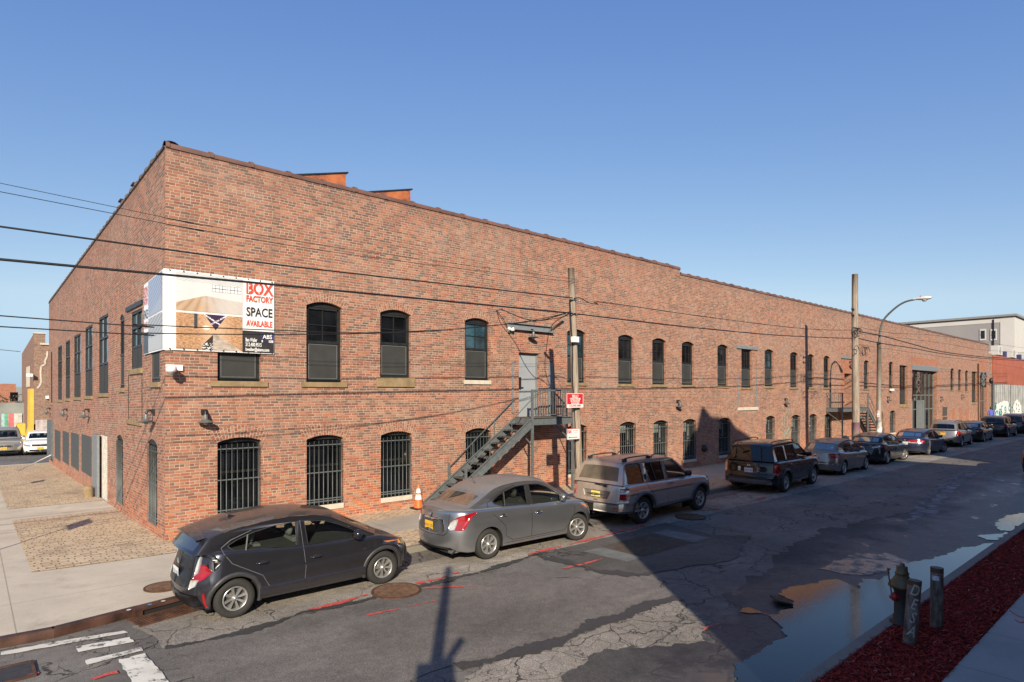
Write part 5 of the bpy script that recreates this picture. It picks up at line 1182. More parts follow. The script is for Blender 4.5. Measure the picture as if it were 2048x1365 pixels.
class Car:
    def __init__(c, name, label, S):
        c.S = S; c.t = thing(name, label, 'car', (0, 0, 0), 0, S.get('group', 'cars parked along the kerb')); c.W = S['W'] / 2
        c.wb = S['wb']; c.r = S['r']
    # ---- plan and section
    def xr(c, z): return stable(c.S['rear'], z)
    def xf(c, z): return stable(c.S['front'], z)
    def plan(c, X):                      # half-width factor for unit position -1..1
        cr, cf = c.S.get('corner', (.26, .34)); m = c.S.get('pexp', 2.5); k = cr if X < 0 else cf; a = abs(X)
        if a <= 1 - k: return 1.0
        e = (a - (1 - k)) / k; return max(0.0, 1 - e ** m) ** (1 / m)
    def sec(c, z): return stable(c.S.get('sec', [(.15, .93), (.3, .965), (.5, 1.0), (.7, .995), (.85, .975), (1.0, .945), (1.2, .93)]), z)
    def shoulder(c, x): return stable(c.S['deck'], x)
    def ys(c, x, z):                     # side surface half width at x,z
        a, b = c.xr(z), c.xf(z); X = (x - (a + b) / 2) / ((b - a) / 2); X = max(-1, min(1, X)); w = c.W * c.plan(X) * c.sec(z)
        zt = c.shoulder(x); rr = c.S.get('edge', .055)
        if z > zt - rr: e = min(1, (z - (zt - rr)) / rr); w -= rr * .9 * (1 - math.sqrt(max(0, 1 - e * e)))
        for xa in (0, c.wb): w += .018 * math.exp(-((x - xa) / .38) ** 2) * math.exp(-((z - .55) / .22) ** 2)
        cz = c.S.get('crease')
        if cz: dz = z - (cz[0] + cz[1] * x); w += .010 * math.exp(-(dz / .03) ** 2) if dz > 0 else .010 * math.exp(-(dz / .12) ** 2)
        return max(0.0, w)
    def u2p(c, u, z):                    # perimeter coordinate: 0 = rear centre, >= half width goes up the side; negative: from the front centre
        if u >= 0: end = c.xr(z); s = 1
        else: end = c.xf(z); s = -1; u = -u
        a, b = c.xr(z), c.xf(z); L = (b - a) / 2; mid = (a + b) / 2; m = c.S.get('pexp', 2.5); k = (c.S.get('corner', (.26, .34))[0 if s > 0 else 1]) * L
        # arc table
        key = (s, round(z, 3))
        if not hasattr(c, 'cache'): c.cache = {}
        if key not in c.cache:
            T = []; px = py = None; acc = 0
            for i in range(41):
                th = PI / 2 * i / 40; gy = math.sin(th) ** (2 / m); gx = math.cos(th) ** (2 / m)
                x = end + s * k * (1 - gx); y = c.W * c.sec(z) * gy
                if px is not None: acc += math.hypot(x - px, y - py)
                T.append((acc, x, y)); px, py = x, y
            c.cache[key] = T
        T = c.cache[key]
        if u >= T[-1][0]: x = T[-1][1] + s * (u - T[-1][0]); return Vector((x, -c.ys(x, z), z))
        for (a0, x0, y0), (a1, x1, y1) in zip(T, T[1:]):
            if u <= a1: f = (u - a0) / max(1e-9, a1 - a0); return Vector((lerp(x0, x1, f), -lerp(y0, y1, f), z))
    def nrm(c, u, z):
        a = c.u2p(u, z); b = c.u2p(u + .02, z); d = c.u2p(u, z + .02); n = (b - a).cross(d - a)
        if n.length < 1e-9: return Vector((-1 if u >= 0 else 1, 0, 0))
        n.normalize(); cen = Vector(((c.xr(z) + c.xf(z)) / 2, 0, z)); 
        return n if n.dot(a - cen) > 0 else -n
    def upatch(c, name, pts, mat, off=.008, parent=None, sub=3, both=True, rim=True):
        """polygon in (u,z) laid on the body"""
        bm = bmesh.new(); f = []
        P = []
        for (a, b) in zip(pts, pts[1:] + pts[:1]):
            n = max(1, int(math.dist(a, b) / .06)); P += [(lerp(a[0], b[0], k / n), lerp(a[1], b[1], k / n)) for k in range(n)]
        vs = [bm.verts.new((u, z, 0)) for u, z in P]
        for t in tessellate_polygon([[Vector((u, z, 0)) for u, z in P]]): 
            try: bm.faces.new([vs[i] for i in t])
            except ValueError: pass
        for _ in range(sub - 1):
            es = [e for e in bm.edges if e.calc_length() > .07]
            if es: bmesh.ops.subdivide_edges(bm, edges=es, cuts=1)
        bmesh.ops.triangulate(bm, faces=bm.faces)
        out = []
        for sgn in ((1, -1) if both else (1,)):
            m = MB(); ix = {}
            for v in bm.verts:
                u, z = v.co.x, v.co.y; p = c.u2p(u, z) + c.nrm(u, z) * off; ix[v] = len(m.v); m.v.append((p.x, p.y * sgn, p.z))
            for fc in bm.faces: m.f.append(tuple(ix[v] for v in fc.verts)); m.uv.append(None); m.mi.append(0); m.sm.append(True)
            if rim:
                for e in bm.edges:
                    if e.is_boundary:
                        q = []
                        for v in e.verts: u, z = v.co.x, v.co.y; p = c.u2p(u, z) - c.nrm(u, z) * .004; q.append((p.x, p.y * sgn, p.z))
                        b = len(m.v); m.v += q; a0, a1 = (ix[v] for v in e.verts); m.f.append((a0, a1, b + 1, b)); m.uv.append(None); m.mi.append(0); m.sm.append(False)
            out.append(m.obj(name, mat, parent or c.t))
        bm.free(); return out
    def yc(c, x, z):                     # cabin side half width
        zb = stable(c.S['belt'], x); tb = c.S.get('tumble', .20); w0 = c.W * c.S.get('cabw', .93)
        a, b = c.S['cab'][0][0], c.S['cowl'][0]
        tp = c.S.get('taper', (.09, .04)); mid = (a + b) / 2; e = (x - mid) / ((b - a) / 2)
        w0 -= (tp[0] if e < 0 else tp[1]) * abs(e) ** 2.2
        h = max(0, z - zb); return w0 - tb * h - .12 * h * h
    # ---- shell
    def build(c):
        S = c.S; W = c.W; sill = S.get('sill', .20); ra = c.r + S.get('gap', .055); L = c.xf(.6) - c.xr(.6)
        def zbot(x):
            z = sill + S.get('tuck', .06) * max(0, (c.xr(.6) + .35 - x) / .35, (x - c.xf(.6) + .35) / .35) if (x < c.xr(.6) + .35 or x > c.xf(.6) - .35) else sill
            for xa in (0, c.wb):
                d = abs(x - xa)
                if d < ra: z = max(z, c.r + math.sqrt(max(0, ra * ra - d * d)))
            return z
        m_ = S.get('pexp', 2.5); cr, cf = S.get('corner', (.26, .34))
        cols = []                        # (X unit, y factor)
        for i in range(11): th = PI / 2 * i / 11; cols.append((-(1 - cr) - cr * math.cos(th) ** (2 / m_), math.sin(th) ** (2 / m_)))
        a6, b6 = c.xr(.55), c.xf(.55); mid6 = (a6 + b6) / 2; L6 = (b6 - a6) / 2
        xs = [mid6 - (1 - cr) * L6, mid6 + (1 - cf) * L6]
        n = 26; xs += [lerp(xs[0], xs[1], k / n) for k in range(1, n)]
        for xa in (0, c.wb):
            xs = [x for x in xs if abs(x - xa) > ra + .02]
            for k in range(17): xs.append(xa - ra * math.cos(PI * k / 16))
            xs += [xa - ra - .002, xa + ra + .002]
        xs = sorted(xs); sidecols = [((x - mid6) / L6, None) for x in xs]
        lo, hi = sidecols[0][0], sidecols[-1][0]
        cols = [q for q in cols if q[0] < lo - .004] + sidecols
        fc = []
        for i in range(11): th = PI / 2 * i / 11; fc.append(((1 - cf) + cf * math.cos(th) ** (2 / m_), math.sin(th) ** (2 / m_)))
        cols += [q for q in fc[::-1] if q[0] > hi + .004]
        NZ = 16; rows = []
        for X, g in cols:
            x6 = mid6 + X * L6; zt = c.shoulder(x6); zb_ = zbot(x6); col = []
            for k in range(NZ + 1):
                f = k / NZ; f = 1 - (1 - f) ** 1.35; z = lerp(zb_, zt, f); a, b = c.xr(z), c.xf(z)
                x = (a + b) / 2 + X * (b - a) / 2 if abs(X) > .82 else x6
                if .60 < abs(X) <= .82: w_ = (abs(X) - .6) / .22; x = lerp(x6, (a + b) / 2 + X * (b - a) / 2, w_ * w_)
                if any(abs(x6 - xa) < ra + .03 for xa in (0, c.wb)): x = lerp(x6, x, 0 if abs(X) < .9 else .6)
                y = c.ys(x, z) if g is None else None
                if g is not None:
                    y = W * g * c.sec(z); rr = S.get('edge', .055)
                    if z > zt - rr: e = min(1, (z - (zt - rr)) / rr); y -= min(y, rr * .9 * (1 - math.sqrt(max(0, 1 - e * e))))
                    # end fillet
                    if z > zt - rr: x -= math.copysign(rr * .9 * (1 - math.sqrt(max(0, 1 - e * e))) * (1 - g), X)
                col.append(Vector((x, -y, z)))
            rows.append(col)
        m = MB(); PM = S['paint']
        m.grid(rows, 0); m.grid([[Vector((p.x, -p.y, p.z)) for p in r] for r in rows], 0)
        # deck (hood, boot lid, and floor of the glasshouse)
        x_a, x_b = S['deckcut']
        dk = []
        for r in rows:
            p = r[-1]; w = -p.y; cr_ = S.get('crown', .05) * min(1, (w / W) * 1.0)
            dk.append([Vector((p.x, -w + 2 * w * j / 12, p.z + cr_ * (1 - abs(1 - j / 6) ** 2.2))) for j in range(13)])
        ins = lambda i, j: 1 if x_a < rows[i][-1].x < x_b - .06 and x_a < rows[i + 1][-1].x < x_b + .08 else 0
        m.grid(dk, 0, True, False, mif=ins)
        # underside
        z0 = .0
        m.face([(c.xr(.4) + .25, -W * .8, sill + .03), (c.xf(.4) - .25, -W * .8, sill + .03), (c.xf(.4) - .25, W * .8, sill + .03), (c.xr(.4) + .25, W * .8, sill + .03)], mi=2)
        for (sx, fn) in ((c.xr(.3) + .12, 1), (c.xf(.3) - .12, -1)):
            m.face([(sx, -W * .8, sill - .02), (sx + fn * .15, -W * .8, sill + .1), (sx + fn * .15, W * .8, sill + .1), (sx, W * .8, sill - .02)], mi=2)
        body = m.obj('body', [PM, INT, WELL], c.t, weld=True); c.body = body
        # wheel wells
        m = MB()
        for xa in (0, c.wb):
            for s in (-1, 1):
                R2 = []; 
                for k in range(17):
                    a = PI * k / 16; x = xa - ra * math.cos(a); z = c.r + ra * math.sin(a); R2.append([Vector((x, s * (c.ys(x, z) - .004), z)), Vector((x, s * (W - .34), z))])
                m.grid(R2, 0, True); m.face([(xa - ra, s * (W - .34), .1), (xa + ra, s * (W - .34), .1), (xa + ra, s * (W - .34), c.r + ra), (xa - ra, s * (W - .34), c.r + ra)])
                for e in (-1, 1):
                    m.face([(xa + e * ra, s * (W - .34), sill - .02), (xa + e * ra, s * (c.ys(xa + e * ra, .3) - .01), sill - .02), (xa + e * ra, s * (c.ys(xa + e * ra, .3) - .01), c.r), (xa + e * ra, s * (W - .34), c.r)])
        m.obj('wheel_well', WELL, c.t)
        # arch trims
        if S.get('arch'):
            am, aw, ao = S['arch']
            for xa in (0, c.wb):
                for s in (-1, 1):
                    R2 = []; 
                    for k in range(21):
                        a = PI * (-.10 + 1.20 * k / 20); q = []
                        for rad, o_ in ((ra - .012, -.02), (ra - .01, ao), (ra + aw * .6, ao), (ra + aw, ao * .3), (ra + aw + .004, -.01)):
                            x = xa - rad * math.cos(a); z = max(sill - .02, c.r + rad * math.sin(a)); q.append(Vector((x, s * (c.ys(x, z) + o_), z)))
                        R2.append(q)
                    m = MB(); m.grid(R2, 0); m.obj('arch_trim', am, c.t)
        if S.get('rocker'):
            rm_, z0, z1, o_ = S['rocker']
            for s in (-1, 1):
                m = MB(); R2 = []
                for k in range(13):
                    x = lerp(ra + .0, c.wb - ra, k / 12); R2.append([Vector((x, s * (c.ys(x, z0) - .03), z0 - .03)), Vector((x, s * (c.ys(x, z0) + o_), z0)), Vector((x, s * (c.ys(x, z1) + o_), z1)), Vector((x, s * (c.ys(x, z1) - .002), z1 + .012))])
                m.grid(R2, 0); m.obj('rocker_trim', rm_, c.t)
        c.cabin(); c.wheels()
    def cabin(c):
        S = c.S; out = S['cab']          # side silhouette: rear base, rear top..., windscreen top
        xc, zc = S['cowl']; wins = S['wins']; glass = S.get('glass', GL1)
        top = out[1:]
        belt = [(x, stable(S['belt'], x)) for x in [lerp(xc, out[0][0], k / 6) for k in range(7)]]
        loop = [out[0]] + top + [(xc, zc)] + [(x, z - .03) for x, z in belt[1:-1]]
        dens = []
        for a, b in zip(loop, loop[1:] + loop[:1]):
            n = max(1, int(math.dist(a, b) / .12)); dens += [(lerp(a[0], b[0], k / n), lerp(a[1], b[1], k / n)) for k in range(n)]
        holes = [w for w in wins]
        for s in (-1, 1):
            m = MB(); m.poly([dens] + holes, lambda x, z: (x, s * c.yc(x, z), z), flip=(s > 0), smooth=True)
            for w in holes:              # reveal depth + black seal
                n = len(w)
                for i in range(n):
                    a, b = w[i], w[(i + 1) % n]; m.face([(a[0], s * c.yc(*a), a[1]), (b[0], s * c.yc(*b), b[1]), (b[0], s * (c.yc(*b) - .025), b[1]), (a[0], s * (c.yc(*a) - .025), a[1])], mi=1)
            # pillar inner
            m.obj('pillars', [S['paint'], TRIMB], c.body)
            m = MB()
            for w in holes:
                cx_ = sum(p[0] for p in w) / len(w); cz_ = sum(p[1] for p in w) / len(w); n = len(w)
                for i in range(n):
                    a, b = w[i], w[(i + 1) % n]
                    def ex(p, e): d = math.dist(p, (cx_, cz_)); return (p[0] + (p[0] - cx_) / d * e, p[1] + (p[1] - cz_) / d * e)
                    A, B = ex(a, .018), ex(b, .018); m.face([(a[0], s * (c.yc(*a) + .003), a[1]), (b[0], s * (c.yc(*b) + .003), b[1]), (B[0], s * (c.yc(*B) + .003), B[1]), (A[0], s * (c.yc(*A) + .003), A[1])])
            if S.get('bpillar'):
                m.poly([S['bpillar']], lambda x, z: (x, s * (c.yc(x, z) + .002), z))
            m.obj('window_seal', S.get('seal', TRIMB), c.body)
            for i, w in enumerate(holes):
                m = MB(); m.poly([w], lambda x, z: (x, s * (c.yc(x, z) - .014), z), flip=(s > 0)); m.obj('side_window', S.get('rglass', glass) if i >= S.get('nfront', 1) else glass, c.body)
            for a, b in S.get('divs', ()):
                m = MB(); m.bar((a[0], s * (c.yc(*a) + .0), a[1]), (b[0], s * (c.yc(*b) + .0), b[1]), .022, .02); m.obj('window_divider', S.get('seal', TRIMB), c.body)
        # roof
        R = []; xa, xb = top[0][0], top[-1][0]; nr = 14; cw = S.get('roofcrown', .055)
        for k in range(nr + 1):
            x = lerp(xa, xb, k / nr); z = table(top, x) if len(top) < 3 else stable(top, x); w = c.yc(x, z); r_ = []
            for j in range(17):
                f = -1 + 2 * j / 16; r_.append(Vector((x + (1 - abs(f) ** 2.2) * .85 * (S.get('bowf', .13) * max(0, (k / nr - .6) / .4) ** 2 - S.get('bowr', .07) * max(0, (.4 - k / nr) / .4) ** 2), f * w, z + cw * (1 - abs(f) ** 3.2))))
            R.append(r_)
        m = MB(); m.grid(R, 0); m.obj('roof', S['paint'], c.body)
        # screens
        def screen(p0, p1, bow, mat, frame, nm, z0c=0.0):
            rows = []
            for k in range(7):
                x = lerp(p0[0], p1[0], k / 6); z = lerp(p0[1], p1[1], k / 6); w = c.yc(x, z); r_ = []
                cwk = lerp(z0c, cw, k / 6)
                for j in range(13):
                    f = -1 + 2 * j / 12; r_.append(Vector((x + bow * (1 - abs(f) ** 2.2) * (1 - .15 * k / 6), f * w, z + cwk * (1 - abs(f) ** 3.2))))
                rows.append(r_)
            m = MB(); m.grid(rows, 0, True, mif=lambda i, j: 0 if (0 < j < 11 and (i > 0 or frame) and i < 5) else 1)
            mm = MB(); 
            ir = [r[1:-1] for r in rows[0 if frame else 1:6]]
            mm.grid(ir, 0); g = mm.obj(nm, mat, c.body)
            fr = MB(); 
            for i in range(6):
                for j in range(12):
                    if not (0 < j < 11 and (i > 0 or frame) and i < 5): fr.face([rows[i][j], rows[i][j + 1], rows[i + 1][j + 1], rows[i + 1][j]], smooth=True)
            fr.obj('screen_surround', TRIMB if S.get('blacksur') else S['paint'], c.body)
        zdk = c.shoulder(xc) + S.get('crown', .05)
        screen((xc, zc), top[-1], S.get('bowf', .13), glass, False, 'windscreen', S.get('crown', .05) * .6)
        screen(out[0], top[0], -S.get('bowr', .07), S.get('rear_glass', GL3), False, 'rear_window', S.get('crown', .05) * .3)
        # interior
        b0 = stable(S['belt'], xc) - .04; m = MB(); W = c.W
        m.box(xc - .55, xc - .15, -W * .8, W * .8, b0 - .15, b0 + .05); m.obj('dashboard', INT, c.body, bevel=.03)
        for xs_, n in zip(S.get('seats', (1.05, .25)), (2, 3)):
            for i in range(n):
                y = (-.36 + .72 * i) if n == 2 else (-.42 + .42 * i); zb = b0 - .15; zt_ = b0 + .20
                m = MB(); m.prism([(xs_ - .12, zb), (xs_ + .10, zb), (xs_ - .02, zt_), (xs_ - .12, zt_)], lambda a, b: (a, y - .22, b), lambda a, b: (a, y + .22, b)); st = m.obj('seat', INTG if S.get('lightseat') else INT, c.body, bevel=.03)
                m = MB(); m.lathe([(.0, 0), (.09, .01), (.12, .08), (.12, .16), (.09, .20), (0, .21)], 10, M=Matrix.Translation((xs_ - .10, y, zt_ + .01)) @ Matrix.Diagonal((.5, 1, 1, 1))); m.obj('headrest', INTG if S.get('lightseat') else INT, st)
        m = MB(); m.lathe([(.16, 0), (.175, .012), (.16, .024), (.15, .012), (.16, 0)], 20, M=Matrix.Translation((xc - .68, .36, b0 + .06)) @ Matrix.Rotation(-1.15, 4, 'Y')); m.obj('steering_wheel', TRIMB, c.body)
    def wheels(c):
        S = c.S; r = c.r; w = .20 if r < .34 else .235; ns = S.get('spokes', 7); rr = r * S.get('rimf', .66) * 1.04
        for xa in (0, c.wb):
            for s in (-1, 1):
                t = bpy.data.objects.new('wheel', None); COL.objects.link(t); t.parent = c.t; t.location = (xa, s * (c.W - w / 2 - .012 + S.get('stick', 0)), r)
                st = S.get('steer', 0) if xa else 0; t.rotation_euler = (0, random.uniform(0, 3), st); t.rotation_mode = 'ZYX' if False else 'XYZ'
                t.rotation_euler = (0, 0, st); M = Matrix.Rotation(PI / 2 * (1 if s < 0 else -1), 4, 'X')
                h = w / 2
                m = MB(); pr = [(rr, h - .02), (rr + .01, h - .004), (rr + (r - rr) * .55, h + .004), (r - .02, h - .012), (r - .004, h - .03), (r, h - .05), (r, -h + .05), (r - .01, -h + .02), (rr, -h + .02)]
                m.lathe(pr, 40, M=M); m.obj('tyre', TYRE, t)
                m = MB(); m.lathe([(rr, h - .02), (rr - .006, h - .006), (rr - .022, h - .010), (rr - .028, h - .05), (rr - .03, 0)], 32, M=M)
                a0 = random.uniform(0, 6)
                for k in range(ns):
                    a = a0 + 2 * PI * k / ns
                    if S.get('split'):
                        offs = (-.13, .13)
                    else: offs = (0,)
                    for of in offs:
                        w0, w1 = S.get('spw', (.030, .052)); ca, sa = math.cos(a), math.sin(a); cb, sb = math.cos(a + of), math.sin(a + of)
                        P0 = Vector((ca * rr * .16, sa * rr * .16, 0)); P1 = Vector((cb * (rr - .02), sb * (rr - .02), 0)); n_ = Vector((-sb, cb, 0))
                        zf = h - .012; q = [P0 + n_ * w0 / 2, P0 - n_ * w0 / 2, P1 - n_ * w1 / 2, P1 + n_ * w1 / 2]
                        tops = [M @ (p + Vector((0, 0, zf - (.030 if i < 2 else .008)))) for i, p in enumerate(q)]; bots = [M @ (p + Vector((0, 0, zf - .06))) for p in q]
                        m.face(tops); 
                        for i in range(4): m.face([tops[i], tops[(i + 1) % 4], bots[(i + 1) % 4], bots[i]])
                m.lathe([(rr * .26, h - .06), (rr * .24, h - .028), (rr * .12, h - .022), (rr * .11, h - .014), (0, h - .014)], 16, M=M); m.obj('rim', S.get('rimmat', ALLOY), t)
                m = MB(); m.lathe([(rr - .02, h - .075), (0, h - .075)], 24, M=M); m.lathe([(rr * .62, h - .07), (rr * .62, h - .065), (0, h - .062)], 24, M=M); m.obj('brake_disc', RIMD, t)
    # ---- details on the visible sides
    def seam(c, pts, mat=None, w=.010, name='door_seam', cabin=False, both=True):
        L = []
        for a, b in zip(pts, pts[1:]):
            n = max(1, int(math.dist(a, b) / .08)); L += [(lerp(a[0], b[0], k / n), lerp(a[1], b[1], k / n)) for k in range(n)]
        L.append(pts[-1])
        for s in ((-1, 1) if both else (-1,)):
            m = MB(); Q = []
            for i, (x, z) in enumerate(L):
                p, q = L[max(0, i - 1)], L[min(len(L) - 1, i + 1)]; dx, dz = q[0] - p[0], q[1] - p[1]; l = math.hypot(dx, dz) or 1; nx, nz = -dz / l * w / 2, dx / l * w / 2
                def Y(x, z): 
                    zb = stable(c.S['belt'], x)
                    return (c.yc(x, z) if z > zb - .005 and c.S['cab'][0][0] < x < c.S['cowl'][0] else c.ys(x, z)) + .0035
                Q.append([Vector((x + nx, s * Y(x + nx, z + nz), z + nz)), Vector((x - nx, s * Y(x - nx, z - nz), z - nz))])
            m.grid(Q, 0); m.obj(name, mat or TRIMB, c.body)
    def handle(c, x, z, mat, cup=True, l=.17):
        for s in (-1, 1):
            y = s * (c.ys(x, z) + .004); y2 = s * (c.ys(x, z) + .038)
            m = MB(); m.tube(smooth_line([(x - l / 2, y, z), (x - l / 3, y2, z), (x + l / 3, y2, z), (x + l / 2, y, z)], 4), .013, 7); h_ = m.obj('door_handle', mat, c.t)
            if cup: m = MB(); m.lathe([(.045, .0), (.0, .001)], 14, M=Matrix.Translation((x, y + s * .001, z)) @ Matrix.Rotation(PI / 2 * (-s) * -1, 4, 'X') @ Matrix.Diagonal((1.2, .8, 1, 1))); m.obj('handle_cup', TRIMB, h_)
    def mirror(c, x, z, mat, big=1.0):
        for s in (-1, 1):
            y0 = c.yc(x, z); rows = []
            for k in range(8):
                f = k / 7; yy = y0 - .01 + f * .24 * big; e = math.sin(PI * min(1, .12 + .88 * f) ** .8) ** .5 if f < 1 else 0
                hh = (.025 + .065 * min(1, f * 4)) * (1 if f < .8 else (1 - ((f - .8) / .2) ** 2) ** .5 if f < 1 else .02) * big; dd = hh * 1.0
                rows.append([Vector((x + .02 + math.cos(2 * PI * j / 12) * dd - .04 * f, s * yy, z + .03 * f + math.sin(2 * PI * j / 12) * hh)) for j in range(12)])
            m = MB(); m.grid(rows, 0, True, True); m.face(rows[-1]); m.obj('wing_mirror', mat, c.t)
    def plate(c, z, mat, txt, w=.31, h=.16, x=None, y=0, ink=None, tilt=0, front=False):
        xx = (c.xr(z) - .012) if not front else c.xf(z) + .012
        if x is not None: xx = x
        t_ = MB(); s = -1 if not front else 1; t_.box(xx - .004, xx + .004, y - w / 2, y + w / 2, z - h / 2, z + h / 2); p = t_.obj('number_plate', mat, c.t)
        m = MB(); Mx = Matrix(((0, 0, s, xx + s * .006), (s, 0, 0, y), (0, 1, 0, z - h * .26), (0, 0, 0, 1))); text_mb(m, txt, h * .56, Mx, stretch=.80); m.obj('plate_lettering', ink or PLI, p)
        m = MB(); m.box(xx - .0025, xx + .0025, y - w / 2 - .006, y + w / 2 + .006, z - h / 2 - .006, z + h / 2 + .006); m.obj('plate_frame', TRIMB, p)
    def place(c, rear, front, zr=ZR, shift=0.0, sx=None, sy=1.0, sz=1.0):
        a = ground(*rear, zr); b = ground(*front, zr); d = (b - a); d.z = 0; L = d.length; d.normalize(); n = Vector((-d.y, d.x, 0))
        sc = L / c.wb; p = a + n * (c.W * sy + shift); c.t.location = (p.x, p.y, zr); c.t.rotation_euler = (0, 0, math.atan2(d.y, d.x)); sx = sx or max(.95, min(1.05, sc)); c.t.scale = (sx, sy, sz)
        print('CAR', c.t.name, 'scale', round(sc, 3), 'at', [round(v, 2) for v in p], 'yaw', round(math.degrees(math.atan2(d.y, d.x)), 1))
# ---------------------------------------------------------------- 1 dark grey hybrid hatchback
PGREY = paint('paint_dark_grey', (.050, .050, .062), .75, .28, 1, .30)
S = dict(W=1.69, wb=2.55, r=.305, sill=.215, paint=PGREY, crown=.045, edge=.06, corner=(.22, .42), pexp=2.3,
    rear=[(.15, -.52), (.3, -.64), (.5, -.66), (.62, -.64), (.72, -.60), (.95, -.53), (1.1, -.46)],
    front=[(.15, 3.10), (.25, 3.33), (.4, 3.37), (.55, 3.34), (.7, 3.24), (.85, 3.05)],
    sec=[(.15, .94), (.3, .975), (.45, .985), (.6, 1.0), (.8, .99), (.95, .965), (1.1, .94)],
    deck=[(-.7, 1.02), (-.3, 1.06), (.4, 1.01), (1.2, .96), (2.0, .925), (2.4, .915), (2.8, .83), (3.1, .74), (3.35, .66)], deckcut=(-.6, 2.2),
    belt=[(-.6, 1.03), (-.2, 1.05), (.4, .995), (1.2, .945), (2.0, .91), (2.4, .90)], cowl=(2.42, .93), cab=[(-.54, 1.03), (-.34, 1.255), (-.02, 1.345), (.45, 1.41), (.9, 1.44), (1.3, 1.41), (1.62, 1.335)],
    tumble=.27, cabw=.955, taper=(.14, .06), bowf=.22, bowr=.08,
    wins=[[(1.16, .965), (2.14, .925), (2.16, .97), (1.95, 1.09), (1.72, 1.20), (1.50, 1.285), (1.14, 1.335)],
          [(.96, .975), (.99, 1.34), (.62, 1.325), (.30, 1.265), (.06, 1.19), (-.08, 1.12), (-.02, 1.06), (.12, 1.01), (.5, .985)]],
    divs=[((.17, 1.005), (.22, 1.25))], rglass=GL1, rear_glass=GL4, seats=(1.10, .45), lightseat=True, steer=0, spokes=8, spw=(.022, .045), rimf=.60, arch=(plain('arch_grey', (.035, .035, .04), .5), .055, .012), rocker=(PGREY, .26, .40, .022), crease=(.60, .05))
c = Car('hatchback_car', 'dark grey hybrid hatchback parked nearest the corner above the storm drain', S); c.build()
SH = plain('seam_highlight', (.13, .13, .15), .35, .3)
c.seam([(1.06, 1.36), (1.07, .95), (1.10, .60), (1.09, .36)], SH); c.seam([(2.38, .88), (2.37, .70), (2.20, .40), (2.05, .36), (1.09, .36)])
c.seam([(1.09, .36), (.62, .35), (.50, .42), (.40, .60), (-.05, .86), (-.16, 1.02), (-.18, 1.10), (-.04, 1.20), (.28, 1.31)], SH); c.seam([(-.50, 1.04), (-.36, 1.22)], name='hatch_seam')
c.seam([(2.55, .86), (2.95, .77), (3.15, .70)], name='bonnet_seam')
c.handle(.40, .80, PGREY); c.handle(1.28, .745, PGREY); c.mirror(2.02, .99, plain('mirror_black', (.015, .015, .02), .12), 1.0)
c.upatch('tail_light', [(.60, .86), (.74, .88), (.88, .78), (.80, .67), (.68, .60), (.60, .62), (.58, .75)], TLR, .014)
c.upatch('tail_light_lens', [(.585, 1.0), (.62, .98), (.665, .84), (.66, .75), (.60, .70), (.585, .80)], TLW, .018); c.upatch('tail_light_lens', [(.57, .64), (.72, .66), (.68, .56), (.56, .50)], TLW, .018)
c.upatch('black_hatch_panel', [(.0, .96), (.47, .96), (.54, .60), (.45, .52), (.0, .52)], plain('gloss_black', (.010, .010, .013), .30, 0, .1, 5), .008)
c.upatch('rear_bumper_insert', [(.0, .42), (.70, .42), (.78, .26), (.70, .20), (.0, .20)], MATS['gloss_black'], .007)
c.upatch('corner_glass', [(.62, 1.02), (.80, 1.02), (.98, .90), (.90, .78), (.84, .92), (.72, .99)], MATS['gloss_black'], .010)
c.upatch('reflector', [(.79, .24), (.83, .24), (.83, .46), (.79, .46)], TLR, .012); c.plate(.68, PLW, 'T71 C62', x=c.xr(.68) - .02, ink=PLI)
c.upatch('indicator', [(-.74, .735), (-.95, .775), (-1.12, .80), (-1.0, .72), (-.80, .675)], AMB, .010); c.upatch('headlight', [(-.50, .72), (-.74, .74), (-.80, .675), (-.70, .60), (-.50, .60)], HLC, .010)
c.upatch('front_vent', [(-.62, .52), (-.78, .56), (-.82, .36), (-.66, .30)], TRIMB, .008)
m = MB(); R_ = []
for k in range(9):
    f = -1 + k / 4; e = abs(f) ** 3; R_.append([Vector((-.20, f * .57, 1.348 - .05 * e)), Vector((-.36 - .03 * (1 - f * f), f * .585, 1.322 - .06 * e)), Vector((-.50 - .05 * (1 - f * f), f * .575, 1.292 - .06 * e)), Vector((-.485 - .05 * (1 - f * f), f * .575, 1.268 - .06 * e)), Vector((-.31, f * .575, 1.258 - .06 * e))])
m.grid(R_, 0, False); m.obj('roof_spoiler', PGREY, c.t)
m = MB(); m.prism([(.10, 1.38), (.32, 1.42), (.30, 1.43), (.13, 1.475)], lambda a, b: (a, -.02, b), lambda a, b: (a, .02, b)); m.obj('roof_antenna', PGREY, c.t)
m = MB(); x_ = c.xr(.8) - .03; m.lathe([(.05, 0), (.04, .006), (0, .008)], 14, M=Matrix.Translation((x_, 0, .84)) @ Matrix.Rotation(-PI / 2, 4, 'Y')); m.obj('badge', CHROME, c.t)
m = MB(); text_mb(m, 'HYBRID', .05, Matrix(((1, 0, 0, 2.52), (0, 0, -1, -(c.ys(2.52, .74) + .006)), (0, 1, 0, .745), (0, 0, 0, 1))), align='LEFT'); m.obj('badge_lettering', CHROME, c.t)
c.place((472, 1238), (768, 1170), sz=.985); C1 = c
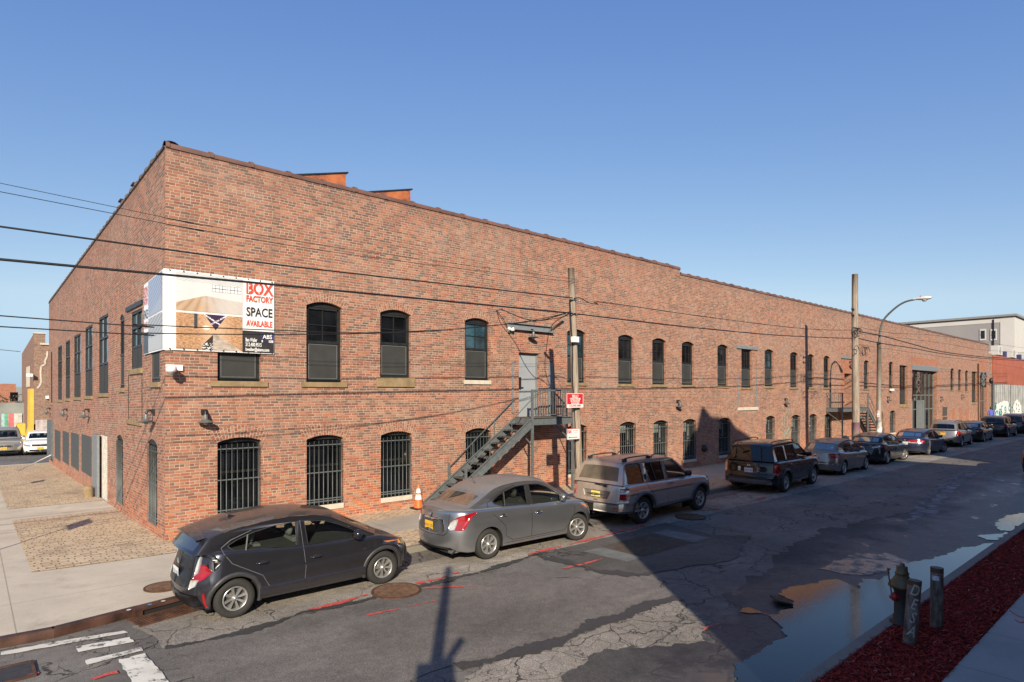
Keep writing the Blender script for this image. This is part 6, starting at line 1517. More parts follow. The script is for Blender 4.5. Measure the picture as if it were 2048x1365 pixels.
# ---------------------------------------------------------------- 2 silver grey saloon
PSIL = paint('paint_silver_grey', (.30, .31, .33), .85, .28, .9, .75)
S = dict(W=1.695, wb=2.60, r=.305, sill=.215, paint=PSIL, crown=.05, edge=.07, corner=(.24, .40), pexp=2.3,
    rear=[(.15, -.78), (.3, -.93), (.45, -.96), (.6, -.95), (.8, -.90), (1.0, -.88)],
    front=[(.15, 3.10), (.25, 3.38), (.45, 3.44), (.6, 3.40), (.75, 3.30), (.9, 3.1)],
    sec=[(.15, .94), (.3, .97), (.5, .99), (.65, 1.0), (.85, .985), (1.0, .95), (1.1, .93)],
    deck=[(-.95, 1.03), (-.5, 1.035), (.0, 1.02), (.8, 1.0), (1.6, .965), (2.2, .945), (2.45, .935), (2.8, .88), (3.1, .80), (3.42, .68)], deckcut=(-.35, 2.25),
    belt=[(-.5, 1.04), (0, 1.02), (.8, .99), (1.6, .955), (2.4, .925)], cowl=(2.45, .955), cab=[(-.42, 1.045), (.02, 1.27), (.28, 1.385), (.6, 1.44), (1.0, 1.465), (1.35, 1.45), (1.66, 1.385)],
    tumble=.27, cabw=.945, taper=(.12, .06), bowf=.20, bowr=.12,
    wins=[[(1.22, .985), (2.18, .955), (2.16, 1.01), (1.95, 1.15), (1.70, 1.285), (1.50, 1.355), (1.20, 1.385)],
          [(1.06, .995), (1.08, 1.385), (.80, 1.37), (.50, 1.30), (.28, 1.215), (.16, 1.14), (.20, 1.09), (.40, 1.03)]],
    divs=[((.44, 1.02), (.47, 1.29))], bpillar=[(1.06, .985), (1.21, .985), (1.19, 1.395), (1.08, 1.395)], rglass=GL1, rear_glass=GL3, seats=(1.10, .30), steer=-.30, spokes=7, spw=(.032, .055), rimf=.64, crease=(.78, .045))
c = Car('saloon_car', 'silver grey saloon with orange number plate parked beside the traffic cone', S); c.build()
c.seam([(1.14, 1.38), (1.13, .97), (1.16, .60), (1.15, .31)]); c.seam([(2.45, .90), (2.46, .70), (2.28, .42), (2.15, .31), (1.15, .31), (.62, .31), (.44, .42), (.42, .62), (.10, .90), (.02, 1.02)]); c.seam([(.02, 1.02), (.02, 1.12), (.22, 1.22), (.5, 1.34), (.8, 1.41)])
c.seam([(.40, .27), (2.2, .27)], CHROME, .012, 'sill_strip')
c.handle(.36, .84, CHROME); c.handle(1.34, .80, CHROME); c.mirror(2.08, 1.02, PSIL, .9)
c.upatch('tail_light', [(.60, .74), (.62, .84), (.80, .94), (1.08, .985), (1.16, .97), (1.02, .90), (.93, .70), (.90, .66), (.70, .66)], TLR, .016); c.upatch('tail_light_lens', [(.57, .70), (.60, .80), (.67, .86), (.76, .88), (.72, .67), (.62, .655)], TLW, .020)
c.upatch('boot_recess', [(0, .84), (.40, .84), (.50, .64), (.38, .58), (0, .58)], plain('recess_grey', (.09, .09, .095), .4, .5), .004)
c.upatch('chrome_strip', [(0, .865), (.27, .86), (.27, .81), (0, .815)], CHROME, .014); c.plate(.70, PLY, 'HKW 5291', ink=PLI, x=c.xr(.70) - .016)
c.upatch('reflector_strip', [(0, .31), (.62, .31), (.70, .27), (0, .27)], TRIMB, .004)
c.upatch('boot_seam', [(.545, .95), (.555, .95), (.56, .60), (.50, .545), (0, .53), (0, .54), (.49, .555), (.55, .61)], TRIMB, .004)
c.upatch('indicator', [(-.86, .79), (-1.05, .84), (-1.0, .76), (-.90, .70)], AMB, .010); c.upatch('headlight', [(-.55, .72), (-.80, .80), (-.98, .86), (-1.12, .86), (-1.0, .77), (-.80, .68), (-.56, .63)], HLC, .008)
m = MB(); m.tube([(.22, 0, 1.43), (.10, 0, 1.62)], .005, 5); m.lathe([(.03, 0), (.02, .02), (0, .03)], 8, M=Matrix.Translation((.22, 0, 1.42))); m.obj('roof_antenna', TRIMB, c.t)
m = MB(); x_ = c.xr(.9) - .01; m.lathe([(.045, 0), (.035, .006), (0, .008)], 14, M=Matrix.Translation((x_ - .008, 0, .90)) @ Matrix.Rotation(-PI / 2, 4, 'Y')); m.obj('badge', CHROME, c.t)
m = MB(); m.box(-.80, -.6, -.62, -.50, .20, .25); m.obj('exhaust_pipe', GALV, c.t)
c.place((980, 1120), (1158, 1082), sz=1.035); C2 = c
# ---------------------------------------------------------------- 3 beige silver off-roader
PBEI = paint('paint_champagne', (.55, .49, .43), .65, .27, .9, .25)
S = dict(W=1.80, wb=2.75, r=.375, gap=.09, sill=.42, tuck=.02, paint=PBEI, crown=.05, edge=.06, corner=(.10, .26), pexp=3.0,
    rear=[(.3, -.90), (.5, -.92), (.7, -.89), (.9, -.86), (1.1, -.83)],
    front=[(.3, 3.40), (.5, 3.56), (.7, 3.58), (.9, 3.52), (1.05, 3.40)],
    sec=[(.3, .955), (.5, .975), (.75, 1.0), (.95, .99), (1.1, .96), (1.2, .94)],
    deck=[(-1, 1.14), (0, 1.14), (1.5, 1.12), (2.4, 1.10), (3.0, 1.06), (3.4, .98), (3.55, .90)], deckcut=(-.95, 2.2),
    belt=[(-1, 1.14), (2.45, 1.10)], cowl=(2.42, 1.12), cab=[(-.82, 1.14), (-.60, 1.66), (-.48, 1.73), (0, 1.755), (.8, 1.76), (1.3, 1.75), (1.62, 1.70)],
    tumble=.22, cabw=.955, taper=(.05, .05), bowf=.12, bowr=.04,
    wins=[[(1.17, 1.155), (2.12, 1.135), (2.10, 1.20), (1.85, 1.42), (1.62, 1.60), (1.50, 1.655), (1.15, 1.665)],
          [(.98, 1.16), (.98, 1.665), (.28, 1.665), (.26, 1.50), (.36, 1.16)],
          [(.05, 1.17), (.05, 1.64), (.0, 1.67), (-.46, 1.665), (-.52, 1.62), (-.58, 1.20), (-.54, 1.17)]],
    divs=[((.60, 1.17), (.52, 1.66))], rglass=GL2, rear_glass=DUSTG, seats=(1.2, .35), steer=0, spokes=6, split=True, spw=(.028, .040), rimf=.60, arch=(plain('flare_grey', (.10, .10, .105), .45, .3), .085, .045), crease=(.90, .0))
c = Car('offroad_car', 'champagne silver suv with roof rack bars and yellow number plate behind the silver saloon', S); c.build()
c.seam([(1.07, 1.69), (1.06, 1.12), (1.10, .75), (1.10, .46)]); c.seam([(2.42, 1.10), (2.44, .85), (2.25, .50), (2.15, .46), (1.10, .46), (.62, .46), (.50, .70), (.22, 1.0), (.16, 1.14), (.14, 1.70)])
c.seam([(-.95, .86), (.0, .87), (2.4, .87)], plain('rub_strip', (.17, .155, .14), .4, .5), .035, 'rub_strip'); c.handle(1.24, 1.02, TRIMB, False); c.mirror(2.05, 1.22, TRIMB, 1.0)
for s in (-1, 1):
    m = MB(); y = s * (c.yc(.15, 1.3) + .01); m.box(.11, .19, y - .012, y + .012, 1.22, 1.38); m.obj('rear_door_handle', TRIMB, c.t, bevel=.01)
c.upatch('tail_light', [(.74, .66), (.74, 1.05), (.99, 1.05), (1.01, .66)], TLR, .014, sub=2); c.upatch('tail_light_lens', [(.745, .90), (.745, 1.02), (.98, 1.02), (.98, .92)], TLW, .018, sub=2); c.upatch('tail_light_lens', [(.745, .67), (.745, .75), (.99, .75), (.99, .67)], TLW, .018, sub=2)
BUMP = plain('bumper_grey', (.13, .125, .12), .4, .4)
c.upatch('rear_bumper', [(0, .64), (1.36, .64), (1.36, .40), (0, .40)], BUMP, .06, sub=2); c.upatch('bumper_reflector', [(.60, .50), (.74, .50), (.74, .54), (.60, .54)], TLR, .066, sub=1)
c.upatch('plate_recess', [(0, .95), (.46, .95), (.38, .74), (0, .74)], plain('recess_beige', (.22, .195, .165), .4, .4), .004); c.plate(.85, PLC2, 'TSA-40Y', x=c.xr(.85) - .016, y=0, ink=PLI)
m = MB(); m.box(-.90, -.87, -.06, .06, .68, .70); m.obj('boot_lock', TRIMB, c.t)
m = MB(); m.bar((-.85, .05, 1.12), (-.85, -.28, 1.10), .025); m.box(-.87, -.84, -.32, -.24, 1.06, 1.12); m.obj('rear_wiper', TRIMB, c.t)
for s in (-1, 1):
    m = MB(); y = s * .58; m.tube(smooth_line([(-.45, y, 1.74), (-.36, y, 1.84), (.55, y, 1.85), (.62, y, 1.76)], 5), .018, 6); m.box(-.50, -.36, y - .03, y + .03, 1.75, 1.83); m.box(.54, .68, y - .03, y + .03, 1.76, 1.84); m.obj('roof_rail', TRIMB, c.t)
    m = MB(); m.tube(smooth_line([(.75, y, 1.76), (.84, y, 1.86), (1.35, y, 1.86), (1.42, y, 1.76)], 5), .016, 6); m.obj('roof_rail', TRIMB, c.t)
    m = MB(); m.tube([(.48, s * .88, .40), (2.26, s * .88, .40)], .038, 8); m.obj('side_step', TRIMB, c.t)
    for xq in (-.42, 2.34): m = MB(); m.box(xq, xq + .02, s * .70, s * .90, .24, .48); m.obj('mud_flap', TRIMB, c.t)
m = MB(); m.tube([(-.85, .1, .33), (1.8, .1, .33)], .06, 8); m.tube([(0, -.7, .36), (0, .7, .36)], .06, 8); m.tube([(2.75, -.7, .36), (2.75, .7, .36)], .05, 8); m.obj('drive_line', TRIMB, c.t)
c.upatch('front_bumper', [(0, .66), (-1.1, .66), (-1.1, .44), (0, .44)][::1] if 0 else [(-.01, .66), (-1.10, .66), (-1.10, .44), (-.01, .44)], BUMP, .05, sub=2); c.upatch('headlight', [(-.52, .96), (-.98, .92), (-.98, .76), (-.52, .76)], HLC, .01)
c.place((1288.7, 1048.3), (1405.7, 1019.6), sx=1.04, sz=.945); C3 = c
# ---------------------------------------------------------------- 4 black seven-seater
PBLK = paint('paint_black', (.006, .006, .008), .1, .16, 1, .18)
S = dict(W=1.96, wb=2.70, r=.36, gap=.08, sill=.32, tuck=.04, paint=PBLK, crown=.05, edge=.06, corner=(.12, .28), pexp=2.8,
    rear=[(.25, -.88), (.45, -.98), (.6, -.98), (.72, -.92), (1.0, -.89), (1.15, -.86)],
    front=[(.25, 3.40), (.45, 3.62), (.7, 3.64), (.9, 3.56), (1.05, 3.42)],
    sec=[(.25, .95), (.4, .97), (.7, 1.0), (.95, .99), (1.1, .96), (1.2, .94)],
    deck=[(-1.1, 1.15), (0, 1.14), (1.5, 1.12), (2.4, 1.10), (3.0, 1.06), (3.4, .98), (3.62, .88)], deckcut=(-1.0, 2.2),
    belt=[(-1, 1.15), (2.5, 1.10)], cowl=(2.50, 1.12), cab=[(-.86, 1.15), (-.68, 1.66), (-.55, 1.74), (0, 1.765), (.8, 1.775), (1.3, 1.76), (1.62, 1.70)],
    tumble=.25, cabw=.945, taper=(.06, .06), bowf=.14, bowr=.05,
    wins=[[(1.20, 1.165), (2.20, 1.145), (2.16, 1.22), (1.90, 1.44), (1.65, 1.62), (1.50, 1.67), (1.18, 1.675)],
          [(1.02, 1.17), (1.02, 1.675), (.28, 1.675), (.20, 1.22), (.24, 1.17)],
          [(.06, 1.18), (.10, 1.66), (-.48, 1.65), (-.54, 1.60), (-.60, 1.22), (-.56, 1.18)]],
    rglass=GL2, rear_glass=GL2, seats=(1.2, .35), steer=0, spokes=5, split=True, spw=(.028, .040), rimf=.62, arch=(plain('flare_black', (.022, .022, .024), .4), .07, .035), crease=(.86, .0))
c = Car('large_suv_car', 'big black suv with chrome rear badges and white number plate', S); c.build()
c.seam([(1.10, 1.70), (1.10, .40)]); c.seam([(2.48, 1.10), (2.48, .80), (2.24, .42), (1.10, .42), (.60, .42), (.50, .66), (.16, 1.0), (.16, 1.7)])
c.seam([(.55, .66), (2.2, .68)], plain('dark_rub', (.05, .05, .055), .3), .06, 'rub_strip'); c.handle(.34, 1.0, PBLK, False); c.handle(1.28, 1.0, PBLK, False); c.mirror(2.12, 1.24, PBLK, 1.05)
c.upatch('tail_light', [(.83, .72), (.84, 1.08), (1.10, 1.06), (1.13, .76), (1.0, .68)], TLR, .014, sub=2)
c.upatch('rear_bumper', [(0, .60), (1.28, .60), (1.28, .36), (0, .36)], MATS['flare_black'], .03, sub=2); c.upatch('bumper_guard', [(0, .52), (.78, .52), (.84, .42), (.78, .36), (0, .36)], plain('guard_grey', (.09, .09, .10), .6), .045)
c.plate(.82, PLW, 'DPX 184', x=c.xr(.82) - .016, ink=PLI)
for y, t_ in ((.34, 'q'), (-.34, 'q')): m = MB(); x_ = c.xr(.84) - .014; m.box(x_ - .004, x_, y - .05, y + .05, .77, .93); m.obj('chrome_badge', CHROME, c.t, bevel=.004)
m = MB(); x_ = c.xr(.97) - .012; m.bar((x_, -.045, .96), (x_, -.035, 1.03), .018); m.bar((x_, .045, .96), (x_, .035, 1.03), .018); m.bar((x_, -.04, .99), (x_, .04, .99), .016); m.obj('tailgate_emblem', CHROME, c.t)
m = MB(); text_mb(m, 'V6 4WD', .06, Matrix(((0, 0, -1, c.xr(.75) - .022), (-1, 0, 0, -.56), (0, 1, 0, .72), (0, 0, 0, 1)))); m.obj('badge_lettering', CHROME, c.t)
for s in (-1, 1):
    m = MB(); y = s * .66; m.tube(smooth_line([(-.6, y, 1.76), (-.5, y, 1.83), (.4, y, 1.86), (1.25, y, 1.84), (1.35, y, 1.77)], 5), .018, 6); m.obj('roof_rail', TRIMB, c.t)
    for xq in (-.42, ): m = MB(); m.box(xq, xq + .02, s * .74, s * .96, .22, .46); m.obj('mud_flap', TRIMB, c.t)
c.upatch('headlight', [(-.6, .96), (-1.10, .94), (-1.10, .80), (-.6, .78)], HLC, .01); c.upatch('high_brake_light', [(0, 1.148), (.12, 1.148), (.12, 1.12), (0, 1.12)], TLR, .01, sub=1)
c.place((1574, 985.4), (1632, 968.2), sx=1.02, sy=.98, sz=.965); C4 = c
# ---------------------------------------------------------------- saloons and the rest: one generator with per-car numbers
def saloon(name, label, paint_, W, wb, ro, fo, H, belt0, rear_px, front_px, tail, glass=GL1, rglass=None, doors=4, deckz=1.0, roof0=.32, rb=-.45, wt=1.62, cowl=2.40, steer=0, plate=(PLW, 'FJR 4471'), spokes=7, r=.31, group=None, hl=True, place=True, coupe=False, rg=GL3, extra=None):
    b = belt0
    S = dict(W=W, wb=wb, r=r, sill=.20, paint=paint_, crown=.05, edge=.07, corner=(.24, .40), pexp=2.3,
        rear=[(.15, -ro + .14), (.3, -ro + .01), (.5, -ro), (.7, -ro + .03), (.9, -ro + .08)], front=[(.15, wb + fo - .3), (.25, wb + fo - .04), (.45, wb + fo), (.6, wb + fo - .05), (.75, wb + fo - .18)],
        sec=[(.15, .94), (.3, .97), (.5, .995), (.62, 1.0), (.8, .985), (.95, .95), (1.1, .93)],
        deck=[(-ro, deckz), (-.4, deckz + .01), (.3, b + .02), (1.6, b - .02), (cowl, b - .02), (cowl + .4, b - .07), (wb + .5, b - .16), (wb + fo, .64)], deckcut=(rb + .06, cowl - .2),
        belt=[(-.6, deckz + .01), (0, b + .03), (.8, b), (cowl, b - .03)], cowl=(cowl, b), cab=[(rb, deckz + .02), (rb * .3 + .02, H - .14), (roof0, H - .06), (.75, H - .015), (1.1, H), (1.35, H - .02), (wt, H - .085)],
        tumble=.30, cabw=.93, taper=(.13, .06), bowf=.18, bowr=.12,
        wins=[[(1.18, b + .03), (cowl - .25, b), (cowl - .28, b + .05), (wt + .12, H - .20), (wt - .12, H - .115), (1.16, H - .10)], [(1.04, b + .035), (1.05, H - .10), (.72, H - .12), (.40, H - .21), (.14, b + .14), (.20, b + .07), (.36, b + .04)]],
        divs=[] if coupe else [((.42, b + .05), (.46, H - .20))], rglass=rglass or glass, glass=glass, rear_glass=rg, seats=(1.12, .30), steer=steer, spokes=spokes, spw=(.035, .05), rimf=.66, crease=(b - .20, .03))
    if group: S['group'] = group
    c = Car(name, label, S); c.build()
    if coupe: c.seam([(.80, H - .1), (.78, .90), (.74, .5), (.78, .30), (2.2, .30), (2.42, .6), (cowl, b - .03)]); c.handle(.98, b - .17, paint_)
    else:
        c.seam([(1.11, H - .09), (1.11, b), (1.13, .3)]); c.seam([(cowl - .02, b - .05), (cowl - .01, .66), (wb - .38, .38), (wb - .45, .30), (1.13, .30), (.6, .30), (.42, .44), (.38, .62), (.08, .88), (.0, b)]); c.handle(.34, b - .17, paint_); c.handle(1.3, b - .19, paint_)
    c.mirror(cowl - .38, b + .07, paint_, .9)
    tail(c); z = .74 if deckz > .98 else .70; c.plate(z, plate[0], plate[1], x=c.xr(z) - .014, ink=PLI)
    c.upatch('boot_seam', [(.60, deckz - .05), (.61, deckz - .05), (.60, .62), (.54, .58), (0, .57), (0, .58), (.53, .59), (.59, .63)], TRIMB, .004); c.upatch('bumper_seam', [(0, .555), (1.05, .555), (1.05, .562), (0, .562)], TRIMB, .004)
    c.upatch('headlight', [(-.50, .66), (-.80, .70), (-1.10, .74), (-1.0, .64), (-.8, .58), (-.52, .56)], HLC, .01)
    m = MB(); text_mb(m, '', .05, Matrix.Identity(4)) if 0 else m.lathe([(.045, 0), (.035, .006), (0, .008)], 12, M=Matrix.Translation((c.xr(.86) - .01, 0, .86)) @ Matrix.Rotation(-PI / 2, 4, 'Y')); m.obj('badge', CHROME, c.t)
    if place: c.place(rear_px, front_px)
    return c
def tl_civic(c): c.upatch('tail_light', [(.52, .74), (.50, .92), (.70, .94), (.96, .90), (1.0, .82), (.80, .74)], TLR, .012); c.upatch('side_moulding', [(0, .50), (.95, .50), (.95, .53), (0, .53)], CHROME, .006)
c = saloon('compact_saloon_car', 'small light bronze silver saloon with red triangular tail lights, next ahead of the black suv', paint('paint_warm_silver', (.27, .245, .225), .8, .3, .9, .5), 1.715, 2.62, .96, .86, 1.44, .93, (1690, 950.6), (1737.4, 939), tl_civic, plate=(PLW, 'CZN 7310'))
c.seam([(.45, .58), (2.2, .58)], plain('rub_silver', (.22, .2, .19), .4, .4), .04, 'rub_strip')
def tl_maz(c): c.upatch('tail_light_lens', [(.42, .88), (.60, .96), (.84, .97), (.95, .90), (.70, .86), (.50, .80)], TLW, .014); c.upatch('tail_light', [(.78, .93), (.92, .95), (1.0, .90), (.88, .86)], TLR, .018)
PDG = paint('paint_dark_teal', (.018, .024, .034), .5, .25, 1, .25)
c = saloon('dark_saloon_car', 'glossy dark blue black saloon with clear tail lamps, parked before the tall wooden pole', PDG, 1.78, 2.675, 1.06, .95, 1.44, .93, (1777, 929), (1811, 920.5), tl_maz, deckz=1.03, steer=-.45)
def tl_acc(c): c.upatch('tail_light', [(.12, .72), (.12, .84), (.42, .90), (.78, .90), (.98, .84), (.96, .76), (.80, .70)], TLR, .014); c.upatch('tail_light_lens', [(.14, .71), (.14, .75), (.84, .75), (.84, .70)], TLW, .018)
PNV = paint('paint_navy', (.022, .028, .060), .5, .28, 1, .25)
c = saloon('coupe_car', 'dark blue two door coupe with mismatched grey rear quarter, angled slightly out of the row', PNV, 1.785, 2.67, 1.12, .96, 1.40, .90, (1859.4, 911), (1892.4, 904.4), tl_acc, coupe=True, deckz=.98, glass=GL2, rg=GL2, steer=-.35)
c.upatch('primer_panel', [(1.60, .32), (1.60, .84), (1.90, .86), (1.90, .32)], plain('grey_primer', (.10, .10, .12), .6), .004)
def tl_g(c): c.upatch('tail_light', [(.55, .78), (.58, .90), (.85, .95), (1.02, .92), (.92, .80), (.75, .74)], TLR, .012); c.upatch('tail_light_lens', [(.60, .80), (.62, .86), (.74, .87), (.72, .79)], TLW, .016)
c = saloon('green_grey_saloon_car', 'dark green grey saloon between the silver suv and the far dark suv', paint('paint_dark_green', (.030, .038, .038), .5, .28, 1, .35), 1.80, 2.74, 1.06, .98, 1.45, .94, (1969.3, 884.6), (1988, 880), tl_g, plate=(PLY, 'GTB 9022'))
c = saloon('edge_saloon_car', 'dark saloon with red tail lamp parked on the near side, cut by the right edge', paint('paint_maroon', (.030, .010, .014), .4, .25, 1, .1), 1.82, 2.75, 1.05, .95, 1.46, .95, (0, 0), (1, 1), tl_g, place=False, group='cars parked on the near side')
g = ground(2041, 952, ZR); c.t.location = (g.x + 1.4, g.y - .80, ZR); c.t.rotation_euler = (0, 0, .0)
def suv(name, label, paint_, W, wb, ro, fo, H, rear_px, front_px, tailpts, glass=GL2, plate=(PLY, 'EHD 3306'), rails=True, low=.42, lowm=None, steer=0, front_glass=None):
    b = 1.06; S = dict(W=W, wb=wb, r=.345, gap=.065, sill=.28, paint=paint_, crown=.05, edge=.06, corner=(.15, .34), pexp=2.5,
        rear=[(.2, -ro + .12), (.4, -ro), (.6, -ro), (.8, -ro + .04), (1.1, -ro + .10)], front=[(.2, wb + fo - .25), (.4, wb + fo), (.65, wb + fo - .03), (.85, wb + fo - .15)],
        sec=[(.2, .94), (.4, .975), (.65, 1.0), (.9, .985), (1.05, .955), (1.2, .94)], deck=[(-ro, 1.10), (.3, 1.08), (1.6, 1.04), (2.4, 1.02), (2.9, .95), (wb + fo, .76)], deckcut=(-ro + .1, 2.1),
        belt=[(-1, 1.11), (.3, 1.08), (2.4, 1.02)], cowl=(2.42, 1.05), cab=[(-ro + .10, 1.11), (-ro + .32, H - .14), (-ro + .50, H - .06), (.2, H - .02), (.8, H), (1.3, H - .02), (1.62, H - .09)],
        tumble=.22, cabw=.945, taper=(.10, .06), bowf=.16, bowr=.08,
        wins=[[(1.18, 1.10), (2.14, 1.07), (2.10, 1.13), (1.70, H - .22), (1.50, H - .12), (1.16, H - .10)], [(1.03, 1.11), (1.03, H - .10), (.34, H - .11), (.24, 1.13)], [(.12, 1.14), (.22, H - .12), (-.22, H - .15), (-.46, 1.20)]],
        rglass=glass, glass=front_glass or GL1, rear_glass=GL2, seats=(1.15, .3), spokes=5, spw=(.05, .075), rimf=.64, steer=steer, crease=(.84, .02))
    c = Car(name, label, S); c.build(); c.seam([(1.10, H - .09), (1.10, .40)]); c.seam([(2.42, 1.0), (2.40, .66), (2.18, .40), (1.1, .38), (.6, .38), (.46, .62), (.16, .95), (.16, 1.1)]); c.handle(.36, .94, paint_); c.handle(1.28, .92, paint_); c.mirror(2.08, 1.14, paint_, 1.0)
    c.upatch('tail_light', tailpts, TLR, .014); c.upatch('rear_bumper', [(0, low), (1.05, low), (1.05, .26), (0, .26)], lowm or TRIMB, .012, sub=2); c.plate(.86, plate[0], plate[1], x=c.xr(.86) - .014, ink=PLI)
    c.upatch('headlight', [(-.5, .76), (-.95, .84), (-1.1, .84), (-.9, .70), (-.5, .66)], HLC, .01); c.upatch('tailgate_seam', [(.70, 1.05), (.71, 1.05), (.70, .62), (.62, .58), (0, .57), (0, .58), (.61, .59), (.69, .63)], TRIMB, .004)
    m = MB(); m.lathe([(.06, 0), (.05, .006), (0, .008)], 12, M=Matrix.Translation((c.xr(1.0) - .01, 0, 1.0)) @ Matrix.Rotation(-PI / 2, 4, 'Y')); m.obj('badge', CHROME, c.t)
    if rails:
        for s in (-1, 1): m = MB(); y = s * .60; m.tube(smooth_line([(-.45, y, H - .02), (-.35, y, H + .05), (.5, y, H + .07), (1.2, y, H + .05), (1.3, y, H - .02)], 4), .018, 6); m.obj('roof_rail', TRIMB, c.t)
    if rear_px: c.place(rear_px, front_px)
    return c
suv('silver_suv_car', 'silver suv with black lower bumper and orange plate in front of the glazed entrance', paint('paint_bright_silver', (.36, .34, .315), .8, .3, .9, .3), 1.80, 2.63, .84, .88, 1.66, (1925.3, 894.5), (1945, 889.5), [(.70, .74), (.74, 1.06), (.92, 1.06), (1.04, .90), (.96, .74)], low=.50)
suv('far_dark_suv_car', 'dark suv with low red tail lamps parked near the walking person', paint('paint_charcoal', (.022, .024, .030), .5, .28, 1, .4), 1.88, 2.70, .90, .90, 1.66, (2017.7, 875), (2037.5, 871), [(.42, .86), (.60, .94), (.95, .98), (1.05, .92), (.80, .86), (.6, .82)], rails=False, plate=(PLY, 'JKM 2218'))
c = suv('last_dark_suv_car', 'farthest dark suv in the row, cut by the right edge', paint('paint_gunmetal', (.05, .052, .06), .6, .28, 1, .3), 1.86, 2.7, .9, .9, 1.70, None, None, [(.70, .80), (.74, 1.04), (.98, 1.0), (1.06, .90), (.96, .80)], rails=True)
c.t.location = (66.3, -5.0 + .95, ZR)
# the two cars facing the camera in the side street
def fronts(c, amber=True):
    c.upatch('grille', [(-.005, .70), (-.42, .70), (-.42, .58), (-.005, .58)], TRIMB, .012); c.upatch('lower_grille', [(-.005, .38), (-.55, .38), (-.60, .28), (-.005, .28)], TRIMB, .010)
PWH = paint('paint_white', (.70, .70, .69), .0, .3, 1, .1)
c = saloon('white_saloon_car', 'white saloon facing the camera beside the far end of the side wall', PWH, 1.84, 2.70, 1.0, .95, 1.47, .95, (0, 0), (1, 1), tl_g, place=False, group='cars facing the camera in the side street')
fronts(c); c.plate(.46, PLY, 'T64 7C', front=True, x=c.xf(.46) + .02)
gq = gz(0, 34) + ZR
def facing(c, px, py, ang, zr):
    g = ground(px, py, zr); d = Vector((math.cos(ang), math.sin(ang), 0)); p = Vector((g.x, g.y, 0)) - d * (c.wb + .9); c.t.location = (p.x, p.y, zr); c.t.rotation_euler = (0, 0, ang)
facing(c, 80, 911, -PI / 2 - .10, gq)
c = suv('beige_suv_car', 'beige silver suv facing the camera at the far left edge', paint('paint_pale_beige', (.42, .38, .32), .6, .3, .9, .3), 1.88, 2.70, .9, .9, 1.74, None, None, [(.70, .74), (.74, 1.06), (.92, 1.06), (1.04, .90), (.96, .74)]); c.t['group'] = 'cars facing the camera in the side street'
fronts(c); c.plate(.52, PLY, 'GRD 881', front=True, x=c.xf(.52) + .02); c.upatch('indicator', [(-.80, .80), (-.98, .84), (-1.02, .78), (-.84, .72)], AMB, .016); facing(c, 8, 914, -PI / 2 - .05, gq)
for o_ in [o for o in bpy.data.objects if o.get('category') == 'car' and 'suv' in o.name or o.name.startswith('offroad')]: pass
# ================================================================ BACKGROUND
def win_part(mb, x0, x1, y, z0, z1): mb.box(x0, x1, y - .05, y + .02, z0, z1)
# neighbour to the right: brown pier, red upper wall, corrugated gate
NB = thing('red_shed', 'low shed beyond the factory, red painted upper wall over a grey corrugated gate', 'shed', (XE, 0, 0))
xp = on_y(1989.5, 760)[0]; ztp = on_y(1985, 718)[1]; zmid = on_y(2010, 769)[1]
m = MB(); m.poly([[(0.02, -1), (xp - XE, -1), (xp - XE, ztp + .6), (0.02, ztp + .6)]], lambda x, z: (x, .25, z), uvf=lambda x, z: (x, z)); m.obj('pier_wall', BRICKD, NB)
m = MB(); m.poly([[(xp - XE, zmid), (44, zmid), (44, ztp + .5), (xp - XE, ztp + .5)]], lambda x, z: (x, .15, z)); m.box(xp - XE, 44, .16, 14, zmid, ztp + .45); m.obj('red_wall', plain('red_render', (.30, .085, .050), .8, 0, .18, .8), NB)
t = NT('corrugated_zinc'); s = t.n('SeparateXYZ'); t.set(s.inputs[0], t.pos()); w = t.M('SINE', t.M('MULTIPLY', s.outputs[0], 9)); c = t.ramp(t.noise(t.pos(), .7, 5), [(.35, (.24, .25, .26)), (.7, (.40, .41, .41))]); t.bsdf(c, .55, .3, t.bump(w, .1, 1)); ZINC = t.m
m = MB(); xs_ = [xp - XE - .3 + k * .06 for k in range(740)]; m.grid([[Vector((x, .20 + .05 * math.sin(x * 2 * PI / .42), z)) for z in (-.2, zmid)] for x in xs_ if x < 44], 0); m.box(xp - XE - .3, 44, .26, .30, -.2, zmid); g_ = m.obj('corrugated_gate', ZINC, NB)
m = MB(); m.box(xp - XE + 8.9, xp - XE + 9.1, .1, .18, 0, zmid); m.box(xp - XE, xp - XE + .25, .05, .18, 0, zmid); m.obj('gate_post', GALV, NB)
rr = random.Random(12); gw = plain('graffiti_white', (.62, .64, .64), .7); gt = plain('graffiti_teal', (.02, .20, .21), .7)
gx0, gz0 = on_y(1992, 838); gx1, gz1_ = on_y(2022, 800); gx0 -= XE; gx1 -= XE
m = MB(); m.poly([jag([(gx0, .5), (gx1, .4), (gx1 + .3, 2.0), (gx1 - 1.2, 2.6), (gx0 + 1, 2.3), (gx0 + .2, 1.4)], .12, .5, 3)], lambda x, z: (x, .143, z)); m.poly([jag([(gx1 + 1.2, .4), (gx1 + 7, .4), (gx1 + 7, 2.1), (gx1 + 4, 2.7), (gx1 + 2, 2.2)], .2, .5, 4)], lambda x, z: (x, .143, z)); m.obj('graffiti_fill', gw, NB)
m = MB()
for k in range(16):
    a = rr.uniform(gx0, gx1); z = rr.uniform(.6, 2.2); R_ = rr.uniform(.25, .6); a0 = rr.uniform(0, 6)
    m.tube([(a + math.cos(a0 + j * .55) * R_, .135, z + math.sin(a0 + j * .55) * R_ * .8) for j in range(8)], .05, 4)
m.obj('graffiti_line', gt, NB); m = MB()
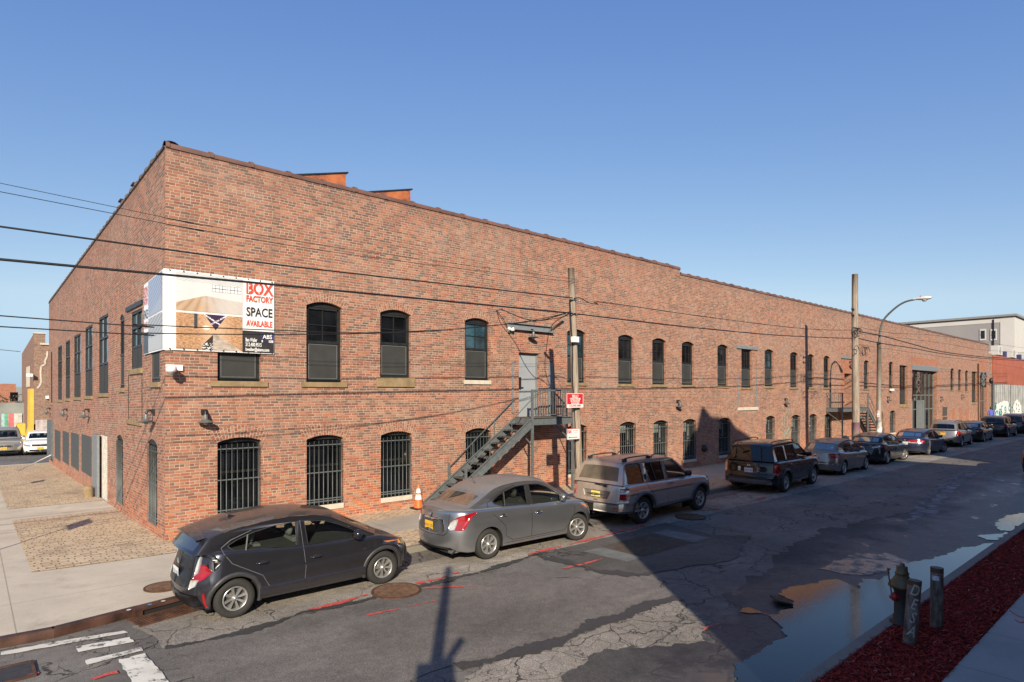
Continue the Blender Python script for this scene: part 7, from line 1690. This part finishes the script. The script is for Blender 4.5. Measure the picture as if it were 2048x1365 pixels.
for k in range(12):
    a = rr.uniform(gx1 + 1.3, gx1 + 6.5); z = rr.uniform(.6, 2.1); R_ = rr.uniform(.15, .4); a0 = rr.uniform(0, 6)
    m.tube([(a + math.cos(a0 + j * .55) * R_, .135, z + math.sin(a0 + j * .55) * R_ * .8) for j in range(6)], .035, 4)
m.obj('graffiti_line', DARKF, NB)
x, z = on_y(1981.5, 762); m = MB(); m.lathe([(.1, 0), (.3, .2), (.36, .35), (0, .4)], 14, M=Matrix.Translation((x - XE, .2, z)) @ Matrix.Rotation(PI / 2, 4, 'X')); m.obj('round_vent', DARKF, NB)
# grey building behind
GX, GY, GZ = 110.0, 3.0, 14.7
GB = thing('grey_apartment_building', 'tall pale grey rendered building rising behind the far end of the factory', 'building', (GX, GY, 0))
GR = plain('grey_render', (.25, .25, .255), .9, 0, .12, .12); GWH = plain('white_render', (.46, .46, .45), .85, 0, .04, .3)
m = MB(); m.box(0, 30, 0, 60, -1, GZ); m.obj('walls', GR, GB)
m = MB(); m.box(0, 30.02, -.04, -.01, -1, GZ - .1); m.box(-.06, -.01, -.04, 1.6, -1, GZ - .1); m.box(-.05, -.01, 1.6, 60, 9.2, 9.7); m.box(-.05, -.01, 1.6, 60, GZ - .8, GZ - .2); m.obj('white_trim', GWH, GB)
m = MB(); m.box(-.35, 30, -.35, 60, GZ, GZ + .3); m.obj('roof_edge', plain('roof_edge_grey', (.20, .21, .20), .6), GB)
for px in (1966, 1987.5):
    y, z1 = on_x(px, 662, GX); z0 = on_x(px, 678, GX)[1]
    y -= GY; hw = abs(on_x(px - 4, 670, GX)[0] - on_x(px + 4, 670, GX)[0]) / 2; m = MB(); m.box(-.10, -.02, y - hw * 1.6, y + hw * 1.6, z0 - .25, z1 + .25); f = m.obj('window', GWH, GB)
    m = MB(); m.box(-.13, -.10, y - hw, y + hw, z0, z1); m.obj('pane', PANE, f); m = MB(); m.box(-.16, -.13, y - hw, y + hw, (z0 + z1) / 2 - .08, (z0 + z1) / 2 + .08); m.obj('sash_rail', DARKF, f)
m = MB(); m.tube([(-.1, 2.4, 0), (-.1, 2.4, GZ - .3)], .09, 6); m.obj('downpipe', DARKF, GB)
# rooftop air conditioners on the red shed
AC0 = None
for i, (px, lb) in enumerate(((1993, 'white rooftop air conditioner nearest the factory end'), (2021, 'white rooftop air conditioner, middle of three on the red shed'), (2047, 'white rooftop air conditioner cut by the right edge of the view'))):
    x, z = on_y(px, 710, 1.0); z0 = ztp + .5
    if AC0 is None:
        t = AC0 = thing('air_conditioner', lb, 'air conditioner', (x, 1.0, z0), 0, 'air conditioners on the red shed roof')
        m = MB(); m.box(-1.0, 1.0, -.4, .4, .25, 1.35); m.obj('casing', GWH, t, bevel=.03)
        m = MB(); m.lathe([(.42, 0), (.42, .03), (.36, .03), (.1, .01), (0, .01)], 18, M=Matrix.Translation((-.35, -.41, .8)) @ Matrix.Rotation(PI / 2, 4, 'X')); m.obj('fan_grille', plain('fan_grey', (.28, .29, .27), .6), t)
        m = MB(); m.box(-.9, -.7, -.35, .35, 0, .25); m.box(.7, .9, -.35, .35, 0, .25); m.obj('feet', DARKF, t)
    else: o = copy_tree(AC0); o.location = (x, 1.0, z0); o['label'] = lb
for px in (2004, 2034):
    x, z = on_y(px, 715, .8); m = MB(); m.box(-.4, .4, -.2, .2, 0, .8); o = m.obj('roof_crate', plain('crate_navy', (.04, .04, .12), .6), None, loc=(x, .6, ztp + .45)); tag(o, 'dark navy box on the red shed roof ' + ('between the first two air conditioners' if px < 2010 else 'between the last two air conditioners'), 'box')
# street closing building far right, off the end
CB = thing('far_street_building', 'plain brick building closing the far end of the street beyond the view', 'building', (150, -40, 0))
m = MB(); m.box(0, 20, 0, 60, -1, 9); m.obj('walls', BRICKD, CB)
m = MB()
for k in range(8): m.box(-.05, 0, 4 + k * 7, 6 + k * 7, 4, 6)
m.obj('window', PANE, CB)
# ---- left background
YB = 48.0
BB = thing('gabled_brick_building', 'dark brick building with parapet, cracked wall and yellow corner column up the side street', 'building', (.7, YB, -.7))
zt = on_y(80, 690, YB)[1] + .7; xL = .7; xR = on_y(98, 780, YB)[0] + 6
m = MB(); m.box(0, xR - xL, 0, 15, -1.5, zt); m.box(.02, .75, -.02, .5, zt, zt + .9)
pts = [(0, zt), (15, zt), (15, zt - .2), (0, zt + .9)]
m.prism([(.55, zt), (14.9, zt), (14.9, zt + .05), (.55, zt + .9)], lambda a, b: (.02, a, b), lambda a, b: (.35, a, b)); m.obj('walls', BRICKD, BB)
m = MB(); m.box(.4, xR - xL + .1, -.12, .5, zt, zt + .16); m.box(-.05, .8, -.1, .6, zt + .9, zt + 1.0); m.obj('coping', CONCL, BB)
pts = [on_y(p, q, YB) for p, q in ((94.5, 703), (94, 713), (90, 722), (90, 729), (82, 733), (81, 745), (82, 765), (79, 772), (74, 777))]
m = MB()
for (a, b), (c, d) in zip(pts, pts[1:]): m.bar((a - .7, -.02, b + .7), (c - .7, -.02, d + .7), .03, .12)
m.obj('mortar_repair', CONCL, BB)
YEL = plain('yellow_paint', (.70, .40, .055), .6, 0, .15, 1); m = MB(); z1 = on_y(61, 778, YB)[1] + .7
y0 = on_x(67.5, 850, .7 - .1)[0] - YB; m.box(-.25, .0, .1, 2.8, -1.0, z1); m.obj('yellow_column', YEL, BB)
m = MB(); m.prism([(-.9, -1.5), (.15, -1.5), (.15, 1.6), (-.3, 1.6)], lambda a, b: (a, .0, b), lambda a, b: (a, 1.2, b)); m.obj('yellow_buttress', YEL, BB); m = MB(); m.prism([(-1.4, -1.5), (-.3, -1.5), (-.3, 1.5), (-.8, 1.5)], lambda a, b: (a, 4.5, b), lambda a, b: (a, 6.5, b)); m.obj('yellow_buttress', YEL, BB)
a, b = on_y(71, 845, YB), on_y(98, 845, YB); m = MB(); m.box(a[0] - .7, b[0] + 1, -.05, -.01, -.9, on_y(80, 840, YB)[1] + .7); m.obj('painted_panel', plain('pale_pink_graffiti', (.42, .36, .35), .8, 0, .45, 2.5), BB)
m = MB(); m.box(-.04, -.01, 4.2, 8.2, zt - 3.4, zt - 1.6); m.obj('pale_sign_panel', plain('old_sign', (.55, .48, .38), .8), BB)
for px, py in ((91, 795), (61, 751)):
    a, b = on_y(px, py, YB - .2) if px > 70 else (.5, 0)
    m = MB(); zc_ = (on_y(px, py, YB)[1] + .7); m.box((a - .7) if px > 70 else -.5, (a - .1) if px > 70 else -.1, -.5, -.05, zc_ - .12, zc_ + .12); m.obj('floodlight', WHITE, BB)
FB = thing('distant_brick_building', 'low distant red brick building with a dark window at the left edge', 'building', (-8, 84, -1))
zt = on_y(20, 768, 84)[1] + 1; m = MB(); m.box(-15, 9.2, 0, 12, -2, zt); m.obj('walls', BRICKR, FB)
m = MB(); a0, a1 = on_y(20, 790, 84)[0] + 8, on_y(36, 790, 84)[0] + 8; m.box(a0, a1, -.05, 0, on_y(28, 803, 84)[1] + 1, on_y(28, 785, 84)[1] + 1); m.obj('window', PANE, FB)
GH = thing('distant_grey_roof_house', 'distant grey pitched roof showing above the low brick building at the left edge', 'house', (-6, 100, -1))
m = MB(); za = on_y(4, 755, 100)[1] + 1; zb_ = on_y(18, 768, 100)[1] + 1; m.prism([(-10, zb_ - 1.5), (9, zb_ - 1.5), (9, zb_ - .6), (1.0, za), (-10, za + 1)], lambda a, b: (a, 0, b), lambda a, b: (a, 12, b)); m.obj('roof', GR, GH)
m = MB(); m.box(-10, 9, .1, 11.9, -2, zb_ - 1.5); m.obj('walls', GR, GH)
YW = 60
FW_ = thing('grey_fence_wall', 'grey concrete boundary wall with faded murals beyond the parked cars at left', 'wall', (-14, YW, -.9))
zt = on_y(20, 806, YW)[1] + .9; xr = on_y(43, 840, YW)[0] + 14
m = MB(); m.box(0, xr + 4, 0, .3, -1, zt); m.obj('panel', plain('grey_wall', (.20, .215, .21), .85, 0, .25, .6), FW_)
for px, c in ((11, (.30, .42, .46)), (17, (.10, .32, .22)), (25, (.5, .12, .14)), (36, (.45, .45, .42))):
    a = on_y(px, 850, YW)[0] + 14; m = MB(); m.box(a - .30, a + .30, -.03 - px * .002, .01, .2, 2.4); m.obj('mural_panel', plain('mural_%d' % px, c, .8, 0, .3, 3), FW_)
m = MB(); rr = random.Random(3)
for k in range(500):
    x = rr.uniform(2, xr); z = rr.uniform(zt - .1, zt + .8) - abs(math.sin(x * 1.3)) * .3; a = rr.uniform(0, PI); l = rr.uniform(.1, .3)
    m.face([(x, .3, z), (x + math.cos(a) * l, .2, z + math.sin(a) * l), (x + math.cos(a + .5) * l, .4, z + math.sin(a + .5) * l)])
tag(m.obj('bare_hedge', plain('twig_brown', (.09, .07, .06), .9), None, loc=(-14, YW, -.9)), 'tangle of bare brown brush growing over the grey boundary wall', 'bush')
m = MB(); a = Vector((*ground(75, 935, -.35).xy, -.33)); 
wire('thin dark wire hanging over the side street beyond the factory end', [W3(0, 700, 40), W3(40, 704, 44)], .02); 
y1_ = on_x(106, 905)[0]; tag(MB().obj('x', WHITE) if 0 else (lambda mm: (mm.tube([(-.02, y1_, .2), (-1.6, y1_ - 2.5, gz(0, y1_) + .02)], .02, 5), mm.obj('white_cable', WHITE))[1])(MB()), 'thin white cable slanting from the far steel door down to the pavement', 'cable')
# ---- near side of the street, behind the camera: throws the big shadow, mirrored in glass
OB = thing('opposite_brick_building', 'brown brick building on the near side of the street behind the viewpoint', 'building', (-.15, -17, 0))
def ow(x0, x1, h, y1=-14, mat=BRICKD):
    m = MB(); m.box(x0, x1, y1, 0, -1, h); return m.obj('walls', mat, OB)
ow(0, 21.0, 9.2)
m = MB(); m.prism([(7.1, 9.0), (13.5, 9.0), (13.45, 11.34), (12.65, 11.63), (11.95, 11.86), (11.55, 12.26), (9.65, 12.41), (9.45, 12.6), (9.25, 12.85), (9.05, 12.85), (8.65, 11.86), (8.25, 11.7), (7.65, 10.76), (7.3, 10.1)][::-1], lambda a, b: (a, 0, b), lambda a, b: (a, -1.2, b)); m.obj('stepped_gable', BRICKD, OB)
m = MB()
for k in range(6):
    for z in (1.2, 5.2): m.box(1.6 + k * 3.3, 2.9 + k * 3.3, -.02, .03, z, z + 2.2)
m.obj('window', PANE, OB)
OB2 = thing('second_opposite_building', 'longer brick building further along the near side of the street', 'building', (28.3, -17, 0))
m = MB(); m.box(0, 90, -14, 0, -1, 8.0); m.box(8, 30, -12, -1, 8.0, 9.3); m.obj('walls', BRICKR, OB2)
m = MB()
for k in range(20): m.box(2 + k * 4.2, 4 + k * 4.2, -.02, .03, 2.2, 4.6)
m.obj('window', PANE, OB2)
# ---- person by the gate
def person(loc, rz, label):
    t = thing('person', label, 'person', loc, rz)
    J = {'pel': (0, 0, .93), 'che': (0, .03, 1.22), 'nk': (0, .05, 1.46), 'hd': (0, .07, 1.60), 'hd2': (0, .08, 1.70)}
    V = [(0, 0, .93, .15, .12), (0, .01, 1.10, .155, .12), (0, .03, 1.30, .18, .12), (0, .04, 1.43, .10, .08), (0, .05, 1.50, .055, .055), (0, .07, 1.60, .085, .095), (0, .075, 1.69, .075, .085),
         (-.10, 0, .86, .10, .10), (-.11, .06, .50, .065, .065), (-.11, -.02, .10, .045, .045), (-.11, .10, .04, .045, .035),
         (.10, 0, .86, .10, .10), (.12, -.04, .50, .065, .065), (.12, -.16, .11, .045, .045), (.12, -.05, .04, .045, .035),
         (-.20, .03, 1.38, .065, .065), (-.26, .0, 1.12, .05, .05), (-.22, .16, .95, .038, .038), (-.21, .22, .90, .03, .02),
         (.20, .03, 1.38, .065, .065), (.27, -.03, 1.12, .05, .05), (.25, .10, .92, .038, .038), (.24, .16, .87, .03, .02)]
    E = [(0, 1), (1, 2), (2, 3), (3, 4), (4, 5), (5, 6), (0, 7), (7, 8), (8, 9), (9, 10), (0, 11), (11, 12), (12, 13), (13, 14), (2, 15), (15, 16), (16, 17), (17, 18), (2, 19), (19, 20), (20, 21), (21, 22)]
    me = bpy.data.meshes.new('body'); me.from_pydata([v[:3] for v in V], E, []); o = bpy.data.objects.new('body', me); COL.objects.link(o); o.parent = t
    o.modifiers.new('s', 'SKIN'); 
    for v, s in zip(V, me.skin_vertices[0].data): s.radius = v[3:5]
    me.skin_vertices[0].data[0].use_root = True; o.modifiers.new('ss', 'SUBSURF').levels = 2; o.modifiers['ss'].render_levels = 2
    tm = NT('clothed_person'); s = tm.n('SeparateXYZ'); tm.set(s.inputs[0], tm.pos())
    c = tm.mix(tm.M('GREATER_THAN', s.outputs[2], .88), (.05, .055, .07), (.07, .10, .42)); c = tm.mix(tm.M('GREATER_THAN', s.outputs[2], 1.48), c, (.20, .12, .09)); tm.bsdf(c, .8); me.materials.append(tm.m)
    m = MB(); m.lathe([(.10, 1.64), (.102, 1.70), (.07, 1.78), (0, 1.80)], 14, M=Matrix.Translation((0, .06, 0))); m.lathe([(.10, 1.64), (.09, 1.58), (.0, 1.57)], 14, M=Matrix.Translation((0, .03, 0))); m.obj('dark_cap', DARKF, t)
    m = MB(); m.lathe([(.01, 1.60), (.02, 1.585), (0, 1.56)], 6, M=Matrix.Translation((0, .165, 0))); m.obj('nose', plain('skin_brown', (.24, .14, .10), .6), t)
m = MB(); m.box(on_y(1982, 800, -1.0)[0] - 5, 96, -2.0, 0, 0, .30); struct('raised_pavement', m, CONC2)
person((on_y(1982, 800, -1.0)[0], -1.0, .30), -1.2, 'person in a bright blue jacket and dark cap walking by the corrugated gate')
# ---- parked motorcycle glimpsed behind the sedans
mx, _ = on_y(1688, 862, -2.6)
MC = thing('motorcycle', 'dark motorcycle parked on the pavement at the foot of the tall wooden pole', 'motorcycle', (mx, -2.6, .004), .1)
for x in (-.68, .70):
    m = MB(); m.lathe([(.24, -.05), (.31, -.04), (.325, 0), (.31, .04), (.24, .05), (.24, -.05)], 24, M=Matrix.Translation((x, 0, .325)) @ Matrix.Rotation(PI / 2, 4, 'X')); w_ = m.obj('wheel', BLACK, MC)
    m = MB(); m.lathe([(.24, -.02), (.22, -.02), (.22, .02), (.24, .02)], 24, M=Matrix.Translation((x, 0, .325)) @ Matrix.Rotation(PI / 2, 4, 'X'))
    for k in range(5): a = k * 2 * PI / 5; m.bar((x, 0, .325), (x + .22 * math.cos(a), 0, .325 + .22 * math.sin(a)), .03)
    m.obj('rim', GALV, w_)
m = MB(); m.tube(smooth_line([(-.3, 0, .78), (0, 0, .84), (.25, 0, .95), (.45, 0, .88)], 5), [.10, .11, .12, .13, .14, .15, .16, .165, .17, .17, .165, .16, .15, .13, .10, .08], 12); m.obj('tank', plain('tank_black', (.02, .02, .022), .2), MC)
m = MB(); m.tube(smooth_line([(-.85, 0, .85), (-.5, 0, .84), (-.2, 0, .80)], 5), [.06, .09, .11, .12, .13, .135, .13, .12, .11, .10, .08], 10); m.obj('seat', BLACK, MC)
m = MB(); m.box(-.25, .3, -.16, .16, .3, .7); m.tube([(.70, .1, .33), (.48, .1, 1.0)], .03); m.tube([(.70, -.1, .33), (.48, -.1, 1.0)], .03); m.tube([(-.68, .12, .33), (-.1, .12, .45)], .025); m.tube([(-.6, -.16, .35), (.1, -.17, .3)], .045); m.obj('frame', GALV, MC)
m = MB(); m.tube(smooth_line([(.32, -.38, 1.08), (.42, -.2, 1.08), (.46, 0, 1.02), (.42, .2, 1.08), (.32, .38, 1.08)], 4), .015); m.obj('handlebar', DARKF, MC)
m = MB(); m.lathe([(.02, 0), (.09, .04), (.1, .12), (0, .13)], 14, M=Matrix.Translation((.55, 0, .95)) @ Matrix.Rotation(PI / 2, 4, 'Y')); m.obj('headlight', CHROME, MC)
# ================================================================ LIGHT, SKY, CAMERA
SUN_AZ = math.atan2(.791, .611); EL = math.radians(25.2)
d = Vector((.611 * math.cos(EL), .791 * math.cos(EL), -math.sin(EL)))      # direction light travels
sd = bpy.data.lights.new('sun', 'SUN'); sd.energy = SUN_E; sd.angle = math.radians(.53); sd.color = (1.0, .87, .66)
so = bpy.data.objects.new('sun', sd); COL.objects.link(so); so.rotation_euler = d.to_track_quat('-Z', 'Y').to_euler()
w = bpy.data.worlds.new('World'); scn.world = w; w.use_nodes = True; nt = w.node_tree; bg = nt.nodes['Background']
sky = nt.nodes.new('ShaderNodeTexSky'); sky.sky_type = 'NISHITA'; sky.sun_disc = False; sky.sun_elevation = EL
to = -d; sky.sun_rotation = math.atan2(to.x, to.y); sky.altitude = 0; sky.air_density = 1.0; sky.dust_density = .15; sky.ozone_density = 3.0
sep = nt.nodes.new('ShaderNodeSeparateColor'); cmb = nt.nodes.new('ShaderNodeCombineColor'); nt.links.new(sky.outputs[0], sep.inputs[0])
for i, (k, g_) in enumerate(((1.02, 1.02), (1.215, .83), (2.546, .45))):      # flatten the sky's blue towards the hazier sky of the photograph
    pw = nt.nodes.new('ShaderNodeMath'); pw.operation = 'POWER'; pw.inputs[1].default_value = g_; nt.links.new(sep.outputs[i], pw.inputs[0])
    ml = nt.nodes.new('ShaderNodeMath'); ml.operation = 'MULTIPLY'; ml.inputs[1].default_value = k; nt.links.new(pw.outputs[0], ml.inputs[0]); nt.links.new(ml.outputs[0], cmb.inputs[i])
cl = nt.nodes.new('ShaderNodeMath'); cl.operation = 'MULTIPLY'; cl.inputs[1].default_value = 2.25; nt.links.new(cmb.inputs[1].links[0].from_socket, cl.inputs[0])
mn = nt.nodes.new('ShaderNodeMath'); mn.operation = 'MINIMUM'; nt.links.new(cmb.inputs[2].links[0].from_socket, mn.inputs[0]); nt.links.new(cl.outputs[0], mn.inputs[1]); nt.links.new(mn.outputs[0], cmb.inputs[2])
for i, r_ in ((0, .60), (1, .82)):
    a_ = nt.nodes.new('ShaderNodeMath'); a_.operation = 'MULTIPLY'; a_.inputs[1].default_value = r_; nt.links.new(mn.outputs[0], a_.inputs[0])
    b_ = nt.nodes.new('ShaderNodeMath'); b_.operation = 'MINIMUM'; nt.links.new(cmb.inputs[i].links[0].from_socket, b_.inputs[0]); nt.links.new(a_.outputs[0], b_.inputs[1]); nt.links.new(b_.outputs[0], cmb.inputs[i])
nt.links.new(cmb.outputs[0], bg.inputs[0]); bg.inputs[1].default_value = SKY_S
cd = bpy.data.cameras.new('camera'); co = bpy.data.objects.new('camera', cd); COL.objects.link(co); scn.camera = co
co.location = CAM; cd.sensor_width = 36; cd.lens = 36 * F / 2048; cd.shift_y = (HY - 682.5) / 2048; cd.clip_end = 4000
co.rotation_euler = (PI / 2, 0, math.atan2(FW.y, FW.x) - PI / 2)
scn.render.resolution_x = 1024; scn.render.resolution_y = 682
scn.view_settings.view_transform = 'Standard'; scn.view_settings.look = 'None'; scn.view_settings.exposure = EXPO; scn.view_settings.gamma = 1
